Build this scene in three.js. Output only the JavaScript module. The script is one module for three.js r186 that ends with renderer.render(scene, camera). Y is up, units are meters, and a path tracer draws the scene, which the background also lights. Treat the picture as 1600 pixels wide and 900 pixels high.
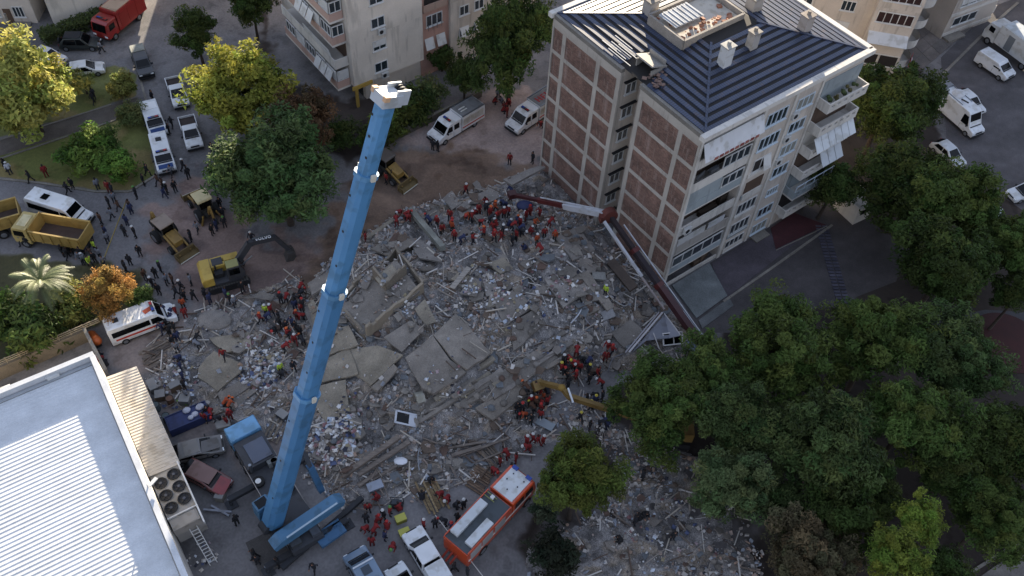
import * as THREE from 'three';
import { mergeGeometries, mergeVertices } from 'three/addons/utils/BufferGeometryUtils.js';
import { MarchingCubes } from 'three/addons/objects/MarchingCubes.js';
import { FontLoader } from 'three/addons/loaders/FontLoader.js';
import { TextGeometry } from 'three/addons/geometries/TextGeometry.js';

// ---------- camera, sky, sun, exposure ----------
const scene = new THREE.Scene();
const F = 1444.7, TILT = 0.894, ROLL = 0.072, HC = 71.27;          // lens in pixels of a 1600 x 900 frame; drone height in metres
const camera = new THREE.PerspectiveCamera(2 * Math.atan(450 / F) * 180 / Math.PI, 16 / 9, 1, 2500);
camera.position.set(0, HC, 0);
camera.rotation.order = 'YXZ';
camera.rotation.set(-TILT, 0, ROLL);
scene.add(camera);

const SUN_AZ = 0.10, SUN_EL = 0.15;                                // low sun beyond the far houses, a touch to the side
const sunDir = new THREE.Vector3(-Math.sin(SUN_AZ) * Math.cos(SUN_EL), Math.sin(SUN_EL), -Math.cos(SUN_AZ) * Math.cos(SUN_EL));
const sun = new THREE.DirectionalLight(new THREE.Color(1.0, 0.86, 0.66), 5);
sun.position.copy(sunDir).multiplyScalar(300).add(new THREE.Vector3(0, 0, -60));
sun.target.position.set(0, 0, -60);
sun.castShadow = true; sun.shadow.mapSize.set(4096, 4096); sun.shadow.radius = 1;
Object.assign(sun.shadow.camera, { left: -140, right: 140, top: 90, bottom: -90, near: 1, far: 700 });
scene.add(sun, sun.target);

{ // clear morning sky: blue overhead, paler and slightly warm towards the horizon
  const W = 256, H = 128, d = new Float32Array(W * H * 4);
  for (let j = 0; j < H; j++) for (let i = 0; i < W; i++) {
    const el = ((j + 0.5) / H - 0.5) * Math.PI, up = Math.max(0, Math.sin(el)), k = (j * W + i) * 4;
    const t = Math.pow(1 - up, 3);
    const c = el < 0 ? [0.10, 0.10, 0.105] : [0.109 + 0.095 * t, 0.132 + 0.075 * t, 0.186 + 0.03 * t];
    d[k] = c[0]; d[k + 1] = c[1]; d[k + 2] = c[2]; d[k + 3] = 1;
  }
  const t = new THREE.DataTexture(d, W, H, THREE.RGBAFormat, THREE.FloatType);
  t.mapping = THREE.EquirectangularReflectionMapping; t.magFilter = t.minFilter = THREE.LinearFilter; t.needsUpdate = true;
  scene.background = t; scene.environment = t;
}
const renderer = new THREE.WebGLRenderer({ antialias: true });
renderer.toneMapping = THREE.LinearToneMapping;
renderer.toneMappingExposure = 5.1;
renderer.shadowMap.enabled = true;

// ---------- helpers ----------
let seed = 12345;
function rnd() { seed |= 0; seed = seed + 0x6D2B79F5 | 0; let t = Math.imul(seed ^ seed >>> 15, 1 | seed); t = t + Math.imul(t ^ t >>> 7, 61 | t) ^ t; return ((t ^ t >>> 14) >>> 0) / 4294967296; }
const rr = (a, b) => a + (b - a) * rnd();
const pick = a => a[Math.floor(rnd() * a.length)];
const V = (x, y, z) => new THREE.Vector3(x, y, z);
function hash2(x, y) { let h = Math.imul(x, 374761393) + Math.imul(y, 668265263) | 0; h = Math.imul(h ^ h >>> 13, 1274126177); return ((h ^ h >>> 16) >>> 0) / 4294967296; }
function vnoise(x, y, per = 0) {
  const xi = Math.floor(x), yi = Math.floor(y), fx = x - xi, fy = y - yi, u = fx * fx * (3 - 2 * fx), v = fy * fy * (3 - 2 * fy);
  const w = per ? n => ((n % per) + per) % per : n => n;
  const a = hash2(w(xi), w(yi)), b = hash2(w(xi + 1), w(yi)), c = hash2(w(xi), w(yi + 1)), d = hash2(w(xi + 1), w(yi + 1));
  return (a + (b - a) * u) * (1 - v) + (c + (d - c) * u) * v;
}
function fbm(x, y, oct = 4, per = 0) { let s = 0, a = 0.5, n = 0; for (let i = 0; i < oct; i++) { s += a * vnoise(x + i * 17, y + i * 31, per); n += a; a *= 0.5; x *= 2; y *= 2; per *= 2; } return s / n; }
const clamp = (x, a = 0, b = 1) => Math.min(b, Math.max(a, x));
const sstep = (a, b, x) => { const t = clamp((x - a) / (b - a)); return t * t * (3 - 2 * t); };

// the ray of the photograph's pixel (1600 x 900) met at height y: a place in metres
function at(px, py, y = 0) {
  const u0 = px - 800, v0 = py - 450, c = Math.cos(ROLL), s = Math.sin(ROLL), u = c * u0 + s * v0, v = -s * u0 + c * v0;
  const a = u / F, b = -v / F, fy = b * Math.cos(TILT) - Math.sin(TILT), fz = Math.cos(TILT) + b * Math.sin(TILT), t = (y - HC) / fy;
  return V(a * t, y, -fz * t);
}

// textures
function tex(n, fn, metres, { srgb = true, linear = true } = {}) {
  const d = new Uint8Array(n * n * 4);
  for (let j = 0; j < n; j++) for (let i = 0; i < n; i++) { const c = fn(i / n, j / n), k = (j * n + i) * 4; d[k] = clamp(c[0]) * 255; d[k + 1] = clamp(c[1]) * 255; d[k + 2] = clamp(c[2]) * 255; d[k + 3] = 255; }
  const t = new THREE.DataTexture(d, n, n, THREE.RGBAFormat);
  if (srgb) t.colorSpace = THREE.SRGBColorSpace;
  t.wrapS = t.wrapT = THREE.RepeatWrapping; t.magFilter = THREE.LinearFilter; t.minFilter = THREE.LinearMipmapLinearFilter; t.generateMipmaps = true;
  t.repeat.set(1 / metres, 1 / metres); t.needsUpdate = true;
  return t;
}
const grey = (g, tint = [1, 1, 1]) => [g * tint[0], g * tint[1], g * tint[2]];
// a multiplier map around white: blotches, speckle, streaks
const T = {
  concrete: tex(512, (u, v) => grey(0.62 + 0.28 * fbm(u * 6, v * 6, 5, 6) + 0.14 * (vnoise(u * 128, v * 128, 128) - 0.5), [1, 0.985, 0.96]), 7),
  plaster: tex(512, (u, v) => { const s = fbm(u * 24, v * 3, 4, 24) ; const b = fbm(u * 4, v * 4, 5, 4); return grey(0.84 + 0.16 * b - 0.10 * sstep(0.55, 0.8, s) + 0.05 * (vnoise(u * 200, v * 200, 200) - 0.5), [1, 0.99, 0.97]); }, 9),
  metal: tex(256, (u, v) => grey(0.84 + 0.12 * fbm(u * 5, v * 5, 5, 5) + 0.06 * (vnoise(u * 64, v * 64, 64) - 0.5)), 4),
  dirty: tex(512, (u, v) => { const b = fbm(u * 5, v * 5, 5, 5), s = sstep(0.5, 0.75, fbm(u * 9 + 3, v * 9 + 7, 4, 9)); return [0.93 - 0.09 * s + 0.1 * (b - 0.5), 0.93 - 0.1 * s + 0.1 * (b - 0.5), 0.93 - 0.12 * s + 0.1 * (b - 0.5)]; }, 5),
  brick: tex(1024, (u, v) => {
    const m = 6, rows = 30 , cols = 26, y = v * 60, r = Math.floor(y), x = u * cols + (r % 2) * 0.5, c = Math.floor(x), fx = x - c, fy = y - r;
    const joint = fx < 0.05 || fy < 0.12, t = hash2(((c % cols) + cols) % cols, r), st = fbm(u * 5, v * 5, 4, 5), run = sstep(0.6, 0.8, fbm(u * 40, v * 2, 3, 40));
    let k = joint ? [0.46, 0.42, 0.39] : [0.455 + 0.13 * (t - 0.5), 0.345 + 0.1 * (t - 0.5), 0.30 + 0.09 * (t - 0.5)];
    k = k.map((q, i) => q * (0.82 + 0.36 * st) + run * [0.07, 0.085, 0.09][i]);
    return k;
  }, 6),
  tile: tex(256, (u, v) => { const w = 0.5 + 0.5 * Math.sin(u * Math.PI * 2 * 16); const b = fbm(u * 6, v * 6, 4, 6), moss = sstep(0.58, 0.78, fbm(u * 7 + 5, v * 7, 4, 7)); return [0.5 + 0.22 * w + 0.2 * b + 0.20 * moss, 0.5 + 0.22 * w + 0.2 * b + 0.04 * moss, 0.5 + 0.22 * w + 0.2 * b - 0.05 * moss]; }, 4),
  wood: tex(256, (u, v) => { const g = fbm(u * 3, v * 40, 4, 0); return grey(0.65 + 0.4 * g); }, 2),
  noise: tex(256, (u, v) => grey(fbm(u * 16, v * 16, 4, 16)), 3, { srgb: false }),
  rubble: tex(512, (u, v) => { const a = fbm(u * 10, v * 10, 5, 10), b = vnoise(u * 90, v * 90, 90), c = hash2(Math.floor(u * 170), Math.floor(v * 170)); const g = 0.36 + 0.5 * a + 0.2 * (b - 0.5) + 0.25 * (c - 0.5); const w = sstep(0.45, 0.7, fbm(u * 6 + 9, v * 6 + 2, 4, 6)); return [g * (1 + 0.05 * w), g * (1 - 0.005 * w), g * (1 - 0.09 * w)]; }, 6),
};
const lin = h => new THREE.Color(h);                                  // css colour, converted to linear by three
const matCache = new Map();
function M(color, o = {}) {
  const key = color + JSON.stringify(o, (k, v) => v && v.isTexture ? v.uuid : v);
  if (matCache.has(key)) return matCache.get(key);
  const { physical, ...rest } = o;
  const m = new (physical ? THREE.MeshPhysicalMaterial : THREE.MeshStandardMaterial)({ color: lin(color), roughness: 0.8, ...rest });
  matCache.set(key, m); return m;
}
const paint = c => M(c, { physical: true, roughness: 0.35, clearcoat: 0.6, clearcoatRoughness: 0.15, map: T.dirty });
const glassM = M('#07090b', { physical: true, roughness: 0.12, specularIntensity: 0.55 });
const rubber = M('#191919', { roughness: 0.9 }), darkM = M('#1c1d20', { roughness: 0.7 }), chrome = M('#8b8f94', { metalness: 0.9, roughness: 0.35 });
const conc = M('#8d8882', { map: T.concrete, roughness: 0.95, bumpMap: T.noise, bumpScale: 0.02 });

// box-projected uv in metres
function boxUV(g) {
  const p = g.attributes.position, n = g.attributes.normal, uv = new Float32Array(p.count * 2);
  for (let i = 0; i < p.count; i++) {
    const ax = Math.abs(n.getX(i)), ay = Math.abs(n.getY(i)), az = Math.abs(n.getZ(i)), x = p.getX(i), y = p.getY(i), z = p.getZ(i);
    if (ay >= ax && ay >= az) { uv[2 * i] = x; uv[2 * i + 1] = z; } else if (ax >= az) { uv[2 * i] = z; uv[2 * i + 1] = y; } else { uv[2 * i] = x; uv[2 * i + 1] = y; }
  }
  g.setAttribute('uv', new THREE.BufferAttribute(uv, 2)); return g;
}
const taken = {};
function numbered(n) { const k = taken[n] = (taken[n] ?? -1) + 1; return k ? n + '_' + String(k).padStart(3, '0') : n; }
function joinG(gs) {
  gs = (Array.isArray(gs) ? gs : [gs]).map(g => { g = g.index ? g.toNonIndexed() : g; const o = new THREE.BufferGeometry(); for (const k of ['position', 'normal', 'color']) if (g.attributes[k]) o.setAttribute(k, g.attributes[k]); return o; });
  const g = gs.length === 1 ? gs[0] : mergeGeometries(gs);
  return boxUV(g);
}
function part(name, gs, m, parent, raw) { const o = new THREE.Mesh(raw ? gs : joinG(gs), m); o.name = name; if (parent) parent.add(o); return o; }
function tag(o, label, category, group, kind) { if (label) o.userData.label = label; if (category) o.userData.category = category; if (group) o.userData.group = group; if (kind) o.userData.kind = kind; return o; }
function thing(name, label, category, p, yaw = 0, group) { const o = new THREE.Group(); o.name = numbered(name); if (p) o.position.copy(p); o.rotation.y = yaw; scene.add(o); return tag(o, label, category, group); }
function single(name, gs, m, label, category, group, raw) { const o = part(numbered(name), gs, m, scene, raw); return tag(o, label, category, group, 'thing'); }
function struct(name, gs, m, raw) { const o = part(numbered(name), gs, m, scene, raw); o.userData.kind = 'structure'; return o; }
function copyOf(src, p, yaw, label, group) { const o = src.clone(); o.name = numbered(src.name.replace(/_\d{3}$/, '')); o.position.copy(p); o.rotation.set(0, yaw, 0); o.userData = { ...src.userData }; if (label) o.userData.label = label; if (group) o.userData.group = group; scene.add(o); return o; }
function bx(w, h, d, x = 0, y = 0, z = 0, ry = 0, rx = 0, rz = 0) { const g = new THREE.BoxGeometry(w, h, d); if (rx) g.rotateX(rx); if (rz) g.rotateZ(rz); if (ry) g.rotateY(ry); g.translate(x, y, z); return g; }
function cyl(r1, r2, h, x = 0, y = 0, z = 0, n = 12, axis = 'y') { const g = new THREE.CylinderGeometry(r1, r2, h, n); if (axis === 'x') g.rotateZ(Math.PI / 2); if (axis === 'z') g.rotateX(Math.PI / 2); g.translate(x, y, z); return g; }
function bar(a, b, w, h = w) { // a box from point a to point b
  const d = b.clone().sub(a), L = d.length(), g = new THREE.BoxGeometry(L, h, w), dx = d.clone().normalize();
  const dz = V(0, 1, 0).cross(dx); dz.lengthSq() < 1e-6 ? dz.set(0, 0, 1) : dz.normalize(); dz.negate(); const dy = dz.clone().cross(dx);
  g.applyMatrix4(new THREE.Matrix4().makeBasis(dx, dy, dz)); g.translate((a.x + b.x) / 2, (a.y + b.y) / 2, (a.z + b.z) / 2); return g;
}
function tube(pts, r, seg = 5, n = 24) { return new THREE.TubeGeometry(new THREE.CatmullRomCurve3(pts), n, r, seg); }
// side profile (x along, y up) extruded over a width along z
function prof(pts, w, z = 0, bevel = 0) {
  const s = new THREE.Shape(pts.map(p => new THREE.Vector2(p[0], p[1])));
  const g = new THREE.ExtrudeGeometry(s, { depth: w - 2 * bevel, bevelEnabled: bevel > 0, bevelSize: bevel, bevelThickness: bevel, bevelOffset: -bevel, bevelSegments: 2, steps: 1 });
  g.translate(0, 0, z - (w - 2 * bevel) / 2); return g;
}
// flat polygon sheet in world xz at y, or a prism when thick
function sheet(pts, y, thick = 0) {
  const c = pts.map(p => new THREE.Vector2(p.x, p.z)), area = THREE.ShapeUtils.area(c), ring = area > 0 ? [...c].reverse() : c, tri = THREE.ShapeUtils.triangulateShape(ring, []);
  const pos = [], top = ring.map(q => [q.x, y, q.y]);
  for (const t of tri) { const [a, b, d] = t.map(i => top[i]); const nrm = (b[2] - a[2]) * (d[0] - a[0]) - (b[0] - a[0]) * (d[2] - a[2]); pos.push(...a, ...(nrm > 0 ? [...b, ...d] : [...d, ...b])); if (thick) { const lo = q => [q[0], y - thick, q[2]]; pos.push(...lo(a), ...(nrm > 0 ? [...lo(d), ...lo(b)] : [...lo(b), ...lo(d)])); } }
  if (thick) ring.forEach((q, i) => { const r = ring[(i + 1) % ring.length]; const a = [q.x, y, q.y], b = [r.x, y, r.y], a2 = [q.x, y - thick, q.y], b2 = [r.x, y - thick, r.y]; pos.push(...a, ...b, ...a2, ...b, ...b2, ...a2); });
  const g = new THREE.BufferGeometry(); g.setAttribute('position', new THREE.Float32BufferAttribute(pos, 3)); g.computeVertexNormals(); return g;
}
const PX = (list, y = 0) => list.map(([a, b]) => at(a, b, y));
function inPoly(x, z, P) { let r = false; for (let i = 0, j = P.length - 1; i < P.length; j = i++) { const a = P[i], b = P[j]; if ((a.z > z) !== (b.z > z) && x < (b.x - a.x) * (z - a.z) / (b.z - a.z) + a.x) r = !r; } return r; }
function edgeDist(x, z, P) { let m = 1e9; for (let i = 0, j = P.length - 1; i < P.length; j = i++) { const a = P[i], b = P[j], dx = b.x - a.x, dz = b.z - a.z, t = clamp(((x - a.x) * dx + (z - a.z) * dz) / (dx * dx + dz * dz)); m = Math.min(m, Math.hypot(x - a.x - t * dx, z - a.z - t * dz)); } return m; }
const sdist = (x, z, P) => edgeDist(x, z, P) * (inPoly(x, z, P) ? 1 : -1);   // positive inside
const font = await new FontLoader().loadAsync('fonts/droid/droid_sans_bold.typeface.json');
function letters(s, size, depth = 0.01) { const g = new TextGeometry(s, { font, size, depth, curveSegments: 2 }); g.computeBoundingBox(); const b = g.boundingBox; g.translate(-(b.max.x + b.min.x) / 2, -(b.max.y + b.min.y) / 2, 0); return g; }
// ---------- ground ----------
const Z = {
  dirt: PX([[470, 430], [545, 300], [585, 270], [620, 235], [660, 225], [780, 250], [850, 262], [850, 300], [760, 305], [640, 335], [560, 390], [500, 450]]),
  clay: PX([[230, 330], [300, 270], [345, 300], [400, 360], [560, 380], [500, 450], [440, 500], [330, 480], [280, 440]]),
  pale: PX([[600, 225], [680, 190], [740, 150], [790, 130], [860, 160], [860, 265], [780, 262], [650, 235]]),
  yard: PX([[160, 500], [260, 470], [330, 500], [420, 600], [470, 700], [420, 760], [330, 700], [260, 620], [200, 580]]),
  grassN: PX([[-60, 232], [172, 163], [210, 150], [213, 118], [180, 102], [100, 120], [-60, 70]]),
  grassS: PX([[-60, 262], [175, 190], [232, 170], [243, 272], [203, 297], [150, 296], [-60, 270]]),
  garden: PX([[-60, 392], [110, 410], [215, 420], [240, 466], [140, 512], [-60, 590]]),
  bank: PX([[415, 20], [430, 120], [540, 165], [600, 150], [640, 165], [600, 225], [540, 260], [470, 190], [400, 110]]),
  soil: PX([[835, 900], [800, 860], [840, 790], [930, 660], [960, 610], [1090, 545], [1195, 478], [1290, 478], [1400, 430], [1310, 330], [1265, 250], [1300, 100], [1440, 110], [1470, 230], [1540, 290], [1660, 330], [1700, 920], [1500, 1000]]),
  spill: PX([[940, 640], [1080, 690], [1190, 850], [1190, 960], [860, 960], [800, 850], [960, 780]]),
};
const mound = PX([[512, 410], [565, 372], [640, 326], [700, 312], [790, 288], [852, 268], [905, 318], [975, 400], [1050, 480], [1085, 545], [1030, 590], [960, 575], [880, 600], [830, 640], [770, 680], [690, 710], [610, 745], [520, 765], [480, 720], [488, 650], [480, 590], [470, 520], [482, 450]]);
const litterA = PX([[225, 600], [235, 540], [310, 480], [390, 455], [470, 430], [490, 540], [480, 650], [420, 690], [330, 660], [270, 640]]);
const litterB = PX([[930, 660], [1010, 680], [1110, 720], [1190, 860], [1180, 950], [960, 950], [820, 890], [820, 860], [940, 800], [970, 740]]);
const litterC = PX([[470, 740], [600, 730], [760, 670], [850, 640], [930, 620], [950, 660], [840, 700], [770, 740], [640, 780], [540, 800]]);
const bumps = [[600, 455, 6, 1.2], [560, 620, 5, -0.6], [590, 650, 3, -1.3], [720, 560, 5, 0.8], [760, 440, 6, 0.9], [900, 400, 6, 0.7], [850, 470, 5, 0.5], [1000, 470, 4, -0.8], [1040, 470, 3, -1.4], [640, 700, 4, -0.5], [650, 350, 4, -0.6], [820, 330, 6, -0.9], [530, 520, 4, -0.5], [835, 447, 1.1, -1.9], [1020, 478, 2.2, -1.6], [548, 645, 1.8, -1.2]].map(([a, b, r, h]) => { const p = at(a, b, 3); return { x: p.x, z: p.z, r, h }; });
const plates = [];                                                    // fallen floor plates lie on the mound and press it flat
function hgt(x, z) { let y = hgt0(x, z); for (const s of plates) if (x > s.x0 && x < s.x1 && z > s.z0 && z < s.z1 && inPoly(x, z, s.Q)) y = Math.min(y, Math.max(0, s.m.y + s.a * (x - s.m.x) + s.b * (z - s.m.z) - 0.1)); return y; }
function hgt0(x, z) {
  const d = sdist(x, z, mound); let y = 0;
  if (d > 0) {
    y = 3.4 * (1 - Math.exp(-d / 3.4));
    const e = sstep(0, 2.5, d);
    for (const b of bumps) y += b.h * Math.exp(-((x - b.x) ** 2 + (z - b.z) ** 2) / (b.r * b.r)) * e;
    const st = fbm(x * 0.22 + 5, z * 0.22, 3);
    y += e * ((st - 0.5) * 2.4 + (fbm(x * 0.8, z * 0.8, 3) - 0.5) * 1.1);
    y += sstep(0, 1, d) * (Math.abs(fbm(x * 2.1, z * 2.1, 3) - 0.5)) * 0.9;
    return Math.max(0.02, y);
  }
  for (const [P, a] of [[litterA, 0.5], [litterB, 0.55], [litterC, 0.6]]) { const q = sdist(x, z, P); if (q > 0) y = Math.max(y, sstep(0, 3, q) * a * Math.max(0, fbm(x * 0.6 + 3, z * 0.6, 4) - 0.38) * 2.6); }
  return y;
}
function onTop(px, py, extra = 0) { let y = 1; for (let i = 0; i < 14; i++) { const p = at(px, py, y); y = 0.5 * y + 0.5 * (hgt(p.x, p.z) + extra); } const p = at(px, py, y); p.y = hgt(p.x, p.z) + extra; return p; }

{ // one sheet: asphalt, trodden earth, grass and soil, worn into one another
  const X0 = -84, X1 = 84, Z0 = -140, Z1 = -12, W = 1344, H = 1024, d = new Uint8Array(W * H * 4);
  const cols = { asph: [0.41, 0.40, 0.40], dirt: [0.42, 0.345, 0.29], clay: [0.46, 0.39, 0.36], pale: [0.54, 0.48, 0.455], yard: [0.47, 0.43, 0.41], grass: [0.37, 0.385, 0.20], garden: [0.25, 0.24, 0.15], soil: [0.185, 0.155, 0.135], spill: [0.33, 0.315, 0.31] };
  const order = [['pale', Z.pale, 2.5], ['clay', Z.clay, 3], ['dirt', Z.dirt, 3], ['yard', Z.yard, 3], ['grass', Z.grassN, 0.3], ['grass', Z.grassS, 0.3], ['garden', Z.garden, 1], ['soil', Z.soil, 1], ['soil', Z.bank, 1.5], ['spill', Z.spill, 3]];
  const box = order.map(([, P, w]) => [Math.min(...P.map(p => p.x)) - w - 2, Math.max(...P.map(p => p.x)) + w + 2, Math.min(...P.map(p => p.z)) - w - 2, Math.max(...P.map(p => p.z)) + w + 2]);
  for (let j = 0; j < H; j++) for (let i = 0; i < W; i++) {
    const x = X0 + (X1 - X0) * (i + 0.5) / W, z = Z1 + (Z0 - Z1) * (j + 0.5) / H, k = (j * W + i) * 4;
    const big = fbm(x * 0.07, z * 0.07, 4), mid = fbm(x * 0.5 + 9, z * 0.5, 3), fine = hash2(i, j);
    let c = cols.asph.slice();
    order.forEach(([n, P, w], q) => {
      const b = box[q]; if (x < b[0] || x > b[1] || z < b[2] || z > b[3]) return;
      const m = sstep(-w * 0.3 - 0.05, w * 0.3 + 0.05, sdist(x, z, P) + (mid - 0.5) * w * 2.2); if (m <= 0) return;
      let t = cols[n];
      if (n === 'grass') { const g = sstep(0.42, 0.62, fbm(x * 0.35 + 40, z * 0.35, 4)); t = [t[0] + 0.09 * g, t[1] + 0.03 * g, t[2] + 0.06 * g]; }
      if (n === 'dirt' || n === 'clay') { const g = sstep(0.45, 0.65, fbm(x * 0.25 + 70, z * 0.6, 4)); t = [t[0] - 0.07 * g, t[1] - 0.06 * g, t[2] - 0.05 * g]; }
      for (let a = 0; a < 3; a++) c[a] += (t[a] - c[a]) * m;
    });
    const dust = sstep(0.5, 0.72, fbm(x * 0.16 + 20, z * 0.16 + 4, 4)) * 0.05, spot = sstep(0.62, 0.74, fbm(x * 0.9, z * 0.9 + 50, 3)) * 0.05;
    const g = 1 + (big - 0.5) * 0.35 + (mid - 0.5) * 0.22 + (fine - 0.5) * 0.16;
    d[k] = 255 * clamp(c[0] * g + dust - spot); d[k + 1] = 255 * clamp(c[1] * g + dust * 0.95 - spot); d[k + 2] = 255 * clamp(c[2] * g + dust * 0.9 - spot); d[k + 3] = 255;
  }
  const t = new THREE.DataTexture(d, W, H, THREE.RGBAFormat); t.colorSpace = THREE.SRGBColorSpace; t.magFilter = THREE.LinearFilter; t.minFilter = THREE.LinearMipmapLinearFilter; t.generateMipmaps = true; t.needsUpdate = true;
  const g = new THREE.PlaneGeometry(X1 - X0, Z1 - Z0); g.scale(1, -1, 1); g.rotateX(-Math.PI / 2); g.scale(1, 1, 1);
  const pg = new THREE.BufferGeometry();
  pg.setAttribute('position', new THREE.Float32BufferAttribute([X0, 0, Z1, X1, 0, Z1, X1, 0, Z0, X0, 0, Z1, X1, 0, Z0, X0, 0, Z0], 3));
  pg.setAttribute('normal', new THREE.Float32BufferAttribute(Array(6).fill([0, 1, 0]).flat(), 3));
  pg.setAttribute('uv', new THREE.Float32BufferAttribute([0, 0, 1, 0, 1, 1, 0, 0, 1, 1, 0, 1], 2));
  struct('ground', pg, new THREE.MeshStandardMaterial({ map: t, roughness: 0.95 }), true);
  const far = new THREE.PlaneGeometry(3000, 3000); far.rotateX(-Math.PI / 2); far.translate(0, -0.03, 0);
  struct('outer_ground', far, M('#7d7a79', { map: T.concrete }));
}
const slabM = M('#9a9289', { map: T.concrete, roughness: 0.95 }), kerbM = M('#a39f98', { map: T.concrete, roughness: 0.9 }), paveM = M('#77726f', { map: T.concrete, roughness: 0.95 });
function kerb(pxs, w = 0.25, h = 0.13, name = 'kerb', m = kerbM) {   // a run of kerb stones following a line of points
  const P = PX(pxs); const o = thing(name); o.userData.kind = 'structure';
  for (let i = 0; i + 1 < P.length; i++) { const L = P[i].distanceTo(P[i + 1]), n = Math.max(1, Math.round(L / 1.0)); for (let k = 0; k < n; k++) { const a = P[i].clone().lerp(P[i + 1], (k + 0.012) / n), b = P[i].clone().lerp(P[i + 1], (k + 0.988) / n); a.y = b.y = h / 2 - 0.02 + (k % 3) * 0.004; part('kerb_stone', bar(a, b, w, h + 0.04), m, o); } }
  return o;
}
kerb([[-40, 276], [60, 286], [150, 300], [203, 300], [245, 274], [232, 170], [218, 120]]);
kerb([[-40, 232], [174, 164]], 0.2, 0.1); kerb([[-40, 262], [178, 189], [200, 180]], 0.2, 0.1);
struct('path', sheet(PX([[-60, 236], [174, 165], [215, 152], [222, 168], [178, 188], [-60, 262]]), 0.02), M('#7d756f', { map: T.concrete }));

// courtyard and street on the far side of the brick block
struct('courtyard', sheet(PX([[1048, 446], [1110, 410], [1196, 358], [1250, 326], [1300, 300], [1340, 330], [1420, 390], [1400, 440], [1292, 482], [1190, 482], [1140, 520], [1096, 520]]), 0.012), M('#5e5a5d', { map: T.concrete }));
const paving = thing('pavement'); paving.userData.kind = 'structure';
for (const [P, y, c] of [[[[1050, 447], [1108, 412], [1136, 463], [1088, 498]], 0.14, '#8f979b'], [[[1091, 501], [1139, 466], [1146, 478], [1097, 514]], 0.10, '#7f8488'], [[[1112, 412], [1196, 362], [1246, 378], [1130, 470]], 0.05, '#66606a'], [[[1204, 357], [1240, 333], [1290, 352], [1212, 390]], 0.09, '#5a2f36']]) part('paving_panel', sheet(PX(P), y, y + 0.02), M(c, { map: T.concrete, roughness: 0.9 }), paving);
kerb([[1130, 472], [1205, 420], [1300, 352]], 0.25, 0.12);
kerb([[1212, 392], [1292, 354]], 0.08, 0.12);
{ // a strip of close-set ribbed pavers crossing the courtyard
  const o = thing('paver_strip'); o.userData.kind = 'structure'; const a = at(1283, 352), b = at(1318, 475), u = b.clone().sub(a), L = u.length(); u.normalize(); const n = Math.round(L / 0.42), s = V(-u.z, 0, u.x);
  const ms = ['#5d5d70', '#67677a', '#545466'].map(c => M(c, { map: T.concrete }));
  for (let k = 0; k < n; k++) for (const q of [-0.36, 0.36]) { const c = a.clone().addScaledVector(u, (k + 0.5) * L / n).addScaledVector(s, q); part('paver', bx(0.6, 0.09, 0.26, c.x, 0.06, c.z, -Math.atan2(s.z, s.x) + rr(-0.05, 0.05)), ms[k % 3], o); }
}
// upper street by the white house, parking lot side pavement
struct('road', sheet(PX([[1470, 90], [1552, 10], [1660, -30], [1720, 330], [1600, 330], [1540, 290], [1480, 235]]), 0.008), M('#6a676b', { map: T.concrete }));
const pv2 = thing('pavement'); pv2.userData.kind = 'structure';
{ const A = at(1440, 110), B = at(1535, 30), C = at(1400, 70), n = 7, m = 3; const u = B.clone().sub(A).divideScalar(n), v = C.clone().sub(A).divideScalar(m);
  for (let i = 0; i < n; i++) for (let j = 0; j < m; j++) { const q = (a, b) => A.clone().addScaledVector(u, i + a).addScaledVector(v, j + b); part('paving_panel', sheet([q(0.01, 0.01), q(0.99, 0.01), q(0.99, 0.99), q(0.01, 0.99)], 0.12 + 0.004 * ((i + j) % 3), 0.14), M(['#8a8482', '#837e7c', '#918a87'][(i * 2 + j) % 3], { map: T.concrete }), pv2); } }
kerb([[1474, 116], [1550, 40], [1590, 5]], 0.35, 0.16);
struct('playground_surface', (() => { const c = at(1575, 535), g = new THREE.CylinderGeometry(3.6, 3.6, 0.05, 40); g.translate(c.x, 0.03, c.z); return g; })(), M('#4d1c1a', { map: T.concrete }));
kerb([[1500, 905], [1540, 880], [1600, 842], [1660, 800]], 0.25, 0.14);
struct('pavement', sheet(PX([[1512, 915], [1604, 850], [1700, 800], [1700, 960], [1520, 960]]), 0.1, 0.12), M('#8f8a86', { map: T.concrete }));
struct('courtyard', sheet(PX([[1452, 500], [1540, 484], [1640, 490], [1640, 520], [1480, 540]]), 0.01), M('#5a5a60', { map: T.concrete }));

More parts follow.
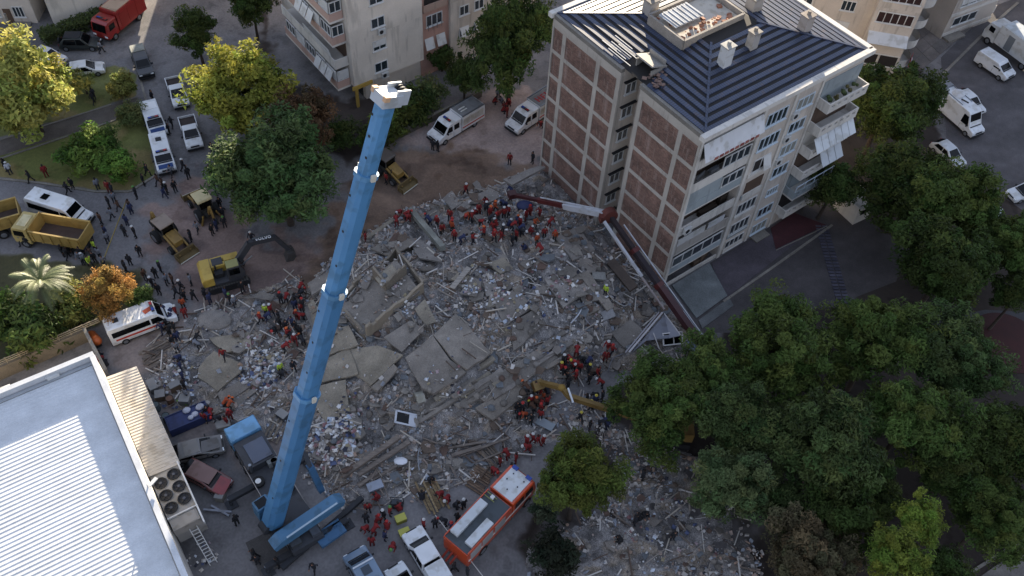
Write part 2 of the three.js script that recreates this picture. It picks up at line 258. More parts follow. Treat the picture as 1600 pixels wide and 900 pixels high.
// ---------- rubble mound: the ground of the collapsed block ----------
function buildMound() {
  const b = [...mound, ...litterA, ...litterB, ...litterC], x0 = Math.min(...b.map(p => p.x)) - 1, x1 = Math.max(...b.map(p => p.x)) + 1, z0 = Math.min(...b.map(p => p.z)) - 1, z1 = Math.max(...b.map(p => p.z)) + 1;
  const s = 0.3, nx = Math.ceil((x1 - x0) / s), nz = Math.ceil((z1 - z0) / s), hh = new Float32Array((nx + 1) * (nz + 1)), pos = [], uv = [], idx = [], id = new Int32Array((nx + 1) * (nz + 1)).fill(-1);
  for (let j = 0; j <= nz; j++) for (let i = 0; i <= nx; i++) hh[j * (nx + 1) + i] = hgt(x0 + i * s, z0 + j * s);
  const vtx = (i, j) => { const q = j * (nx + 1) + i; if (id[q] < 0) { id[q] = pos.length / 3; const x = x0 + i * s, z = z0 + j * s, w = hh[q] > 0.05 ? 0.5 : 0; pos.push(x + w * s * (hash2(i, j) - 0.5), hh[q] > 0 ? hh[q] + 0.012 : -0.05, z + w * s * (hash2(j, i + 99) - 0.5)); uv.push(x, z); } return id[q]; };
  for (let j = 0; j < nz; j++) for (let i = 0; i < nx; i++) { const q = j * (nx + 1) + i; if (hh[q] + hh[q + 1] + hh[q + nx + 1] + hh[q + nx + 2] < 0.01) continue; const a = vtx(i, j), c = vtx(i + 1, j), e = vtx(i, j + 1), f = vtx(i + 1, j + 1); idx.push(a, e, c, c, e, f); }
  const g = new THREE.BufferGeometry(); g.setAttribute('position', new THREE.Float32BufferAttribute(pos, 3)); g.setAttribute('uv', new THREE.Float32BufferAttribute(uv, 2)); g.setIndex(idx); g.computeVertexNormals();
  struct('rubble_mound', g, M('#c2bcb8', { map: T.rubble, roughness: 0.97 }), true);
}
// ---------- buildings ----------
const gcache = new Map();
const memo = (k, f) => { if (!gcache.has(k)) gcache.set(k, f()); return gcache.get(k); };
const frameW = M('#d9d9d6', { roughness: 0.5, map: T.dirty }), frameB = M('#bcc8d0', { roughness: 0.5 }), paneM = M('#2c353b', { physical: true, roughness: 0.12, clearcoat: 1, clearcoatRoughness: 0.06 }), curtainM = M('#7f8079', { roughness: 0.7, physical: true, clearcoat: 0.5, clearcoatRoughness: 0.1 });
// a window on a wall: face 'z' looks to +z, 'x' to -x, 'X' to +x; (a, y) its centre along and up the wall
function win(parent, face, off, a, y, w, h, { n = 2, m = frameW, pane = paneM, sill = true, blind = 0 } = {}) {
  const fg = memo(`wf${w},${h},${n},${sill}`, () => { const t = 0.09, gs = [bx(w, t, 0.1, 0, h / 2 - t / 2, 0.03), bx(w, t, 0.1, 0, -h / 2 + t / 2, 0.03)]; for (let i = 0; i <= n; i++) gs.push(bx(t, h - 2 * t, 0.09, -w / 2 + t / 2 + i * (w - t) / n, 0, 0.03)); if (sill) gs.push(bx(w + 0.2, 0.07, 0.2, 0, -h / 2 - 0.04, 0.07)); return joinG(gs); });
  const pg = memo(`wp${w},${h}`, () => joinG(bx(w - 0.06, h - 0.06, 0.05, 0, 0, 0)));
  const f = part('window', fg, m, parent, true); part('pane', pg, pane, f, true);
  if (blind) { part('shutter', memo(`bl${w},${h},${blind}`, () => joinG(bx(w - 0.1, h * blind, 0.04, 0, h / 2 - h * blind / 2, 0.035))), frameW, f, true); }
  if (face === 'z') f.position.set(a, y, off); else { f.rotation.y = face === 'x' ? -Math.PI / 2 : Math.PI / 2; f.position.set(off, y, a); }
  return f;
}
function acUnit(parent, face, off, a, y) { const g = memo('ac', () => joinG([bx(0.85, 0.6, 0.32, 0, 0, 0.2), bx(0.9, 0.04, 0.4, 0, -0.34, 0.2)])), f = part('air_conditioner', g, M('#c9c9c5', { map: T.dirty }), parent, true); part('fan', memo('acf', () => joinG(cyl(0.24, 0.24, 0.04, -0.12, 0, 0.37, 14, 'z'))), darkM, f, true); if (face === 'z') f.position.set(a, y, off); else { f.rotation.y = face === 'x' ? -Math.PI / 2 : Math.PI / 2; f.position.set(off, y, a); } }
const GRID = 0.6908;                                                   // the blocks share one street grid
const cream = M('#d0c7be', { map: T.plaster }), white = M('#d8d5d0', { map: T.plaster }), pink = M('#c29a8c', { map: T.plaster }), bluish = M('#9aa5ab', { map: T.plaster }), band = M('#b9b3ab', { map: T.plaster, roughness: 0.95 }), brickM = M('#ffffff', { map: T.brick, roughness: 0.95, bumpMap: T.noise, bumpScale: 0.01 }), brownM = M('#5d4a3d', { map: T.plaster });
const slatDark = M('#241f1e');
{ // the brick-sided block that still stands
  const o = thing('apartment_building', 'tall brick-sided apartment block with dark blue tiled hip roof, still standing beside the rubble', 'building', V(14.889, 0, -58.436), GRID);
  const Lx = 20.9, Lz = 20.1, S = 2.85, H = 19, He = 20.3, lv = [19, 16.15, 13.3, 10.45, 7.6, 4.75, 1.9];
  const uR = 7.8, uL = 10.36, deep = 2.6, logg = 1.3, xA = 7.5;
  // load-bearing wall blocks (plastered), the far ones plain
  part('wall', [bx(Lx - 0.3, He, Lz - uL - 0.02, Lx / 2 + 0.15, He / 2, -(Lz + uL) / 2), bx(Lx - deep, He, uL - uR, (Lx + deep) / 2, He / 2, -(uL + uR) / 2), bx(Lx - 0.3, He, uR - logg, Lx / 2 + 0.15, He / 2, -(uR + logg) / 2 ), bx(Lx - xA, He, logg, (Lx + xA) / 2, He / 2, -logg / 2)], cream, o);
  // brick gable: panels between concrete bands and columns
  const bandH = 0.42, colsOf = { L: [uL + 0.2, 13.4, 18.3, Lz - 0.1], R: [0.12, 2.4, uR - 0.25] };
  const panel = (u0, u1, y0, y1) => { part('brick_panel', bx(0.3, y1 - y0, u1 - u0, 0.15, (y0 + y1) / 2, -(u0 + u1) / 2), brickM, o); };
  const cw = 0.5;
  for (const [key, a, b] of [['L', uL, Lz], ['R', 0, uR]]) {
    const cs = colsOf[key];
    cs.forEach((u, i) => { const w = (key === 'R' && i === 0) ? 0.22 : (key === 'L' && i === 3) ? 0.2 : cw; part('column', bx(0.36, He - 0.9, w, 0.13, (He - 0.9) / 2, -u), band, o); });
    for (let k = 0; k <= 6; k++) {
      part('beam', bx(0.34, bandH + (k ? 0 : 0.5), b - a - 0.02, 0.135, lv[k] + bandH / 2 + (k ? 0 : 0.25), -(a + b) / 2), band, o);
      const y1 = lv[k], y0 = k < 6 ? lv[k + 1] + bandH : 0;
      for (let i = 0; i + 1 < cs.length; i++) panel(cs[i] + 0.2, cs[i + 1] - 0.2, y0, y1);
    }
  }
  // light well: windows up the side wall, one per storey
  for (let k = 0; k < 7; k++) { win(o, 'z', -uL + 0.03, 1.45, lv[k] - 1.25, 1.3, 1.25, { n: 2 }); part('sun_ledge', bx(1.9, 0.1, 0.3, 1.45, lv[k] - 0.35, -uL + 0.15), darkM, o); }
  for (let k = 0; k < 7; k++) win(o, 'x', deep - 0.02, -(uL + uR) / 2, lv[k] - 1.3, 1.2, 1.2, { n: 2 });
  // cornice and gutter
  part('cornice', [bx(Lx + 0.9, 0.5, 0.55, Lx / 2 + 0.1, He - 0.05, 0.15), bx(0.55, 0.5, Lz + 0.3, Lx + 0.35, He - 0.05, -Lz / 2 - 0.1), bx(Lx + 0.9, 0.5, 0.55, Lx / 2 + 0.1, He - 0.05, -Lz - 0.15)], white, o);
  part('parapet', [bx(0.42, 0.42, uR, 0.16, He - 0.18, -uR / 2 - 0.15), bx(0.42, 0.42, Lz - uL, 0.16, He - 0.18, -(Lz + uL) / 2)], kerbM, o);
  // hip roof: dark underlay and raised courses of tiles
  const pitch = 0.2, top = 7.4, e = 0.28, R0 = { x0: e, x1: Lx - 0.1, z0: -Lz + 0.1, z1: -0.12 };
  const ring = (d, y) => [[R0.x0 + d, y, R0.z1 - d], [R0.x1 - d, y, R0.z1 - d], [R0.x1 - d, y, R0.z0 + d], [R0.x0 + d, y, R0.z0 + d]];
  const quad = (a, b, c, d) => { const g = new THREE.BufferGeometry(); g.setAttribute('position', new THREE.Float32BufferAttribute([...a, ...b, ...c, ...a, ...c, ...d], 3)); g.computeVertexNormals(); return g; };
  const lo = ring(0, He + 0.02), hi = ring(top, He + 0.02 + top * pitch), under = [];
  for (let i = 0; i < 4; i++) under.push(quad(lo[i], lo[(i + 1) % 4], hi[(i + 1) % 4], hi[i]));
  under.push(quad(hi[0], hi[1], hi[2], hi[3]));
  const roof = part('roof', under, M('#1f1c1b', { map: T.dirty, roughness: 0.8 }), o);
  const tileM = M('#46526e', { map: T.tile, roughness: 0.42, physical: true, clearcoat: 0.25, clearcoatRoughness: 0.4 });
  const nC = 10, step = top / nC;
  for (let i = 0; i < 4; i++) for (let k = 0; k < nC; k++) {
    const d0 = k * step, d1 = d0 + step * 0.6, y0 = He + 0.02 + d0 * pitch, y1 = He + 0.02 + d1 * pitch, h0 = 0.1, h1 = 0.05;
    const A = ring(d0, y0 + h0), B = ring(d1, y1 + h1), A0 = ring(d0, y0 - 0.01), B0 = ring(d1, y1 - 0.01), j = (i + 1) % 4;
    const cut = (P, s, t) => { // the recess of the light well and the dormer break the courses on the brick side
      return [P[i].map((q, n) => q + (P[j][n] - q) * s), P[i].map((q, n) => q + (P[j][n] - q) * t)]; };
    const segs = (i === 3 && k < 4) ? [[0, (Lz - uL - 0.6) / Lz], [1 - (uR - 0.4) / Lz, 1]] : [[0, 1]];
    for (const [s, t] of segs) { const [a, b] = cut(A, s, t), [c, f] = cut(B, s, t), [a0, b0] = cut(A0, s, t), [c0, f0] = cut(B0, s, t);
      const g = joinG([quad(a, b, f, c), quad(a0, b0, b, a), quad(c, f, f0, c0)]);
      { const p = g.attributes.position, uv = g.attributes.uv, ax = i % 2 ? 2 : 0; for (let q = 0; q < p.count; q++) { uv.setXY(q, ax ? p.getZ(q) : p.getX(q), ax ? p.getX(q) : p.getZ(q)); } }
      part('tile_course', g, tileM, roof, true); }
  }
  for (let i = 0; i < 4; i++) part('hip_cap', bar(V(...lo[i]).add(V(0, 0.08, 0)), V(...hi[i]).add(V(0, 0.08, 0)), 0.2, 0.12), tileM, roof);
  // stair head with open, littered top
  const bx0 = 5.3, bx1 = 12.8, bz0 = -13.2, bz1 = -8.6, bt = He + 2.05, bt0 = He + 0.6;
  const head = part('stair_head', [bx(bx1 - bx0, 1.0, 0.22, (bx0 + bx1) / 2, bt - 0.5, bz1), bx(bx1 - bx0, 1.0, 0.22, (bx0 + bx1) / 2, bt - 0.5, bz0), bx(0.22, 1.0, bz1 - bz0, bx0, bt - 0.5, (bz0 + bz1) / 2), bx(0.22, 1.0, bz1 - bz0, bx1, bt - 0.5, (bz0 + bz1) / 2), bx(bx1 - bx0, 0.5, bz1 - bz0, (bx0 + bx1) / 2, bt - 0.85, (bz0 + bz1) / 2)], M('#b3ada6', { map: T.concrete }), o);
  part('terrace_floor', bx(bx1 - bx0 - 0.3, 0.04, bz1 - bz0 - 0.3, (bx0 + bx1) / 2, bt - 0.56, (bz0 + bz1) / 2), M('#c6beb0', { map: T.dirty }), head);
  { const gs = []; for (let i = 0; i < 12; i++) gs.push(bx(0.16, 0.08, 2.3, 6.1 + i * 0.27, bt + 0.14 + (i % 2) * 0.05, -11.4, 0, 0, 0)); gs.push(bx(3.5, 0.06, 2.3, 7.55, bt + 0.1, -11.4)); part('tin_cover', gs, M('#b9bcbf', { map: T.dirty, roughness: 0.4 }), head); }
  { for (let i = 0; i < 46; i++) { const s = rr(0.12, 0.42); part('broken_masonry', bx(s, s * 0.5, s * rr(0.6, 1.2), rr(bx0 + 0.5, bx1 - 0.5), bt - 0.45, rnd() < 0.6 ? rr(bz1 - 1.5, bz1 - 0.4) : rr(bz0 + 0.4, bz1 - 0.5), rr(0, 3), rr(-0.3, 0.3)), M('#9d6c53', { map: T.dirty }), head); } }
  // chimneys
  const chim = (x, z, h, w, c) => { const y = He + 0.1 + Math.min(x - R0.x0, R0.x1 - x, R0.z1 - z, z - R0.z0, top) * pitch; const m = part('chimney', bx(w, h + 0.4, w * 0.9, x, y + h / 2 - 0.2, z), M(c, { map: T.dirty }), o); part('chimney_cap', [bx(w + 0.16, 0.1, w * 0.9 + 0.16, x, y + h + 0.06, z), cyl(0.16, 0.2, 0.35, x, y + h + 0.28, z, 10)], M(c, { map: T.concrete }), m); };
  chim(7.0, -5.1, 1.9, 0.95, '#d3d3d0'); chim(10.8, -5.5, 1.5, 0.85, '#b0aaa2'); chim(17.2, -4.9, 1.5, 1.0, '#b5aaa0'); chim(6.4, -14.2, 1.3, 1.1, '#aca69e'); chim(15.0, -9.4, 1.2, 1.2, '#aca69e'); 
  { // torn dormer cover over the light well with broken tiles
    part('dormer', [bx(2.0, 0.14, 2.2, 2.0, He + 1.05, -9.0, 0, 0, -0.35), bx(0.16, 1.3, 2.0, 2.75, He + 0.7, -9.0), bx(1.6, 1.0, 0.14, 2.0, He + 0.5, -9.95), bx(1.6, 0.8, 0.14, 2.0, He + 0.4, -8.05)], M('#bdbab5', { map: T.concrete }), o);
    for (let i = 0; i < 40; i++) { part('broken_tile', bx(rr(0.15, 0.45), 0.05, rr(0.15, 0.35), rr(0.5, 2.6), He + 0.2 + rr(0, 0.25), rr(-8.1, -6.3), rr(0, 3), rr(-0.5, 0.5), rr(-0.4, 0.4)), M('#7d655a', { map: T.dirty }), o); }
    for (let i = 0; i < 7; i++) part('torn_flashing', bx(0.07, 0.04, rr(1.2, 3.4), 0.7 + i * 0.24, He + 0.26 + i * 0.05, rr(-13.5, -11.6)), M('#c9c7c2'), o);
  }
  // ---- front, storey by storey (0 = top) ----
  const z0 = 0.0;
  part('pilaster', [bx(0.3, He - 0.4, 0.34, 0.15 + 0.01, (He - 0.4) / 2, -0.12), bx(0.36, He - 0.4, 0.2, xA + 0.15, (He - 0.4) / 2, 0.08), bx(0.3, He - 0.4, 0.16, 11.7, (He - 0.4) / 2, 0.06), bx(0.3, He - 0.4, 0.16, 15.2, (He - 0.4) / 2, 0.06)], white, o);
  for (let k = 0; k < 7; k++) {
    const f = k < 6 ? lv[k] - S + 0.2 : 0, c = lv[k] + 0.2, mid = (f + c) / 2, hgtS = c - f;
    // loggia: floor plate, back wall recess, then this storey's own front
    part('floor_slab', bx(xA - 0.35, 0.22, logg, 0.3 + (xA - 0.35) / 2, c - 0.11, -logg / 2 - 0.001), white, o);
    const back = [white, brownM, bluish, brownM, white, bluish, slatDark][k];
    part('loggia_wall', bx(xA - 0.35, hgtS - 0.23, 0.05, 0.3 + (xA - 0.35) / 2, mid - 0.1, -logg + 0.03), back, o);
    const para = (h, m, x0 = 0.32, x1 = xA - 0.05) => part('balcony_parapet', bx(x1 - x0, h, 0.14, (x0 + x1) / 2, f + h / 2 + 0.002, z0 - 0.05), m, o);
    if (k === 0) { para(0.9, white); part('awning', [bx(xA - 0.3, 0.06, 1.75, 0.3 + (xA - 0.3) / 2, c - 0.78, 0.38, 0, 1.2)], M('#d9dadb', { map: T.dirty }), o); for (let i = 0; i < 9; i++) part('awning_fringe', bx(0.45, 0.28, 0.05, 1.6 + i * 0.62, f + 1.22, 0.72), M(i % 2 ? '#7b3a34' : '#94594e'), o); win(o, 'z', z0, 5.2, f + 1.25, 4.0, 1.0, { n: 5, m: frameB, sill: false }); }
    if (k === 1) { para(0.95, white); win(o, 'z', z0, 5.6, f + 1.7, 3.4, 1.4, { n: 4, m: frameW, sill: false }); part('rail', bx(3.2, 0.05, 0.05, 2, f + 1.05, z0), darkM, o); part('laundry_rack', [bx(1.2, 0.5, 0.05, 1.5, f + 1.25, -0.3, 0.2), bx(1.0, 0.4, 0.3, 3.1, f + 1.2, -0.25)], M('#44474b'), o); }
    if (k === 2) { para(1.05, bluish); part('infill_panel', bx(4.1, hgtS - 1.3, 0.1, 2.4, f + 1.06 + (hgtS - 1.3) / 2, z0 - 0.06), bluish, o); win(o, 'z', z0, 5.9, f + 1.75, 2.8, 1.3, { n: 3, m: frameW, sill: false }); }
    if (k === 3) { para(0.95, white); acUnit(o, 'z', z0 + 0.03, 1.1, f + 0.55); part('balcony_clutter', [bx(2.2, 0.6, 0.5, 4.6, f + 0.32, -0.7), bx(1.0, 1.2, 0.4, 6.7, f + 0.62, -0.9)], M('#33291f'), o); }
    if (k === 4) { para(1.15, M('#b3aea8', { map: T.plaster })); part('shade_screen', bx(3.6, 0.9, 0.06, 2.3, f + 1.62, z0 - 0.02), M('#c9c8c4', { map: T.dirty }), o); part('shade_screen', bx(2.2, 0.8, 0.06, 5.6, f + 1.62, z0 - 0.02), M('#bfc0c0', { map: T.dirty }), o); }
    if (k === 5) { para(0.85, M('#a7b4bd', { map: T.plaster })); win(o, 'z', z0, 3.85, f + 1.6, 6.8, 1.4, { n: 5, m: frameW, sill: false, pane: paneM }); }
    if (k === 6) { para(0.5, white); part('stored_boards', [bx(1.8, 1.4, 0.1, 6.2, 0.7, -0.5, 0.3), bx(0.9, 0.8, 0.6, 5.0, 0.4, -0.6)], M('#6d5a4a', { map: T.wood }), o); }
    // two columns of windows
    if (k === 3) { part('opening', bx(2.4, 1.9, 0.06, 9.7, mid, 0.012), brownM, o); part('balcony_parapet', bx(2.6, 0.8, 0.12, 9.7, f + 0.45, 0.1), white, o); }
    else if (k === 2) { win(o, 'z', 0, 9.7, mid + 0.1, 2.2, 1.6, { n: 2, pane: slatDark }); part('canvas_blind', bx(1.0, 1.5, 0.04, 10.3, mid + 0.1, 0.3, 0, -0.3), frameW, o); }
    else win(o, 'z', 0, 9.7, mid + (k === 6 ? 0 : 0.05), 2.7, 1.55, { n: 4, m: k > 3 ? frameW : frameB });
    if (k > 1) part('window_ledge', bx(2.9, 0.5, 0.1, 9.7, f + 0.5, 0.055), k % 2 ? bluish : white, o);
    win(o, 'z', 0, 13.4, mid + 0.05, k === 4 ? 1.6 : 2.2, k === 4 ? 0.9 : 1.35, { n: k === 4 ? 4 : 3, m: frameB, pane: k % 2 ? paneM : curtainM });
    if (k === 1 || k === 2 || k === 0) acUnit(o, 'z', 0.01, 12.3, mid - 0.9);
    // projecting balconies
    const bd = k < 5 ? 1.35 : 1.15, x0 = 15.5, x1 = Lx + (k < 2 ? 0.1 : 0.3), w = x1 - x0, cx = (x0 + x1) / 2;
    if (k < 6) {
      const b = part('balcony', bx(w, 0.2, bd, cx, f - 0.02, bd / 2 + 0.005), white, o);
      part('balcony_back', bx(w - 0.2, hgtS - 0.3, 0.05, cx, mid, 0.03), [bluish, brownM, white, brownM, bluish, slatDark][k], b);
      const rail = [bx(w, 0.35, 0.12, cx, f + 0.255, bd - 0.06), bx(w, 0.28, 0.12, cx, f + 0.87, bd - 0.06), bx(0.12, 0.93, bd - 0.13, x0 + 0.06, f + 0.545, (bd - 0.13) / 2 + 0.006), bx(0.12, 0.93, bd - 0.13, x1 - 0.06, f + 0.545, (bd - 0.13) / 2 + 0.006)];
      const nh = 6, hw = 0.5, gap = (w - nh * hw) / (nh + 1); for (let i = 0; i <= nh; i++) rail.push(bx(gap, 0.3, 0.12, x0 + gap / 2 + i * (hw + gap), f + 0.58, bd - 0.06));
      part('balcony_parapet', rail, k === 4 ? bluish : white, b);
      if (k === 2 || k === 3) { const n = k === 2 ? 6 : 3, aw = (k === 2 ? w : w * 0.55) / n; for (let i = 0; i < n; i++) part('awning_panel', bx(aw * 0.93, 0.05, 1.5, x0 + (k === 2 ? 0.2 : w * 0.4) + aw * (i + 0.5), f + 1.55, bd + 0.1, 0, 0.95), M('#d3d8db', { map: T.dirty }), b); }
      if (k === 0) for (let i = 0; i < 5; i++) { const q = part('potted_plant', [0, 1, 2].map(() => { const g = new THREE.IcosahedronGeometry(rr(0.15, 0.3), 0); g.translate(16.4 + i * 0.9 + rr(-0.15, 0.15), f + rr(0.5, 1.0), rr(0.3, 0.8)); return g; }), M(i % 2 ? '#56502a' : '#3e4a24'), b); }
      if (k === 4) part('glazing', [bx(w, 0.06, 0.08, cx, f + 1.75, bd - 0.05), ...[0, 1, 2, 3, 4].map(i => bx(0.06, 0.9, 0.06, x0 + 0.1 + i * (w - 0.2) / 4, f + 1.4, bd - 0.05))], frameB, b);
    } else win(o, 'z', 0, cx, 1.5, 3.4, 1.5, { n: 4 });
  }
  part('doorstep', bx(2.0, 0.14, 1.0, 13.4, 0.15, 0.55), kerbM, o);
  for (let k = 0; k < 7; k++) for (const z of [-3.5, -8, -13, -17]) win(o, 'X', Lx + 0.01, z, lv[k] - 1.2, 1.6, 1.3);
}
{ // cream block with pink stair strip, upper floors beyond the frame
  const o = thing('apartment_building', 'cream apartment block with pink stair strip and yellow-trimmed corner behind the crane tip', 'building', V(-19.4, 0, -82.2), GRID);
  const Lx = 26, Lz = 17, S = 2.95, N = 8, Ht = 2.4 + S * N, x1 = 9.3, x2 = 13.3;
  part('wall', [bx(x1, Ht - 3, Lz, x1 / 2, (Ht + 3) / 2, -Lz / 2), bx(x1 - 1.8, 3.02, Lz - 1.6, x1 / 2 + 0.9, 1.5, -Lz / 2)], M('#dad3ca', { map: T.plaster }), o);
  part('stair_strip', bx(x2 - x1, Ht, Lz - 0.7, (x1 + x2) / 2, Ht / 2, -Lz / 2 - 0.35), M('#bd978a', { map: T.plaster }), o);
  part('wall', bx(Lx - x2, Ht - 0.1, Lz - 0.3, (Lx + x2) / 2, Ht / 2 - 0.05, -Lz / 2 - 0.15), M('#c7c0b8', { map: T.plaster }), o);
  const yel = M('#b49445', { map: T.dirty });
  part('corner_trim', [bx(2.6, 0.5, 0.14, 1.0, 2.95, 0.05), bx(0.14, 0.45, 12, -1.62, 3.0, -7), bx(0.3, 3, 0.3, 0.3, 1.5, -0.2)], yel, o);
  part('shop_front', [bx(0.1, 2.5, 11, 1.75, 1.3, -7), bx(0.12, 0.1, 11, 1.7, 2.7, -7)], darkM, o);
  for (let k = 0; k < N; k++) {
    const y = 3.0 + k * S, mid = y + 1.5;
    win(o, 'z', 0, 3.6, mid, 1.7, 1.3, { n: 2, blind: k % 3 === 1 ? 0.6 : 0 }); if (k === 0 || k === 2 || k === 4) acUnit(o, 'z', 0.02, 3.9, mid - 1.15);
    if (k < 1) { for (const q of [-0.8, 0.8]) part('shutter', bx(1.2, 1.4, 0.06, (x1 + x2) / 2 + q, mid, -0.45, 0, -0.35), frameW, o); }
    else if (k === 2) { part('balcony_opening', bx(2.6, 1.9, 0.06, (x1 + x2) / 2, mid, -0.68), slatDark, o); part('balcony_parapet', bx(3.2, 0.9, 0.12, (x1 + x2) / 2, y + 0.5, -0.4), M('#b49a8c', { map: T.plaster }), o); }
    else { win(o, 'z', -0.7, (x1 + x2) / 2, mid, 2.2, 1.5, { n: 3 }); part('window_grille', [0, 1, 2, 3].map(i => bx(0.05, 0.8, 0.05, (x1 + x2) / 2 - 0.9 + i * 0.6, y + 0.7, -0.5)), chrome, o); }
    for (const q of [15.2, 17.3]) { win(o, 'z', -0.3, q, mid, 1.35, 1.3, { n: 2 }); if (k === 0) part('shutter', bx(1.2, 1.2, 0.05, q, mid + 0.1, 0.0, 0, -0.4), frameW, o); }
    // street side (x = 0): projecting glazed balconies, some open
    const b = part('balcony', bx(1.7, 0.25, 12.5, -0.85, y - 0.1, -7), white, o);
    part('balcony_parapet', [bx(0.12, 0.95, 12.5, -1.64, y + 0.5, -7), bx(1.55, 0.95, 0.12, -0.85, y + 0.5, -0.82)], k === 1 ? white : M('#c0a398', { map: T.plaster }), b);
    if (k === 0 || k === 2 || k === 3) { for (let i = 0; i < 5; i++) { const f = win(o, 'x', -1.6, -2.0 - i * 2.4, y + 1.65, 2.1, 1.3, { n: 3, sill: false, blind: (i + k) % 3 === 0 ? 0.9 : 0 }); } win(o, 'z', -0.86, -0.85, y + 1.65, 1.4, 1.3, { n: 2, sill: false, blind: k === 0 ? 0.9 : 0 }); }
    else { part('loggia_wall', bx(0.06, 2.3, 12, 0.03 - 0.05, mid, -7), brownM, b); if (k === 2 - 1) part('canvas_blind', bx(0.05, 1.2, 6, -1.75, y + 1.4, -4.5, 0, 0, 0.2), frameW, b); }
    if (k % 2 === 0) for (let i = 0; i < 3; i++) part('awning_panel', bx(0.05, 1.3, 1.15, -2.0, y + 1.5, -2 - i * 1.3 - (k % 4) * 1.5, 0, 0, -0.45), frameW, b);
  }
  part('roof', bx(Lx + 0.6, 0.4, Lz + 0.6, Lx / 2, Ht + 0.2, -Lz / 2), white, o);
}
{ // pale block with glazed bays behind the blue roof, and its neighbour across the gap
  const o = thing('apartment_building', 'pale beige apartment block with white glazed bays beyond the blue tiled roof', 'building', at(1395, 108), 0.16 * -1);
  const Ht = 21, S = 2.9, L = 18;
  part('wall', [bx(L, Ht, 12, -L / 2, Ht / 2, -6)], cream, o); part('bay', bx(5.0, Ht, 1.3, -2.6, Ht / 2, 0.651), M('#d2cac2', { map: T.plaster }), o);
  for (let k = 0; k < 7; k++) { const y = 0.4 + k * S, mid = y + 1.5;
    win(o, 'z', 0, -13, mid, 1.6, 1.3, { n: 2 }); win(o, 'z', 0, -8, mid, 1.7, 1.4, { n: 3, blind: k === 1 ? 0.95 : 0 });
    if (k === 1) part('awning', bx(4.7, 0.06, 1.7, -2.6, mid + 0.5, 1.9, 0, 0.6), M('#cdd0d2', { map: T.dirty }), o);
    if (k === 0) { part('bay_opening', [bx(2.1, 1.5, 0.05, -3.8, mid, 1.31), bx(2.1, 1.5, 0.05, -1.4, mid, 1.31)], slatDark, o); part('bay_frame', [bx(4.9, 0.1, 0.1, -2.6, mid + 0.8, 1.34), bx(0.1, 1.6, 0.1, -2.6, mid, 1.34), bx(4.9, 0.1, 0.1, -2.6, mid - 0.8, 1.34)], frameW, o); }
    if (k > 1) win(o, 'z', 1.3, -2.6, mid + 0.1, 4.2, 1.5, { n: 5, pane: M('#3a2b2a', { roughness: 0.3 }) });
    const b = part('balcony', cyl(1.7, 1.7, 0.22, 0.1, y, -1.6, 20), white, o); part('balcony_parapet', new THREE.CylinderGeometry(1.7, 1.7, 0.95, 20, 1, true, 0, Math.PI).translate(0.1, y + 0.55, -1.6), white, b); part('balcony_back', bx(0.06, 2.2, 2.6, 0.02, mid, -1.6), slatDark, b);
    if (k === 0) { const fl = part('flag', bx(0.04, 1.1, 1.6, 1.82, y + 0.75, -0.9, -0.25), M('#a3161c'), o); part('flag_crescent', [new THREE.TorusGeometry(0.26, 0.06, 6, 16, 4.9).rotateY(Math.PI / 2).translate(1.89, y + 0.75, -0.95), bx(0.03, 0.16, 0.16, 1.9, y + 0.75, -1.25, -0.25, 0.78)], frameW, fl); }
  }
  part('roof', bx(L + 1, 0.4, 13.6, -L / 2 + 0.2, Ht + 0.2, -5.6), white, o);
  const q = thing('apartment_building', 'grey-beige apartment wing standing edge on past the paved passage', 'building', at(1468, 62), 0.57);
  part('wall', bx(9, 20, 14, 4.5, 10, -7), M('#c2b9b0', { map: T.plaster }), q);
  for (let k = 0; k < 6; k++) { const y = 0.6 + k * 2.9; win(q, 'z', 0, 3.2, y + 1.7, 4.4, 1.3, { n: 3, blind: k % 2 ? 0.8 : 0 }); part('floor_band', bx(9.1, 0.4, 0.1, 4.5, y + 0.1, 0.05), white, q); part('balcony', bx(1.6, 0.2, 3, 9.8, y, -2.2), white, q); part('balcony_parapet', [bx(0.12, 0.9, 3, 10.54, y + 0.55, -2.2), bx(1.5, 0.9, 0.12, 9.8, y + 0.55, -0.74)], white, q); part('loggia_shade', bx(0.05, 1.9, 2.6, 9.02, y + 1.5, -2.2), slatDark, q); }
  part('doorstep', bx(3, 0.3, 1.2, 1.8, 0.27, 0.6), kerbM, q); part('roof', bx(9.8, 0.35, 14.8, 4.5, 20.2, -7), white, q);
}
{ // white house with a plain end wall at the far street corner
  const o = thing('house', 'small white house with blank gable wall beyond the clipped hedge', 'house', at(86, 42), 0.52);
  part('wall', bx(11, 8, 9, 5.5, 4, -4.5), white, o); part('roof', bx(11.6, 0.35, 9.6, 5.5, 8.2, -4.5), kerbM, o);
  const q = thing('house', 'pale townhouse with dark grilled windows at the far corner', 'house', at(60, 36), 0.1);
  part('wall', bx(9, 9, 8, -4.5, 4.5, -4), cream, q); part('roof', bx(9.6, 0.35, 8.6, -4.5, 9.2, -4), kerbM, q);
  for (const k of [0, 1, 2]) for (const x of [-7.5, -4.7, -1.8]) win(q, 'z', 0, x, 1.6 + k * 2.8, 1.3, 1.5, { n: 3 });
  part('porch', [bx(2.2, 0.15, 1.6, -1.8, 0.12, 0.8), bx(0.2, 2.2, 0.2, -2.8, 1.2, 1.4)], kerbM, q); part('door', bx(0.9, 2, 0.06, -3.2, 1.0, 0.02), brownM, q);
}
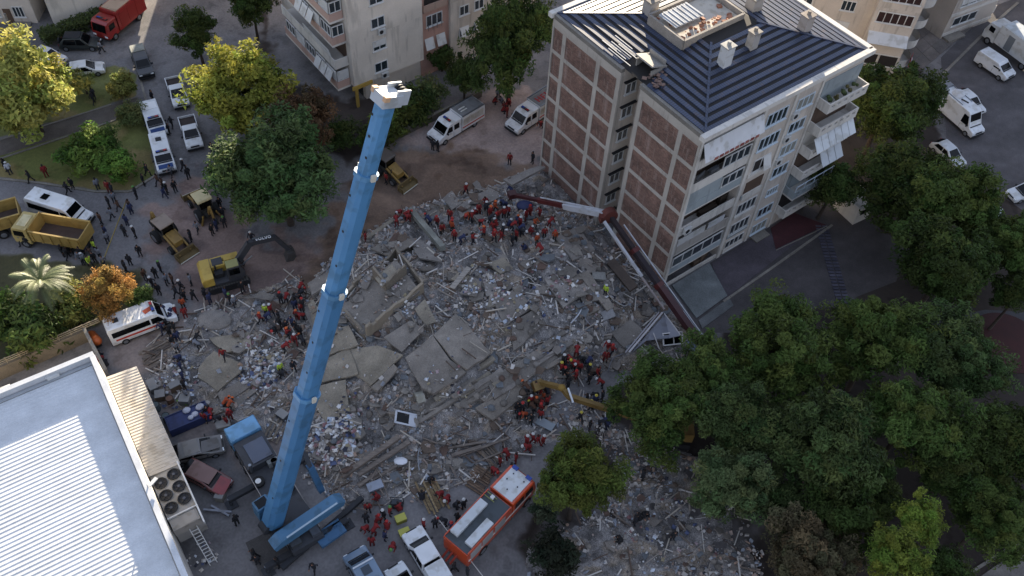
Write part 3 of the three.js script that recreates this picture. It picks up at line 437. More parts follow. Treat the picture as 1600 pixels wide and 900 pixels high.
// ---------- the long white-roofed hall and its lean-to ----------
{
  const RH = 6.2, c = at(145, 550, RH + 0.8); c.y = 0; const GRID = 0.617;
  const o = thing('market_hall', 'low hall with white ribbed metal roof and white parapet in the near corner', 'building', c, GRID);
  const W = 30, L = 34;
  part('wall', bx(W, RH, L, -W / 2, RH / 2, L / 2), white, o);
  const t = 0.3; part('parapet', [bx(W, 0.9, t, -W / 2, RH + 0.35, t / 2), bx(t, 0.9, L - t - 0.01, -t / 2, RH + 0.35, L / 2 + t / 2)], M('#d4d6d8', { map: T.metal, roughness: 0.5 }), o);
  part('parapet_coping', [bx(W, 0.05, t + 0.14, -W / 2, RH + 0.83, t / 2), bx(t + 0.14, 0.05, L - t - 0.1, -t / 2, RH + 0.83, L / 2 + t / 2 + 0.04)], M('#dfe1e2', { map: T.metal, roughness: 0.4, metalness: 0.2 }), o);
  // trapezoid sheeting: ribs run across, one every 33 cm
  const pr = [], pos = [], n = Math.floor((L - 1) / 0.36); const sec = []; for (let i = 0; i < n; i++) { const z = 0.7 + i * 0.36; sec.push([z, 0], [z + 0.2, 0], [z + 0.235, 0.02], [z + 0.325, 0.02]); } sec.push([0.7 + n * 0.36, 0]);
  const y = x => RH + 0.08 + x * 0.0; const X0 = -W, X1 = -0.5;
  for (let i = 0; i + 1 < sec.length; i++) { const [z0, h0] = sec[i], [z1, h1] = sec[i + 1]; pos.push(X0, y(0) + h0, z0, X0, y(0) + h1, z1, X1, y(0) + h1, z1, X0, y(0) + h0, z0, X1, y(0) + h1, z1, X1, y(0) + h0, z0); }
  const g = new THREE.BufferGeometry(); g.setAttribute('position', new THREE.Float32BufferAttribute(pos, 3)); g.computeVertexNormals();
  part('roof_sheeting', g, M('#dcdfe1', { map: T.metal, roughness: 0.45, metalness: 0.05 }), o);
  part('gutter', [bx(W - 0.5, 0.1, 0.3, -W / 2, RH + 0.1, 0.5)], M('#b5b9bc', { map: T.metal }), o);
  for (const [px, py] of [[82, 586], [8, 612]]) { const q = at(px, py, RH + 0.3).sub(c); q.applyAxisAngle(V(0, 1, 0), -GRID); part('roof_vent', [bx(0.95, 0.34, 0.6, q.x, RH + 0.35, q.z), bx(1.05, 0.06, 0.7, q.x, RH + 0.55, q.z)], frameW, o); }
  { const q = at(240, 758, RH + 0.7).sub(c).applyAxisAngle(V(0, 1, 0), -GRID); part('floodlight', [bx(0.8, 0.1, 0.28, 0.35, RH + 1.15, q.z, 0.5), bx(0.08, 0.6, 0.08, -0.1, RH + 0.95, q.z)], frameW, o); }
  // lean-to: ribbed sheet roof, fan deck, ladder
  const s = thing('lean_to', 'narrow lean-to with ribbed beige roof along the white hall wall', 'shed', c, GRID), SH = 4.0;
  const b0 = 1.0, b1 = 11.4, b2 = 15.8, sw = 2.3;
  part('wall', [bx(sw, SH - 0.1, b1 - b0, 0.04 + sw / 2, (SH - 0.1) / 2, (b0 + b1) / 2)], M('#8b857d', { map: T.plaster }), s);
  { const pos2 = [], n2 = Math.floor((b1 - b0 + 0.4) / 0.3), sc = []; for (let i = 0; i < n2; i++) { const z = b0 - 0.2 + i * 0.3; sc.push([z, 0], [z + 0.15, 0], [z + 0.18, 0.03], [z + 0.27, 0.03]); } sc.push([b0 - 0.2 + n2 * 0.3, 0]); for (let i = 0; i + 1 < sc.length; i++) { const [z0, h0] = sc[i], [z1, h1] = sc[i + 1], A = 0.06, B = sw + 0.25, ya = SH + 0.25, yb = SH + 0.02; pos2.push(A, ya + h0, z0, A, ya + h1, z1, B, yb + h1, z1, A, ya + h0, z0, B, yb + h1, z1, B, yb + h0, z0); } const g2 = new THREE.BufferGeometry(); g2.setAttribute('position', new THREE.Float32BufferAttribute(pos2, 3)); g2.computeVertexNormals(); part('roof_sheeting', g2, M('#c0b8ac', { map: T.dirty, roughness: 0.6 }), s); }
  const f = thing('chiller_deck', 'grey rooftop cooling unit with six black fans on the lean-to', 'cooling unit', c, GRID);
  part('casing', [bx(sw, SH, b2 - b1 - 0.04, 0.04 + sw / 2 + 0.05, SH / 2, (b1 + b2) / 2 + 0.02)], M('#a5a19b', { map: T.dirty }), f);
  part('rim', [bx(0.12, 0.3, b2 - b1 + 1.6, sw + 0.1, SH + 0.16, (b1 + b2) / 2 + 0.8), bx(sw, 0.25, 0.1, sw / 2 + 0.1, SH + 0.14, b2 - 0.06)], frameW, f);
  for (let i = 0; i < 2; i++) for (let j = 0; j < 3; j++) { const x = 0.66 + i * 1.12, z = b1 + 0.95 + j * 1.2 + (i ? -0.1 : 0.15); const q = part('fan', [new THREE.TorusGeometry(0.46, 0.06, 6, 22).rotateX(Math.PI / 2).translate(x, SH + 0.12, z), cyl(0.43, 0.43, 0.06, x, SH + 0.04, z, 20)], darkM, f); part('blade', [0, 1, 2, 3, 4].map(b => bx(0.42, 0.02, 0.16, x + 0.24 * Math.cos(b * 1.257), SH + 0.1, z - 0.24 * Math.sin(b * 1.257), b * 1.257, 0.3)), M('#1c1d22', { roughness: 0.7 }), q); part('hub', cyl(0.12, 0.12, 0.1, x, SH + 0.12, z, 12), M('#4a4d55'), q); }
  part('duct', [bx(2.1, 0.9, 1.0, 1.2, SH - 0.35, b2 + 0.55), bx(1.0, 0.05, 0.9, 1.6, SH + 0.12, b2 + 0.55)], M('#a09a92', { map: T.dirty }), f);
  const ld = thing('ladder', 'light metal ladder leaning below the fan deck', 'ladder', c, GRID); const la = V(1.5, SH - 0.6, b2 + 1.1), lb = V(1.7, 0, b2 + 3.0), sd = V(0.28, 0, 0);
  part('stile', bar(la.clone().sub(sd), lb.clone().sub(sd), 0.06), frameW, ld); part('stile', bar(la.clone().add(sd), lb.clone().add(sd), 0.06), frameW, ld);
  for (let i = 1; i < 12; i++) { const q = la.clone().lerp(lb, i / 12); part('rung', bx(0.5, 0.04, 0.05, q.x, q.y, q.z), frameW, ld); }
}
{ // garden wall with rails beside the hall, side return with the orange door
  const a = at(-30, 585, 1.6), b = at(132, 515, 1.6), o = thing('garden_wall', 'low grey concrete garden wall with pale rails behind the hall', 'wall'); a.y = b.y = 0.8; part('wall', bar(a, b, 0.3, 1.6), M('#8d8375', { map: T.concrete }), o);
  const d = V(0, 1.0, 0); for (const k of [0.25, 0.55, 0.85]) { const p = a.clone(), q = b.clone().lerp(a, -0.16); p.y = q.y = 1.6 + k * 0.8; part('rail', bar(p, q, 0.07), M('#a89a80', { map: T.wood }), o); }
  for (let i = 0; i < 9; i++) { const p = a.clone().lerp(b, i / 8); part('post', bx(0.07, 0.8, 0.07, p.x, 2.0, p.z), M('#a89a80', { map: T.wood }), o); }
  const e = at(132, 515, 1.6), f = at(166, 580, 1.6), w = thing('yard_wall', 'short grey wall with pale coping beside the hall corner', 'wall'); e.y = f.y = 0.9; part('wall', bar(e, f, 0.2, 1.8), M('#7b7b80', { map: T.plaster }), w); e.y = f.y = 1.84; part('coping', bar(e, f, 0.3, 0.08), kerbM, w);
  const p = at(147, 527, 1), g = thing('gas_tank', 'orange cylindrical tank standing against the short yard wall', 'tank', V(p.x, 0, p.z), GRID + 0.1); part('tank', [new THREE.CapsuleGeometry(0.42, 1.5, 6, 16).rotateX(1.2).translate(0, 0.9, 0)], M('#b0551f', { map: T.dirty, roughness: 0.5 }), g); part('leg', bx(0.5, 0.5, 0.1, 0, 0.25, 0.45), darkM, g); part('leg', bx(0.5, 0.3, 0.1, 0, 0.15, -0.5), darkM, g);
  const k = at(1338, 340, 0), h = thing('kiosk', 'small white kiosk with dark window half hidden under trees by the courtyard', 'kiosk', k, GRID - 0.1); part('wall', bx(2.3, 2.5, 3.2, 0, 1.25, -1), white, h); part('roof', bx(2.6, 0.14, 3.5, 0, 2.58, -1), frameW, h); part('window', bx(1.3, 0.7, 0.06, 0, 1.6, 0.62), glassM, h);
}
// ---------- vehicles: front towards +x ----------
function place(px, py, fx, fy, h = 1) { const p = at(px, py, h), q = at(fx, fy, h); return [V(p.x, 0, p.z), Math.atan2(-(q.z - p.z), q.x - p.x)]; }
const rimM = M('#85888c', { metalness: 0.6, roughness: 0.4 }), lampM = M('#dfe3e4', { physical: true, roughness: 0.15, clearcoat: 1 }), tailM = M('#7a1512', { roughness: 0.3 });
function wheel(o, x, z, r, w = 0.24) { const s = Math.sign(z), t = part('wheel', memo(`ty${r},${w}`, () => joinG(cyl(r, r, w, 0, 0, 0, 18, 'z'))), rubber, o, true); t.position.set(x, r, z); part('rim', memo(`ri${r},${w},${s}`, () => joinG([cyl(r * 0.6, r * 0.55, 0.04, 0, 0, s * w / 2, 14, 'z'), cyl(r * 0.2, r * 0.2, 0.07, 0, 0, s * w / 2, 8, 'z')])), rimM, t, true); return t; }
function taper(g, y0, y1, k, W) { const p = g.attributes.position; for (let i = 0; i < p.count; i++) { const t = clamp((p.getY(i) - y0) / (y1 - y0)); p.setZ(i, p.getZ(i) * (1 - k * t)); } g.computeVertexNormals(); return g; }
function seg(a, b, w, t = 0.03) { const A = V(a[0], a[1], 0), B = V(b[0], b[1], 0), g = bar(A, B, w, t), n = V(-(B.y - A.y), B.x - A.x, 0).normalize(); if (n.y < 0) n.negate(); g.translate(n.x * 0.012, n.y * 0.012, 0); return g; }
function vehicle(name, label, cat, [p, yaw], s, group) {
  const o = thing(name, label, cat, p, yaw, group), { L, W, H, body, glass = [], sides = [], wheels, r = 0.34, color, belt = 1.0, k = 0.1 } = s, tp = g => taper(g, belt, H, k, W), bm = paint(color);
  part('body', tp(prof(body, W, 0, 0.07)), bm, o);
  for (const [a, b, ins, nm] of glass) part(nm || 'windscreen', tp(seg(a, b, W - (ins || 0.3))), glassM, o);
  for (const poly of sides) for (const z of [-1, 1]) { const g = prof(poly, 0.03, z * (W / 2 - 0.004)); part('side_window', tp(g), glassM, o); }
  for (const x of wheels) for (const z of [-1, 1]) wheel(o, x, z * (W / 2 - 0.1), r);
  const fx = Math.max(...body.map(q => q[0])), rx = Math.min(...body.map(q => q[0]));
  for (const z of [-1, 1]) { part('headlight', bx(0.1, 0.16, 0.32, fx - 0.06, s.hl || 0.75, z * (W / 2 - 0.28)), lampM, o); part('tail_light', bx(0.06, 0.3, 0.14, rx + 0.005, s.tl || 0.95, z * (W / 2 - 0.14)), tailM, o); if (s.mirror) part('mirror', bx(0.12, 0.18, 0.2, s.mirror[0], s.mirror[1], z * (W / 2 + 0.1)), darkM, o); }
  part('grille', bx(0.05, 0.2, W * 0.5, fx - 0.005, (s.hl || 0.75) - 0.02, 0), darkM, o);
  if (glass.length) { const [a] = glass[0], q = glass[0][1], dx = a[0] - q[0], dy = q[1] - a[1]; part('wiper_cowl', tp(bx(0.16, 0.04, W - 0.32, a[0] + 0.1, a[1] - 0.035, 0, 0, 0, -0.2)), darkM, o); }
  for (const z of [-1, 1]) { part('door_seam', tp(bx(0.025, belt - 0.45, 0.012, (s.mirror ? s.mirror[0] : fx - 1.6) - 0.95, 0.45 + (belt - 0.45) / 2, z * (W / 2 + 0.001))), darkM, o); part('sill_trim', bx(L * 0.5, 0.1, 0.03, 0, 0.42, z * (W / 2)), darkM, o); }
  part('bumper', [bx(0.16, 0.22, W - 0.1, fx - 0.02, 0.45, 0), bx(0.14, 0.2, W - 0.1, rx + 0.02, 0.48, 0)], s.bump ? bm : darkM, o);
  return o;
}
const VAN = (L, H, c, x = {}) => { const a = L / 2; return { L, W: 2.0, H, color: c, r: 0.36, k: 0.09, belt: 1.1, hl: 0.85, mirror: [a - 1.25, 1.35], body: [[-a, 0.38], [a - 0.08, 0.38], [a, 0.75], [a - 0.1, 1.02], [a - 0.85, 1.28], [a - 1.55, H - 0.22], [a - 1.85, H], [-a + 0.15, H], [-a, H - 0.25]], glass: [[[a - 0.93, 1.33], [a - 1.52, H - 0.26], 0.3], [[-a, 1.4], [-a, H - 0.5], 0.4, 'rear_window']], sides: [[[a - 1.1, 1.3], [a - 1.55, H - 0.5], [a - 2.25, H - 0.5], [a - 2.25, 1.28]], ...(x.long ? [[[a - 2.4, 1.35], [a - 2.4, H - 0.5], [-a + 0.3, H - 0.5], [-a + 0.3, 1.35]]] : [])], wheels: [a - 0.95, -a + 1.15], ...x }; };
const CAR = (L, H, c, x = {}) => { const a = L / 2; return { L, W: 1.76, H, color: c, r: 0.31, k: 0.2, belt: 0.85, hl: 0.62, tl: 0.8, bump: 1, mirror: [a - 1.35, 0.98], body: [[-a, 0.28], [a - 0.06, 0.28], [a, 0.55], [a - 0.15, 0.74], [a - 1.05, 0.93], [a - 1.85, H - 0.03], [a - 2.5, H], [-a + 0.75, H - 0.05], [-a + 0.08, 0.95], [-a, 0.8]], glass: [[[a - 1.14, 0.99], [a - 1.82, H - 0.07], 0.32], [[-a + 0.13, 1.02], [-a + 0.68, H - 0.1], 0.34, 'rear_window']], sides: [[[a - 1.35, 0.92], [a - 1.95, H - 0.12], [a - 2.45, H - 0.1], [a - 2.45, 0.92]], [[a - 2.53, 0.92], [a - 2.53, H - 0.1], [-a + 0.85, H - 0.13], [-a + 0.5, 0.95]]], wheels: [a - 0.8, -a + 0.75], ...x }; };
function pickup(label, pl, c, { L = 5.3, cab = 2.0, bedIn = '#3a2f2b', canopy = null, tray = false } = {}, group) {
  const a = L / 2, cb = a - 1.5 - cab, o = vehicle('pickup_truck', label, 'pickup', pl, { L, W: 1.85, H: 1.82, color: c, r: 0.38, k: 0.16, belt: 1.05, hl: 0.85, mirror: [a - 1.55, 1.15], body: [[cb, 0.42], [a - 0.06, 0.42], [a, 0.8], [a - 0.12, 1.02], [a - 1.2, 1.12], [a - 1.85, 1.78], [a - 2.2, 1.82], [cb + 0.15, 1.8], [cb, 1.1]], glass: [[[a - 1.27, 1.17], [a - 1.82, 1.74], 0.3], [[cb + 0.03, 1.18], [cb + 0.12, 1.72], 0.3, 'rear_window']], sides: [[[a - 1.5, 1.13], [a - 1.95, 1.7], [a - 2.45, 1.7], [a - 2.45, 1.12]], ...(cab > 1.5 ? [[[a - 2.53, 1.12], [a - 2.53, 1.7], [cb + 0.25, 1.68], [cb + 0.2, 1.12]]] : [])], wheels: [a - 0.85, -a + 0.95] }, group);
  const w = 1.85, bl = cb + a, cx = (-a + cb) / 2 - 0.02, bh = tray ? 0.5 : 0.62;
  part('load_bed', [bx(bl - 0.04, 0.1, w - 0.1, cx, 0.62, 0), bx(bl - 0.04, bh, 0.08, cx, 0.66 + bh / 2 - 0.22, w / 2 - 0.05), bx(bl - 0.04, bh, 0.08, cx, 0.66 + bh / 2 - 0.22, -w / 2 + 0.05), bx(0.08, bh, w - 0.19, -a + 0.05, 0.66 + bh / 2 - 0.22, 0)], paint(c), o);
  part('bed_floor', bx(bl - 0.2, 0.03, w - 0.22, cx, 0.69, 0), M(bedIn, { map: T.dirty }), o);
  if (canopy) part('canopy', taper(prof([[-a + 0.02, 0.95], [cb - 0.05, 0.95], [cb - 0.1, 1.74], [-a + 0.25, 1.7]], w - 0.04, 0, 0.06), 0.9, 1.8, 0.12), M(canopy, { map: T.dirty, roughness: 0.5 }), o);
  return o;
}
const lightbar = (o, x, y, w = 1.2) => { part('light_bar', [bx(0.28, 0.12, w, x, y + 0.06, 0)], M('#26262b', { roughness: 0.3 }), o); part('beacon', [bx(0.24, 0.13, w * 0.3, x, y + 0.07, w * 0.3)], M('#1c3a8a', { roughness: 0.2 }), o); part('beacon', [bx(0.24, 0.13, w * 0.3, x, y + 0.07, -w * 0.3)], M('#8f1a1a', { roughness: 0.2 }), o); };
// --- far street, upper corner
vehicle('white_car', 'white hatchback parked behind the clipped shrubs', 'car', place(131, 104, 158, 100), CAR(4.3, 1.5, '#d9d9d6'));
vehicle('white_car', 'white car half hidden by the yellow plane tree', 'car', place(74, 84, 92, 90), CAR(4.1, 1.48, '#d6d6d6'));
{ const o = vehicle('suv', 'dark green jeep parked along the hedge', 'car', place(124, 63, 152, 63), CAR(4.6, 1.75, '#2e3534', { r: 0.38, k: 0.12, belt: 1.0 })); part('roof_rack', [bx(1.9, 0.05, 1.3, -0.6, 1.8, 0)], darkM, o); part('spare_wheel', cyl(0.36, 0.36, 0.2, -2.36, 1.0, 0, 14, 'x'), rubber, o); }
pickup('black pickup with pale canvas-topped bed driving down the street', place(221, 95, 229, 116, 1), '#16181d', { canopy: '#8d8f86' });
{ const o = thing('fire_engine', 'red box-bodied fire engine at the far end of the street', 'fire engine', ...place(186, 26, 164, 44, 1.4)); const red = paint('#8e1f1a'), L = 7.2, a = L / 2;
  part('cab', prof([[a - 2.0, 0.6], [a - 0.05, 0.6], [a, 1.3], [a - 0.25, 2.5], [a - 0.6, 2.75], [a - 2.0, 2.75]], 2.35, 0, 0.08), red, o); part('windscreen', seg([a - 0.03, 1.5], [a - 0.24, 2.45], 1.9), glassM, o); for (const z of [-1, 1]) { part('side_window', prof([[a - 0.5, 1.6], [a - 0.6, 2.35], [a - 1.5, 2.35], [a - 1.5, 1.6]], 0.04, z * 1.18), glassM, o); part('headlight', bx(0.08, 0.2, 0.4, a, 0.95, z * 0.85), lampM, o); for (const x of [a - 1.1, -a + 1.6]) wheel(o, x, z * 1.05, 0.46, 0.3); }
  part('box_body', bx(L - 2.15, 2.5, 2.4, -1.05, 1.95, 0), red, o); part('roof_cover', bx(L - 2.5, 0.06, 2.1, -1.1, 3.24, 0), M('#b39b84', { map: T.dirty }), o); part('chassis', bx(L - 0.3, 0.3, 1.6, 0, 0.6, 0), darkM, o); for (const z of [-1, 1]) for (const x of [-2.6, -1.1, 0.4]) part('locker_door', bx(1.3, 1.7, 0.04, x, 1.9, z * 1.21), M('#7d1d19', { roughness: 0.5 }), o); lightbar(o, a - 1.0, 2.75, 1.5); }
// --- line of vehicles down the middle of the street
{ const P1 = pickup('white double-cab pickup with empty open bed under the yellow tree, farther one', place(276, 140, 284, 164), '#d5d7d8', { cab: 1.3, tray: true }, 'white pickups under the yellow tree'); pickup('white pickup with empty open bed, nearer one beside the yellow tree', place(297, 203, 304, 226), '#d5d7d8', { cab: 1.3, tray: true }, 'white pickups under the yellow tree'); }
{ const o = vehicle('police_van', 'white police minivan with blue stripe, farther of two in a row', 'van', place(240, 186, 247, 205), VAN(4.8, 1.95, '#d5d8da'), 'police vans nose to tail'); lightbar(o, 0.9, 1.95); part('stripe', [bx(1.2, 0.02, 1.5, -1.2, 1.97, 0)], M('#d9d9d9'), o); part('hood_stripe', bx(0.5, 0.03, 1.5, 2.1, 1.13, 0, 0, 0, -0.32), M('#27406f'), o); }
{ const o = vehicle('police_van', 'white police minivan with light bar at the kerb corner, nearer of two', 'van', place(254, 240, 261, 266), VAN(5.1, 2.05, '#d8dadb'), 'police vans nose to tail'); lightbar(o, 0.8, 2.05); part('hood_stripe', bx(0.5, 0.03, 1.5, 2.2, 1.15, 0, 0, 0, -0.32), M('#27406f'), o); part('roof_hatch', bx(0.6, 0.05, 0.6, -1.2, 2.07, 0), darkM, o); }
// --- minibus and dump trucks at the kerb
{ const o = vehicle('minibus', 'white minibus with black roof hatch parked beside the yellow tipper', 'minibus', place(93, 326, 138, 340, 1.3), VAN(6.4, 2.55, '#e2e4e4', { long: 1 })); part('roof_hatch', bx(0.7, 0.07, 0.7, -1.2, 2.58, 0), glassM, o); }
function tipper(label, pl, full) {
  const o = thing('tipper_truck', label, 'truck', ...pl), yl = M('#a98d4d', { map: T.dirty, roughness: 0.6 }), L = 7.4;
  part('chassis', bx(L, 0.35, 1.2, 0, 0.85, 0), darkM, o);
  part('cab', prof([[1.9, 0.6], [3.65, 0.6], [3.72, 1.5], [3.5, 2.5], [3.3, 2.7], [1.9, 2.7]], 2.35, 0, 0.08), M('#b5a064', { map: T.dirty, roughness: 0.5 }), o); part('windscreen', seg([3.68, 1.6], [3.5, 2.45], 1.95), glassM, o); part('roof_panel', bx(0.9, 0.06, 1.5, 2.6, 2.73, 0), M('#d0c39a', { map: T.dirty }), o);
  for (const z of [-1, 1]) { part('side_window', prof([[3.4, 1.65], [3.3, 2.35], [2.3, 2.35], [2.3, 1.65]], 0.04, z * 1.18), glassM, o); part('headlight', bx(0.08, 0.2, 0.35, 3.7, 0.9, z * 0.85), lampM, o); for (const x of [2.6, -1.4, -2.7]) wheel(o, x, z * 1.0, 0.5, 0.42); }
  const b = part('tipper_body', [bx(5.2, 0.14, 2.4, -1.0, 1.3, 0), bx(5.2, 1.35, 0.1, -1.0, 2.0, 1.2), bx(5.2, 1.35, 0.1, -1.0, 2.0, -1.2), bx(0.1, 1.35, 2.29, -3.56, 2.0, 0), bx(0.1, 1.7, 2.29, 1.56, 2.17, 0), bx(5.2, 0.1, 0.18, -1, 2.7, 1.24), bx(5.2, 0.1, 0.18, -1, 2.7, -1.24)], yl, o);
  for (let i = 0; i < 6; i++) for (const z of [-1, 1]) part('side_rib', bx(0.12, 1.2, 0.09, -3.4 + i * 0.95, 1.95, z * 1.295), yl, b);
  part('bed_floor', bx(5.0, 0.04, 2.28, -1.0, 1.4, 0), M('#4a3c35', { map: T.dirty }), b); return o;
}
tipper('yellow tipper truck with empty high-sided body below the white minibus', place(82, 361, 30, 352, 1.8)); tipper('yellow tipper truck cut off at the picture edge', place(-28, 348, -70, 360, 1.8));
// --- backhoe loaders
function backhoe(label, pl, roofC, big) {
  const o = thing('backhoe_loader', label, 'loader', ...pl), y = M('#8f7238', { map: T.dirty, roughness: 0.6 }), dk = M('#33322f', { map: T.dirty });
  part('chassis', bx(3.2, 0.5, 0.9, 0.2, 0.9, 0), dk, o); part('bonnet', prof([[0.5, 0.9], [2.0, 0.9], [2.0, 1.5], [0.5, 1.75]], 0.95, 0, 0.06), y, o);
  const cab = part('cab', [bx(0.09, 1.4, 0.09, 0.45, 1.9, 0.65), bx(0.09, 1.4, 0.09, 0.45, 1.9, -0.65), bx(0.09, 1.4, 0.09, -0.95, 1.9, 0.65), bx(0.09, 1.4, 0.09, -0.95, 1.9, -0.65), bx(1.5, 0.5, 1.35, -0.25, 1.1, 0)], dk, o); part('cab_roof', prof([[-1.15, 2.6], [0.6, 2.6], [0.6, 2.7], [0.4, 2.78], [-1.0, 2.78], [-1.15, 2.7]], 1.6, 0, 0.05), M(roofC, { map: T.dirty, roughness: 0.5 }), cab); part('cab_glass', bx(1.3, 1.0, 1.2, -0.25, 2.0, 0), glassM, cab); part('seat', bx(0.5, 0.7, 0.5, -0.3, 1.6, 0), darkM, cab);
  for (const z of [-1, 1]) { wheel(o, -0.75, z * 0.95, 0.72, 0.45); wheel(o, 1.55, z * 0.85, 0.45, 0.3); part('loader_arm', [bar(V(0.4, 1.6, z * 0.62), V(2.4, 0.75, z * 0.62), 0.16, 0.22), bar(V(2.3, 0.8, z * 0.62), V(2.75, 0.4, z * 0.62), 0.14, 0.16)], y, o); }
  part('bucket', [prof([[2.6, 0.08], [3.4, 0.06], [3.4, 0.12], [2.75, 0.2], [2.68, 0.85], [2.58, 0.85]], 2.2), bx(0.8, 0.6, 0.05, 2.95, 0.38, 1.1), bx(0.8, 0.6, 0.05, 2.95, 0.38, -1.1)], M('#6b5a37', { map: T.dirty }), o);
  part('bucket_edge', bx(0.1, 0.05, 2.2, 3.42, 0.1, 0), M('#b9b6a8', { metalness: 0.5, roughness: 0.5 }), o);
  part('hoe_boom', [bar(V(-1.3, 1.0, 0), V(-2.1, 2.6, 0), 0.26, 0.3)], y, o); part('hoe_stick', [bar(V(-2.05, 2.65, 0), V(-2.6, 1.2, 0), 0.2, 0.24)], y, o); part('hoe_bucket', prof([[-2.75, 1.2], [-2.4, 1.25], [-2.1, 0.7], [-2.4, 0.4], [-2.9, 0.7]], 0.6), dk, o);
  for (const z of [-1, 1]) part('stabiliser', bar(V(-1.4, 1.1, z * 0.7), V(-1.6, 0.1, z * 1.1), 0.16, 0.14), y, o);
  return o;
}
backhoe('yellow backhoe loader with dull beige cab roof facing the rubble on the clay', place(262, 366, 297, 397, 1), '#8c7b6c'); backhoe('yellow backhoe loader with clean cream cab roof, bucket turned to the street', place(318, 322, 300, 298, 1), '#c9b98a'); backhoe('dark muddy backhoe loader in the dirt lot behind the crane boom', place(606, 262, 640, 285, 1), '#4d443c');
{ // crawler excavator
  const o = thing('excavator', 'yellow crawler excavator with dark boom reaching over the dirt', 'excavator', ...place(352, 424, 424, 404, 1.2)), y = M('#b89b45', { map: T.dirty, roughness: 0.55 }), dk = M('#35363a', { map: T.dirty, roughness: 0.6 });
  for (const z of [-1, 1]) { const t = part('track', [prof([[-1.9, 0.15], [-1.6, 0], [1.6, 0], [1.9, 0.15], [2.0, 0.5], [1.7, 0.85], [-1.7, 0.85], [-2.0, 0.5]], 0.6, z * 1.2, 0.04)], darkM, o); for (let i = 0; i < 15; i++) part('track_shoe', bx(0.17, 0.05, 0.64, -1.75 + i * 0.25, 0.87, z * 1.2), M('#4a4742', { map: T.dirty }), t); }
  part('undercarriage', bx(2.6, 0.4, 1.9, 0, 0.7, 0), dk, o);
  part('counterweight', prof([[-2.3, 1.1], [-1.2, 1.1], [-1.2, 2.2], [-2.1, 2.2], [-2.35, 1.9]], 2.7, 0, 0.1), y, o); part('engine_hood', bx(1.3, 1.0, 1.2, -0.5, 1.6, -0.7), y, o); part('deck', bx(2.7, 0.25, 2.7, 0.1, 1.1, 0), dk, o); part('hood_grille', bx(1.0, 0.05, 0.9, -0.5, 2.12, -0.7), dk, o); part('side_locker', bx(2.3, 0.9, 0.75, 0.4, 1.65, -0.95), y, o); part('engine_block', [bx(0.8, 0.5, 0.7, -0.6, 1.5, 0.3), cyl(0.09, 0.09, 0.7, -0.8, 2.2, 0.1, 8)], darkM, o);
  part('cab', prof([[0.1, 1.2], [1.7, 1.2], [1.75, 1.9], [1.4, 2.9], [0.2, 2.9]], 1.05, 0.8, 0.06), dk, o); part('cab_roof', bx(1.15, 0.08, 0.95, 0.75, 2.95, 0.8), M('#8f8b58', { map: T.dirty }), o); part('windscreen', seg([1.74, 1.95], [1.42, 2.8], 0.85), glassM, o).position.z = 0.8; part('side_window', bx(1.0, 0.8, 0.04, 0.8, 2.3, 1.33), glassM, o);
  const b0 = V(1.0, 1.6, -0.1), b1 = V(2.9, 4.1, -0.1), b2 = V(5.4, 3.9, -0.1), b3 = V(6.4, 1.6, -0.1);
  part('boom', [bar(b0, b1, 0.42, 0.6), bar(b1.clone().add(V(-0.1, -0.03, 0)), b2, 0.4, 0.5)], dk, o); part('stick', bar(b2.clone().add(V(-0.2, 0.2, 0)), b3, 0.32, 0.4), dk, o); part('cylinder', [cyl(0.08, 0.08, 2.0, 0, 0, 0, 8).rotateZ(-0.9).translate(2.0, 2.1, 0.35)], chrome, o); part('cylinder', bar(V(3.2, 4.5, -0.1), V(5.1, 4.55, -0.1), 0.12), chrome, o);
  part('bucket', prof([[6.1, 1.7], [6.7, 1.7], [6.9, 1.0], [6.5, 0.45], [5.8, 0.6], [6.0, 1.1]], 1.1, -0.1, 0.03), M('#3d3a38', { map: T.dirty }), o);
  const tx = letters('VOLVO', 0.34, 0.012); tx.rotateX(-Math.PI / 2 + 0.08).rotateY(0); tx.rotateZ(-0.08); tx.translate(4.2, 4.27, -0.08); part('lettering', tx, M('#e6e6e6'), o);
}
{ // second excavator arm rising from under the trees at the lower edge of the rubble
  const o = thing('excavator', 'ochre excavator with bent arm hanging over the helmeted crowd, body under the tree', 'excavator'), y = M('#7d6433', { map: T.dirty, roughness: 0.6 }), base = at(1042, 668, 1.4), a = at(905, 640, 3.4), k = at(878, 606, 4.6), t = at(846, 598, 2.6), yaw = Math.atan2(-(a.z - base.z), a.x - base.x);
  const R = (gs) => gs.map(g => g.rotateY(yaw).translate(base.x, 0, base.z));
  part('boom', bar(base, k.clone().lerp(a, 0.4), 0.4, 0.5), y, o); part('boom', bar(k.clone().lerp(a, 0.45), k, 0.36, 0.44), y, o); part('stick', bar(k, t, 0.36, 0.42), y, o); part('joint', new THREE.SphereGeometry(0.34, 12, 8).translate(k.x, k.y, k.z), M('#8d7030', { map: T.dirty }), o); part('cylinder', bar(k.clone().add(V(0.5, 0.2, 0.1)), k.clone().add(V(1.0, -0.3, 1.2)), 0.14), M('#c4c7c9'), o); part('bucket', bx(0.9, 0.8, 0.9, t.x - 0.3, t.y - 0.5, t.z, 0.5, 0.4), y, o);
  part('cab', R([bx(2.6, 1.2, 2.2, -0.9, 1.6, 0)]), y, o); for (const z of [-1, 1]) part('track', R([bx(3.6, 0.8, 0.55, -0.3, 0.42, z * 1.05)]), darkM, o);
}
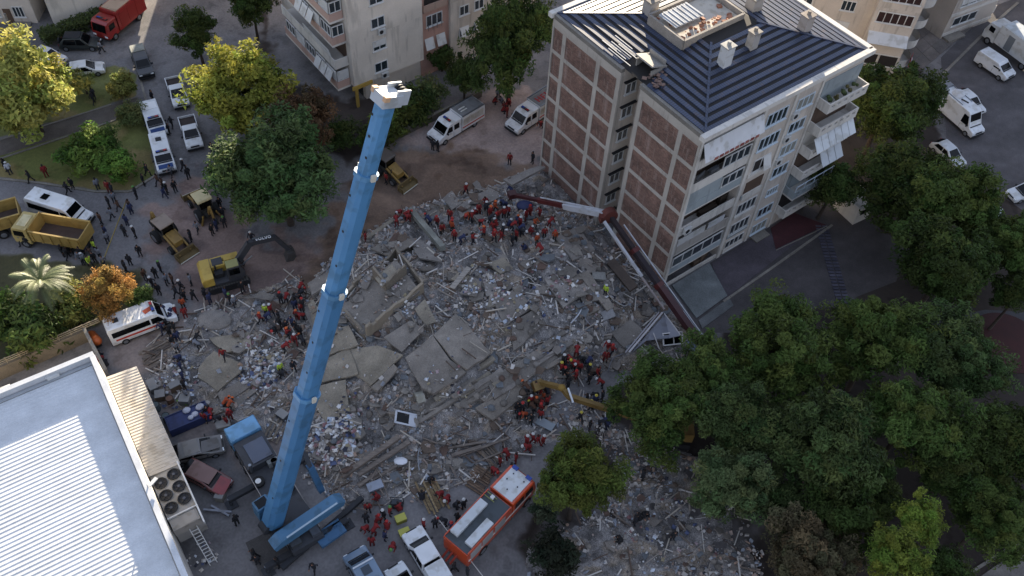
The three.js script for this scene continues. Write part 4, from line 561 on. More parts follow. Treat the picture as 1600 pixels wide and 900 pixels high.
// --- rescue vehicles in the dirt lot
function crewBox(label, pl, text) {
  const o = vehicle('rescue_truck', label, 'rescue truck', pl, { L: 7.0, W: 2.05, H: 2.4, color: '#dcdddd', r: 0.38, k: 0.08, belt: 1.1, hl: 0.9, mirror: [2.15, 1.4], body: [[0.0, 0.42], [3.42, 0.42], [3.5, 0.85], [3.35, 1.1], [2.55, 1.35], [1.95, 2.15], [1.65, 2.4], [0.0, 2.4]], glass: [[[2.48, 1.4], [1.98, 2.1], 0.3]], sides: [[[2.3, 1.38], [1.9, 2.05], [1.35, 2.05], [1.35, 1.35]], [[1.1, 1.35], [1.1, 2.05], [0.35, 2.05], [0.35, 1.35]]], wheels: [2.5, -2.0] });
  part('box_body', bx(3.45, 1.9, 2.15, -1.78, 1.55, 0), paint('#d5d6d6'), o); part('box_roof', bx(3.2, 0.05, 1.9, -1.78, 2.54, 0), M('#77797a', { map: T.dirty }), o); part('roof_rail', [bx(3.4, 0.12, 0.08, -1.78, 2.58, 1.02), bx(3.4, 0.12, 0.08, -1.78, 2.58, -1.02)], chrome, o); lightbar(o, 1.3, 2.4, 1.1);
  for (const z of [-1, 1]) { part('stripe', bx(3.3, 0.16, 0.02, -1.75, 1.0, z * 1.09), M('#a33a2c'), o); for (const x of [-2.8, -1.75, -0.7]) part('locker_door', bx(0.95, 0.9, 0.03, x, 1.75, z * 1.085), M('#b7b2a8', { map: T.dirty }), o); }
  if (text) { const g = letters(text, 0.85, 0.015); g.rotateX(-Math.PI / 2); g.rotateY(Math.PI); g.translate(-1.5, 2.572, 0); part('lettering', g, M('#8f1f23'), o); } else part('roof_hatch', [bx(0.9, 0.06, 0.14, -1.0, 2.6, 0.15), bx(0.9, 0.06, 0.14, -1.0, 2.6, -0.25)], frameW, o);
  return o;
}
crewBox('white crew-cab rescue truck with grey box roof parked along the lot fence', place(712, 190, 672, 214, 1.3)); crewBox('white rescue truck with red letters on its grey roof beside the brick block', place(832, 174, 792, 200, 1.3), 'HFI');
{ const o = vehicle('ambulance', 'white rescue van with red side stripe in the yard by the grey wall', 'van', place(220, 500, 262, 484, 1.3), VAN(6.1, 2.5, '#e3e4e4', { long: 1 })); for (const z of [-1, 1]) part('stripe', bx(4.6, 0.22, 0.02, -0.3, 0.95, z * 1.0), M('#b03a24'), o); part('roof_emblem', bx(0.9, 0.02, 0.5, 0.9, 2.515, 0.2, 0.3), M('#a5492f'), o); part('roof_hatch', bx(0.5, 0.06, 0.5, -2.0, 2.53, 0), darkM, o); lightbar(o, 1.3, 2.5, 1.2); }
// --- right-hand street
{ const o = vehicle('broadcast_van', 'long white broadcast van with folded dish on the roof in the street', 'van', place(1499, 172, 1532, 200, 1.5), VAN(7.2, 2.9, '#dfe2e4', { k: 0.07 })); part('satellite_dish', [new THREE.SphereGeometry(0.95, 18, 8, 0, Math.PI * 2, 0, 0.9).scale(1, 0.5, 1).rotateX(0.25).translate(-1.2, 2.75, -0.2)], M('#d6d7d8', { map: T.dirty }), o); part('roof_rack', [bx(3.4, 0.06, 0.08, -1.2, 2.96, 0.75), bx(3.4, 0.06, 0.08, -1.2, 2.96, -0.75), bx(0.9, 0.3, 1.2, -3.0, 3.06, 0)], chrome, o); part('dish_arm', bar(V(-0.3, 3.0, 0.2), V(0.7, 3.2, 0.2), 0.12), darkM, o); }
vehicle('white_car', 'white hatchback hidden behind the broadcast van', 'car', place(1516, 155, 1536, 172, 1), CAR(4.2, 1.5, '#dadddf'));
vehicle('panel_van', 'small white panel van parked below the big white truck', 'van', place(1556, 101, 1580, 117, 1), VAN(4.9, 1.95, '#d9dde0'));
{ const o = thing('box_truck', 'large white box truck with raised cab at the street corner', 'truck', ...place(1590, 72, 1560, 50, 1.6)), w = paint('#d5d8d8'); part('cab', prof([[2.6, 0.6], [4.5, 0.6], [4.55, 1.6], [4.1, 2.9], [2.6, 3.0]], 2.4, 0, 0.1), w, o); part('windscreen', seg([4.55, 1.75], [4.14, 2.75], 2.0), glassM, o); part('box_body', bx(6.6, 2.6, 2.5, -0.8, 2.2, 0), w, o); part('box_roof', bx(6.2, 0.05, 2.2, -0.8, 3.53, 0), M('#c9cfd2', { map: T.dirty }), o); for (const z of [-1, 1]) { part('side_door', bx(1.0, 2.0, 0.04, 0.5, 2.0, z * 1.26), M('#6f757a'), o); part('side_window', bx(0.8, 0.7, 0.04, 3.5, 2.2, z * 1.21), glassM, o); for (const x of [3.4, -2.4]) wheel(o, x, z * 1.05, 0.5, 0.35); } part('chassis', bx(7.6, 0.3, 1.2, 0, 0.7, 0), darkM, o); }
vehicle('white_car', 'white car nosing in at the far street edge', 'car', place(1606, 296, 1590, 300, 1), CAR(4.2, 1.5, '#d6dadc')); vehicle('white_car', 'white car under the tree beside the street', 'car', place(1484, 236, 1500, 250, 1), CAR(4.2, 1.5, '#c9cdd0')); vehicle('white_car', 'pale car glimpsed between the crowns by the street', 'car', place(1538, 316, 1556, 326, 1), CAR(4.2, 1.5, '#c9cdd0'));
// --- foreground
{ const o = thing('fire_engine', 'orange fire engine with white cab roof and two white roof boxes in the foreground', 'fire engine', ...place(768, 796, 822, 738, 2.4)), L = 8.6, a = L / 2, H = 3.0, red = paint('#cf4d1e'), gr = M('#4c5358', { map: T.dirty });
  part('cab', prof([[a - 3.1, 0.6], [a - 0.05, 0.6], [a, 1.4], [a - 0.3, 2.75], [a - 0.55, H], [a - 3.1, H]], 2.5, 0, 0.1), red, o); part('cab_roof', bx(2.5, 0.05, 1.95, a - 1.75, H + 0.03, 0), M('#d9dcdd', { map: T.dirty }), o); part('windscreen', seg([a - 0.02, 1.6], [a - 0.3, 2.7], 2.1), glassM, o);
  for (const z of [-1, 1]) { part('side_window', prof([[a - 0.5, 1.8], [a - 0.65, 2.6], [a - 1.5, 2.6], [a - 1.5, 1.8]], 0.04, z * 1.255), glassM, o); part('side_window', prof([[a - 1.75, 1.8], [a - 1.75, 2.6], [a - 2.8, 2.6], [a - 2.8, 1.8]], 0.04, z * 1.255), glassM, o); part('headlight', bx(0.08, 0.25, 0.4, a - 0.02, 0.95, z * 0.9), lampM, o); for (const x of [a - 1.2, -a + 1.9]) wheel(o, x, z * 1.12, 0.52, 0.34); part('mirror', bx(0.15, 0.5, 0.12, a - 0.1, 2.3, z * 1.42), darkM, o); part('stripe', bx(L - 0.9, 0.16, 0.03, -0.3, 1.55, z * 1.265), M('#d8d5cc'), o); for (const x of [-3.3, -1.9, -0.4]) part('locker_door', bx(1.25, 1.2, 0.04, x, 1.95, z * 1.262), M('#a9a9a6', { roughness: 0.4, metalness: 0.3 }), o); }
  part('body', bx(L - 3.25, 2.1, 2.5, -1.62, 1.7, 0), red, o); part('roof_deck', bx(L - 3.4, 0.06, 2.3, -1.62, 2.79, 0), gr, o); part('roof_box', bx(3.6, 0.32, 0.75, -1.9, 2.99, -0.72), M('#ccd0d2', { map: T.dirty }), o); part('roof_box', bx(2.6, 0.32, 0.7, -2.35, 2.99, 0.75), M('#ccd0d2', { map: T.dirty }), o); part('roof_rail', [bx(5.2, 0.14, 0.08, -1.6, 2.9, 1.2), bx(5.2, 0.14, 0.08, -1.6, 2.9, -1.2)], red, o); part('lamp_mast', [cyl(0.14, 0.14, 0.3, 0.55, 3.0, -0.4, 10), bx(0.05, 0.05, 1.0, 0.4, 2.95, -0.6), bx(0.05, 0.05, 1.0, 0.75, 2.95, -0.6)], M('#8b8f55'), o); part('floodlight', bx(0.3, 0.2, 0.3, 0.55, 3.2, -0.4), frameW, o);
  for (const z of [-0.75, -0.3, 0.15]) part('rear_ladder', bx(0.9, 0.1, 0.16, -a - 0.4, 1.1 + z * 0.3, z, 0, 0, 0.3), M('#8e2f1c'), o); part('chassis', bx(L - 0.4, 0.3, 1.4, 0, 0.7, 0), darkM, o); part('bumper', bx(0.25, 0.35, 2.45, a, 0.7, 0), M('#c8c8c4'), o); part('beacon', bx(0.3, 0.16, 0.5, a - 0.5, H + 0.12, 0.7), M('#1b3c8c', { roughness: 0.2 }), o); part('beacon', bx(0.3, 0.16, 0.5, a - 0.5, H + 0.12, -0.7), M('#1b3c8c', { roughness: 0.2 }), o);
  for (let i = 0; i < 5; i++) part('roof_bolt', cyl(0.06, 0.06, 0.06, a - 1.0 - (i % 3) * 0.7, H + 0.08, [-0.5, 0.5, 0, 0.6, -0.6][i], 8), darkM, o); }
pickup('white pickup with dark rear window in the foreground beside the fire engine', place(668, 868, 650, 838, 1.3), '#dfe1e2', { L: 5.4, canopy: '#d4d8da' });
vehicle('white_car', 'white car cut off by the bottom edge beside the foreground pickup', 'car', place(636, 916, 622, 894, 1.2), CAR(4.4, 1.5, '#dcdfe0'));
{ const o = vehicle('minibus', 'dusty light blue minibus with roof hatch at the bottom edge', 'minibus', place(576, 898, 556, 862, 2), VAN(5.6, 2.3, '#6f8499', { long: 1 })); part('roof_hatch', bx(0.7, 0.06, 0.7, 0.3, 2.33, 0), M('#39424b'), o); for (const x of [-1.3, 0.9]) part('roof_bar', bx(0.12, 0.08, 1.7, x, 2.38, 0), M('#b9bfc4'), o); }
// crushed cars between the lean-to and the crane
{ const o = vehicle('wrecked_car', 'dust-covered grey wrecked car with buckled roof near the crane', 'car', place(307, 700, 334, 693, 0.9), CAR(4.3, 1.25, '#75716d', { k: 0.12 })); part('dent_panel', [bx(1.2, 0.05, 1.3, -0.4, 1.27, 0, 0.1, 0.05)], M('#8a857f', { map: T.dirty }), o); part('loose_sheet', bx(1.9, 0.05, 1.1, 0.9, 1.1, 0.15, 0.12, 0, -0.12), M('#6d6a68', { map: T.dirty }), o); }
{ const o = vehicle('wrecked_car', 'crushed dusty red car with torn red bonnet beside the cooling unit', 'car', place(321, 743, 344, 755, 0.9), CAR(4.2, 1.2, '#74453f', { k: 0.12 })); part('dust_sheet', bx(2.3, 0.04, 1.35, -0.3, 1.22, 0, 0.05, 0.03), M('#8b6f69', { map: T.dirty }), o); part('torn_bonnet', bx(1.0, 0.04, 1.4, 1.75, 0.9, 0.1, 0.15, 0.15, -0.25), paint('#8e1c1f'), o); }
{ const o = thing('skip', 'dark blue open skip heaped with pale bundles beside the lean-to', 'skip', ...place(294, 652, 318, 642, 0.8)); part('tub', [bx(3.6, 1.0, 0.08, 0, 0.6, 0.75), bx(3.6, 1.0, 0.08, 0, 0.6, -0.75), bx(0.08, 1.0, 1.42, 1.76, 0.6, 0), bx(0.08, 1.0, 1.42, -1.76, 0.6, 0), bx(3.5, 0.08, 1.42, 0, 0.15, 0)], M('#27335c', { map: T.dirty, roughness: 0.5 }), o); part('fill', bx(3.4, 0.3, 1.4, 0, 0.85, 0), M('#39426a', { map: T.dirty }), o); for (const [x, z, s] of [[0.1, -0.5, 0.3], [0.6, 0.2, 0.26], [1.2, -0.3, 0.32], [0.2, 0.35, 0.22]]) part('bundle', new THREE.IcosahedronGeometry(s, 1).scale(1.2, 0.8, 1).translate(x, 1.15, z), M('#b9bac4', { map: T.dirty }), o); }
// ---------- the big mobile crane ----------
{
  const blue = M('#4d7898', { map: T.dirty, roughness: 0.5 }), blueD = M('#3e678b', { map: T.dirty, roughness: 0.5 }), dk = M('#2c2e33', { map: T.dirty }), gunm = M('#3a3c41', { map: T.dirty, roughness: 0.7 });
  const foot = at(428, 808, 3.3), tip = at(603, 158, 38), u = tip.clone().sub(foot), L = u.length(); u.normalize();
  const yaw = Math.atan2(-u.z, u.x), c0 = at(378, 668, 2.6), c1 = at(475, 838, 1.5), cy = Math.atan2(-(c0.z - c1.z), c0.x - c1.x);
  const o = thing('mobile_crane', 'huge blue mobile crane with steep telescopic boom standing over the rubble', 'crane');
  // carrier, cab forward
  const mid = c0.clone().lerp(c1, 0.5); const R = g => g.rotateY(cy).translate(mid.x, 0, mid.z), CL = c0.distanceTo(c1) + 1.6;
  part('carrier', R(prof([[-CL / 2, 0.9], [CL / 2 - 2.2, 0.9], [CL / 2 - 2.2, 1.6], [-CL / 2, 1.6]], 2.7)), gunm, o);
  const cab = part('carrier_cab', R(prof([[CL / 2 - 1.7, 0.6], [CL / 2, 0.6], [CL / 2 + 0.05, 1.5], [CL / 2 - 0.15, 2.6], [CL / 2 - 1.7, 2.6]], 2.7, 0, 0.08)), M('#5f93bd', { map: T.dirty, roughness: 0.5 }), o); part('windscreen', R(seg([CL / 2 + 0.04, 1.6], [CL / 2 - 0.18, 2.6], 2.2)), glassM, cab); part('cab_roof', R(bx(1.4, 0.06, 2.55, CL / 2 - 0.95, 2.63, 0)), M('#6d9fc6', { map: T.dirty, roughness: 0.5 }), cab);
  part('engine_deck', R(bx(2.8, 0.9, 2.55, CL / 2 - 3.2, 1.95, 0)), gunm, o); part('deck_plate', R(bx(2.0, 0.05, 1.7, CL / 2 - 3.4, 2.48, 0.2)), M('#5a6170', { map: T.dirty }), o); for (const z of [-1, 1]) for (const x of [CL / 2 - 1.4, CL / 2 - 3.2, -CL / 2 + 1.2, -CL / 2 + 2.8]) { const w = wheel(o, 0, z, 0.62, 0.5); const q = V(x, 0.62, z * 1.15).applyAxisAngle(V(0, 1, 0), cy).add(V(mid.x, 0, mid.z)); w.position.copy(q); w.rotation.y = cy; }
  part('spare_wheel', R(cyl(0.5, 0.5, 0.3, 0.6, 1.8, -0.95, 18)), rubber, o); part('wheel_cap', R(cyl(0.24, 0.24, 0.34, 0.6, 1.82, -0.95, 14)), frameW, o); part('tool_box', R(bx(1.2, 0.7, 0.9, 1.9, 1.95, 0.8)), M('#7b7f80', { map: T.dirty }), o); part('air_filter', R(cyl(0.28, 0.28, 0.6, CL / 2 - 4.9, 2.0, 0.9, 14)), gunm, o);
  for (const x of [-CL / 2 + 0.4, 0.9]) for (const z of [-1, 1]) { const m = part('outrigger', R(bx(0.45, 0.4, 2.6, x, 1.0, z * 2.3)), dk, o); part('outrigger_jack', R(cyl(0.14, 0.14, 1.1, x, 0.6, z * 3.5, 10)), chrome, m); part('outrigger_pad', R(bx(0.9, 0.12, 0.9, x, 0.08, z * 3.5)), gunm, m); }
  part('rear_outrigger_beam', bar(at(440, 888, 0.7), at(566, 778, 0.7), 0.4, 0.4), dk, o); part('outrigger_cover', [bx(2.3, 0.3, 1.3, 0, 1.05, 0).rotateY(Math.atan2(-(at(545, 815, 1).z - at(492, 852, 1).z), at(545, 815, 1).x - at(492, 852, 1).x)).translate(at(516, 834, 1).x, 0, at(516, 834, 1).z)], blueD, o);
  for (let i = 0; i < 9; i++) part('deck_locker', R(bx(rr(0.5, 1.1), rr(0.25, 0.6), rr(0.5, 0.9), -CL / 2 + 0.7 + (i % 5) * (CL - 6) / 4.5, 1.75, (i < 5 ? 1 : -1) * rr(0.75, 0.95))), M(pick(['#4b5058', '#2e3238', '#5d6a75', '#3f4347']), { map: T.dirty }), o);
  part('deck_rail', [R(bx(CL - 4.5, 0.06, 0.06, -1.6, 2.0, 1.34)), R(bx(CL - 4.5, 0.06, 0.06, -1.6, 2.0, -1.34))], M('#8a8480'), o); part('exhaust', R(cyl(0.13, 0.13, 1.1, CL / 2 - 4.7, 2.6, -1.0, 10)), chrome, o);
  part('ground_mat', [bx(3.6, 0.06, 3.2, foot.x - 0.2, 0.05, foot.z + 1.2, 0.6)], M('#6d6a69', { map: T.concrete }), o);
  // upper works
  const up = V(foot.x, 0, foot.z), S = g => g.rotateY(yaw).translate(up.x, 0, up.z);
  part('turntable', S(cyl(1.1, 1.2, 0.5, 1.5, 1.85, -0.3, 24)), dk, o); part('upper_frame', S(prof([[-1.2, 2.1], [5.0, 2.1], [5.2, 2.6], [4.6, 3.1], [-0.6, 3.1], [-1.3, 2.7]], 1.0, 1.55, 0.06)), blue, o); part('upper_platform', S(bx(3.6, 0.3, 2.4, 0.9, 2.15, 0.1)), gunm, o); part('operator_cab', S(prof([[-0.9, 2.3], [0.6, 2.3], [0.7, 3.0], [0.4, 3.9], [-0.8, 3.9]], 1.0, -1.35, 0.06)), blue, o); part('cab_glass', S(bx(0.9, 0.05, 0.75, -0.2, 3.92, -1.35)), glassM, o); part('winch', S(cyl(0.4, 0.4, 0.9, -0.9, 2.9, 0.1, 18, 'z')), dk, o); part('winch_cable', S(cyl(0.34, 0.34, 0.7, -0.9, 2.92, 0.1, 18, 'z')), M('#b5aaa2'), o); part('walkway_strip', S(bx(4.6, 0.04, 0.14, 2.2, 3.13, 1.98)), M('#a3b4bf'), o);
  // boom: four nested sections with collars, luffing ram below
  const side = V(-u.z, 0, u.x).normalize(), nrm = side.clone().cross(u).normalize(), ax = new THREE.Matrix4().makeBasis(u, nrm.clone().negate().cross(u).cross(u).lengthSq() ? side.clone().cross(u) : nrm, side);
  const sec = (t0, t1, w, h) => { const s = new THREE.Shape(); const c = 0.22 * w; s.moveTo(-w / 2 + c, h / 2); s.lineTo(w / 2 - c, h / 2); s.lineTo(w / 2, h / 2 - c); s.lineTo(w / 2, -h / 2 + 0.35 * h); s.quadraticCurveTo(w / 2, -h / 2, 0, -h / 2); s.quadraticCurveTo(-w / 2, -h / 2, -w / 2, -h / 2 + 0.35 * h); s.lineTo(-w / 2, h / 2 - c); s.closePath(); const g = new THREE.ExtrudeGeometry(s, { depth: (t1 - t0), bevelEnabled: false, curveSegments: 4 }); const upv = u.clone().cross(side).normalize(); if (upv.y < 0) upv.negate(); const sx = upv.clone().cross(u).normalize(); g.applyMatrix4(new THREE.Matrix4().makeBasis(sx, upv, u)); const p = foot.clone().addScaledVector(u, t0); g.translate(p.x, p.y, p.z); return g; };
  const upv = (() => { const q = u.clone().cross(side).normalize(); if (q.y < 0) q.negate(); return q; })(), sx = upv.clone().cross(u).normalize();
  const cuts = []; { // where the collars show along the boom
    const pr = q => { const y = q.y - HC, z = -q.z, zc = z * Math.cos(TILT) - y * Math.sin(TILT), yc = y * Math.cos(TILT) + z * Math.sin(TILT), a = F * q.x / zc, b = -F * yc / zc; return 450 + Math.sin(ROLL) * a + Math.cos(ROLL) * b; };
    for (const Y of [612, 452, 268]) { let a = 0, b = L; for (let i = 0; i < 40; i++) { const m = (a + b) / 2; pr(foot.clone().addScaledVector(u, m)) > Y ? a = m : b = m; } cuts.push(a); } }
  const ends = [-0.6, ...cuts, L], ws = [[1.42, 1.6], [1.24, 1.4], [1.08, 1.22], [0.95, 1.06]], cols = ['#4a7ea8', '#5086b1', '#578eb9', '#5e95c0'];
  for (let i = 0; i < 4; i++) {
    const b = part('boom_section', sec(ends[i] - (i ? 0.6 : 0), ends[i + 1], ...ws[i]), M(cols[i], { map: T.dirty, roughness: 0.45 }), o);
    if (i < 3) { part('collar', sec(ends[i + 1] - 0.32, ends[i + 1] - 0.02, ws[i][0] + 0.14, ws[i][1] + 0.14), M('#6498bf', { map: T.dirty, roughness: 0.4 }), b); const q = foot.clone().addScaledVector(u, ends[i + 1] - 0.05); for (const s of [-1, 1]) { const e = q.clone().addScaledVector(sx, s * (ws[i][0] / 2 + 0.12)); part('collar_lug', new THREE.BoxGeometry(0.2, 0.3, 0.4).applyMatrix4(new THREE.Matrix4().makeBasis(sx, upv, u)).translate(e.x, e.y, e.z), M('#cfc7b4', { roughness: 0.4 }), b); } }
    for (let k = 0; k < 3; k++) { const q = foot.clone().addScaledVector(u, ends[i] + (ends[i + 1] - ends[i]) * (0.25 + 0.28 * k)).addScaledVector(upv, ws[i][1] / 2 + 0.004).addScaledVector(sx, (k - 1) * 0.2); part('inspection_hole', new THREE.CylinderGeometry(0.09, 0.09, 0.02, 10).applyMatrix4(new THREE.Matrix4().makeBasis(sx, upv, u)).translate(q.x, q.y, q.z), darkM, b); }
  }
  const hd = (a, b, c, d, w, h, l) => { const p = foot.clone().addScaledVector(u, a).addScaledVector(upv, b).addScaledVector(sx, c); return new THREE.BoxGeometry(w, h, l).applyMatrix4(new THREE.Matrix4().makeBasis(sx, upv, u)).translate(p.x, p.y, p.z); };
  part('boom_head', [hd(L + 0.25, 0, 0, 0, 1.2, 1.3, 0.7), hd(L + 0.4, -0.7, 0.45, 0, 0.12, 0.9, 0.9), hd(L + 0.4, -0.7, -0.45, 0, 0.12, 0.9, 0.9)], M('#c2c7cb', { map: T.dirty, roughness: 0.5 }), o);
  const pl = part('sheave', [-0.25, 0, 0.25].map(c => { const p = foot.clone().addScaledVector(u, L + 0.45).addScaledVector(upv, -0.95).addScaledVector(sx, c); return new THREE.CylinderGeometry(0.36, 0.36, 0.1, 16).rotateZ(Math.PI / 2).applyMatrix4(new THREE.Matrix4().makeBasis(sx, upv, u)).translate(p.x, p.y, p.z); }), darkM, o);
  part('head_lamp', [hd(L + 0.5, 0.5, 0.55, 0, 0.25, 0.35, 0.3), hd(L + 0.5, 0.5, -0.55, 0, 0.25, 0.35, 0.3)], M('#c9a27d'), o);
  const ra = V(4.2, 2.6, 0).applyAxisAngle(V(0, 1, 0), yaw).add(up), rb = foot.clone().addScaledVector(u, 7.5).addScaledVector(upv, -1.0); part('luffing_ram', [bar(ra, ra.clone().lerp(rb, 0.62), 0.5, 0.5)], blueD, o); part('ram_rod', bar(ra.clone().lerp(rb, 0.6), rb, 0.3, 0.3), chrome, o);
}
{ // dark red knuckle boom beside the brick wall
  const o = thing('boom_lift', 'dark red and white articulated boom folded along the brick wall', 'boom lift'), red = M('#3f181b', { map: T.dirty, roughness: 0.5 }), red2 = M('#57201f', { map: T.dirty, roughness: 0.5 }), wh = M('#b4b6bb', { map: T.dirty, roughness: 0.5 });
  const b = at(1094, 536, 2.4), k = at(952, 336, 8.6), t = at(800, 304, 5.4), lp = (a, c, q, up = 0) => { const p = a.clone().lerp(c, q); p.y += up; return p; };
  part('lower_boom', bar(b, lp(b, k, 0.45), 0.6, 0.7), red, o); part('lower_boom_extension', bar(lp(b, k, 0.42), lp(b, k, 0.72), 0.5, 0.56), M('#2b2228', { map: T.dirty }), o); part('lower_boom_extension', bar(lp(b, k, 0.7), k, 0.4, 0.46), M('#2c2124', { map: T.dirty }), o); for (const q of [0.45, 0.72]) part('collar', bar(lp(b, k, q - 0.015), lp(b, k, q + 0.015), 0.7, 0.78), red2, o);
  const off = V(0.5, 0.15, -0.3); part('side_rail', bar(lp(b, k, 0.05).add(off), lp(b, k, 0.9).add(off), 0.1, 0.12), wh, o); const off2 = V(-0.75, -0.25, 0.45); part('hydraulic_pipe', bar(lp(b, k, 0.3).add(off2), lp(b, k, 0.85).add(off2), 0.14, 0.14), M('#8a7f7c'), o); part('hydraulic_cylinder', bar(lp(b, k, 0.55, 0.1).add(off2), lp(b, k, 0.97, 0.3).add(off2), 0.24, 0.24), wh, o);
  part('knuckle', [new THREE.CylinderGeometry(0.75, 0.75, 0.7, 18).rotateX(Math.PI / 2).rotateY(0.4).translate(k.x, k.y, k.z), bx(1.0, 0.8, 0.6, k.x - 0.4, k.y - 0.2, k.z + 0.2, 0.3)], M('#5c2a20', { map: T.dirty }), o);
  part('upper_boom', bar(k.clone().add(V(-0.4, 0.1, 0)), lp(k, t, 0.45), 0.55, 0.6), wh, o); part('upper_boom_extension', bar(lp(k, t, 0.42), lp(k, t, 0.72), 0.42, 0.45), red2, o); part('upper_boom_extension', bar(lp(k, t, 0.7), t, 0.32, 0.34), red, o); part('upper_rail', bar(lp(k, t, 0.1, 0.5), lp(k, t, 0.7, 0.42), 0.1, 0.1), wh, o); part('boom_tip', bx(0.8, 0.6, 0.7, t.x, t.y, t.z, 0.4), red, o);
  const cy = Math.atan2(-(at(1060, 480, 1).z - at(1100, 545, 1).z), at(1060, 480, 1).x - at(1100, 545, 1).x), c = at(1112, 566, 1), R = g => g.rotateY(cy).translate(c.x, 0, c.z); part('truck_bed', R(bx(7.5, 0.5, 2.4, -1.0, 1.1, 0)), M('#7f8da0', { map: T.dirty }), o); part('cab', R(bx(1.9, 2.0, 2.4, -4.0, 1.7, 0)), wh, o); for (const z of [-1, 1]) for (const x of [-4, -0.5, 1]) { const w = wheel(o, 0, z, 0.5, 0.4); w.position.copy(V(x, 0.5, z * 1.05).applyAxisAngle(V(0, 1, 0), cy).add(V(c.x, 0, c.z))); w.rotation.y = cy; } part('mast', R(cyl(0.5, 0.6, 1.6, 1.6, 2.0, 0, 16)), red, o);
}
// ---------- vegetation ----------
function leafCloud(pts, size, long, jitterC) { // pts: [pos, clumpColour, outward]; one small leaf face each
  const n = pts.length, pos = new Float32Array(n * 9), nor = new Float32Array(n * 9), col = new Float32Array(n * 9), a = V(), b = V(), nn = V();
  pts.forEach(([p, c, out], i) => {
    nn.set(rr(-1, 1), rr(-0.4, 1.3), rr(-1, 1)).addScaledVector(out, 0.7).normalize(); a.set(rr(-1, 1), rr(-1, 1), rr(-1, 1)).cross(nn).normalize(); b.copy(nn).cross(a);
    const s = size * rr(0.65, 1.35), l = s * long, k = 1 + jitterC * (rnd() - 0.5);
    [[-l, -s * 0.5], [l, 0], [-l * 0.3, s]].forEach(([u, v], j) => { const o = i * 9 + j * 3; pos[o] = p.x + a.x * u + b.x * v; pos[o + 1] = p.y + a.y * u + b.y * v; pos[o + 2] = p.z + a.z * u + b.z * v; nor[o] = nn.x; nor[o + 1] = nn.y; nor[o + 2] = nn.z; col[o] = c[0] * k; col[o + 1] = c[1] * k; col[o + 2] = c[2] * k; });
  });
  const g = new THREE.BufferGeometry(); g.setAttribute('position', new THREE.BufferAttribute(pos, 3)); g.setAttribute('normal', new THREE.BufferAttribute(nor, 3)); g.setAttribute('color', new THREE.BufferAttribute(col, 3)); g.setAttribute('uv', new THREE.BufferAttribute(new Float32Array(n * 6), 2)); return g;
}
// crown of radius R: several uneven lobes, each a cloud of upswept leaf sprays
function crownGeo(R, fy, nC, per, leaf, long = 1.6, hue = 0.22, cr = 0.2, nL = 6) {
  const lobes = [{ c: V(0, 0, 0), r: R * 0.62 }], cl = [], pts = [];
  for (let i = 0; i < nL; i++) { const a = i / nL * 6.28 + rr(-0.5, 0.5), d = R * rr(0.38, 0.62), r = R * rr(0.3, 0.5); lobes.push({ c: V(d * Math.cos(a), R * fy * rr(-0.45, 0.5), d * Math.sin(a)), r }); }
  lobes.push({ c: V(rr(-0.2, 0.2) * R, R * fy * 0.55, rr(-0.2, 0.2) * R), r: R * 0.42 });
  const tot = lobes.reduce((s, l) => s + l.r * l.r, 0);
  for (const L of lobes) for (let i = 0, n = Math.round(nC * L.r * L.r / tot); i < n; i++) { const d = V(rr(-1, 1), rr(-0.8, 1), rr(-1, 1)).normalize(), q = L.r * (0.55 + 0.5 * Math.sqrt(rnd())); cl.push([L.c.clone().add(V(d.x * q, d.y * q * fy, d.z * q)), d]); }
  for (const [c, o] of cl) { const h = rr(-hue, hue), b = rr(0.72, 1.3), cc = [b * (1 + h), b, b * (1 - 0.5 * Math.abs(h))], rc = R * cr * rr(0.55, 1.35), ax = o.clone().add(V(rr(-0.5, 0.5), rr(0, 0.9), rr(-0.5, 0.5))).normalize(), st = rr(1.0, 1.9);
    for (let k = 0; k < per; k++) { const d = V(rr(-1, 1), rr(-1, 1), rr(-1, 1)); if (d.length() > 1) { k--; continue; } const w = d.dot(ax); d.addScaledVector(ax, w * (st - 1)); pts.push([V(c.x + d.x * rc, c.y + d.y * rc * 0.8, c.z + d.z * rc), cc, o]); } }
  return { g: leafCloud(pts, leaf, long, 0.55), cl: cl.map(q => q[0]) };
}
const crowns = { big: [0, 1, 2, 3].map(() => crownGeo(5, 0.8, 165, 190, 0.11, 2.0, 0.2, 0.165, 7)), mid: [0, 1, 2].map(() => crownGeo(3.4, 0.85, 90, 150, 0.105, 1.8, 0.22, 0.22, 5)), small: [0, 1, 2].map(() => crownGeo(1.6, 0.8, 44, 90, 0.075, 2, 0.2, 0.3, 4)), broad: [0, 1].map(() => crownGeo(5, 0.85, 130, 130, 0.17, 1.4, 0.16, 0.2)) };
const baseR = { big: 5, mid: 3.4, small: 1.6, broad: 5 };
const leafM = c => { const k = 'leaf' + c; if (!matCache.has(k)) matCache.set(k, new THREE.MeshPhysicalMaterial({ color: lin(c), vertexColors: true, roughness: 0.95, specularIntensity: 0.4, side: THREE.DoubleSide, transmission: 0.3, thickness: 0, ior: 1.3 })); return matCache.get(k); };
const barkM = M('#4a3f36', { map: T.wood, roughness: 0.95 });
function limb(a, b, r0, r1) { const d = b.clone().sub(a), L = d.length(), g = new THREE.CylinderGeometry(r1, r0, L, 7); g.translate(0, L / 2, 0); g.applyQuaternion(new THREE.Quaternion().setFromUnitVectors(V(0, 1, 0), d.normalize())); g.translate(a.x, a.y, a.z); return g; }
let treeN = 0;
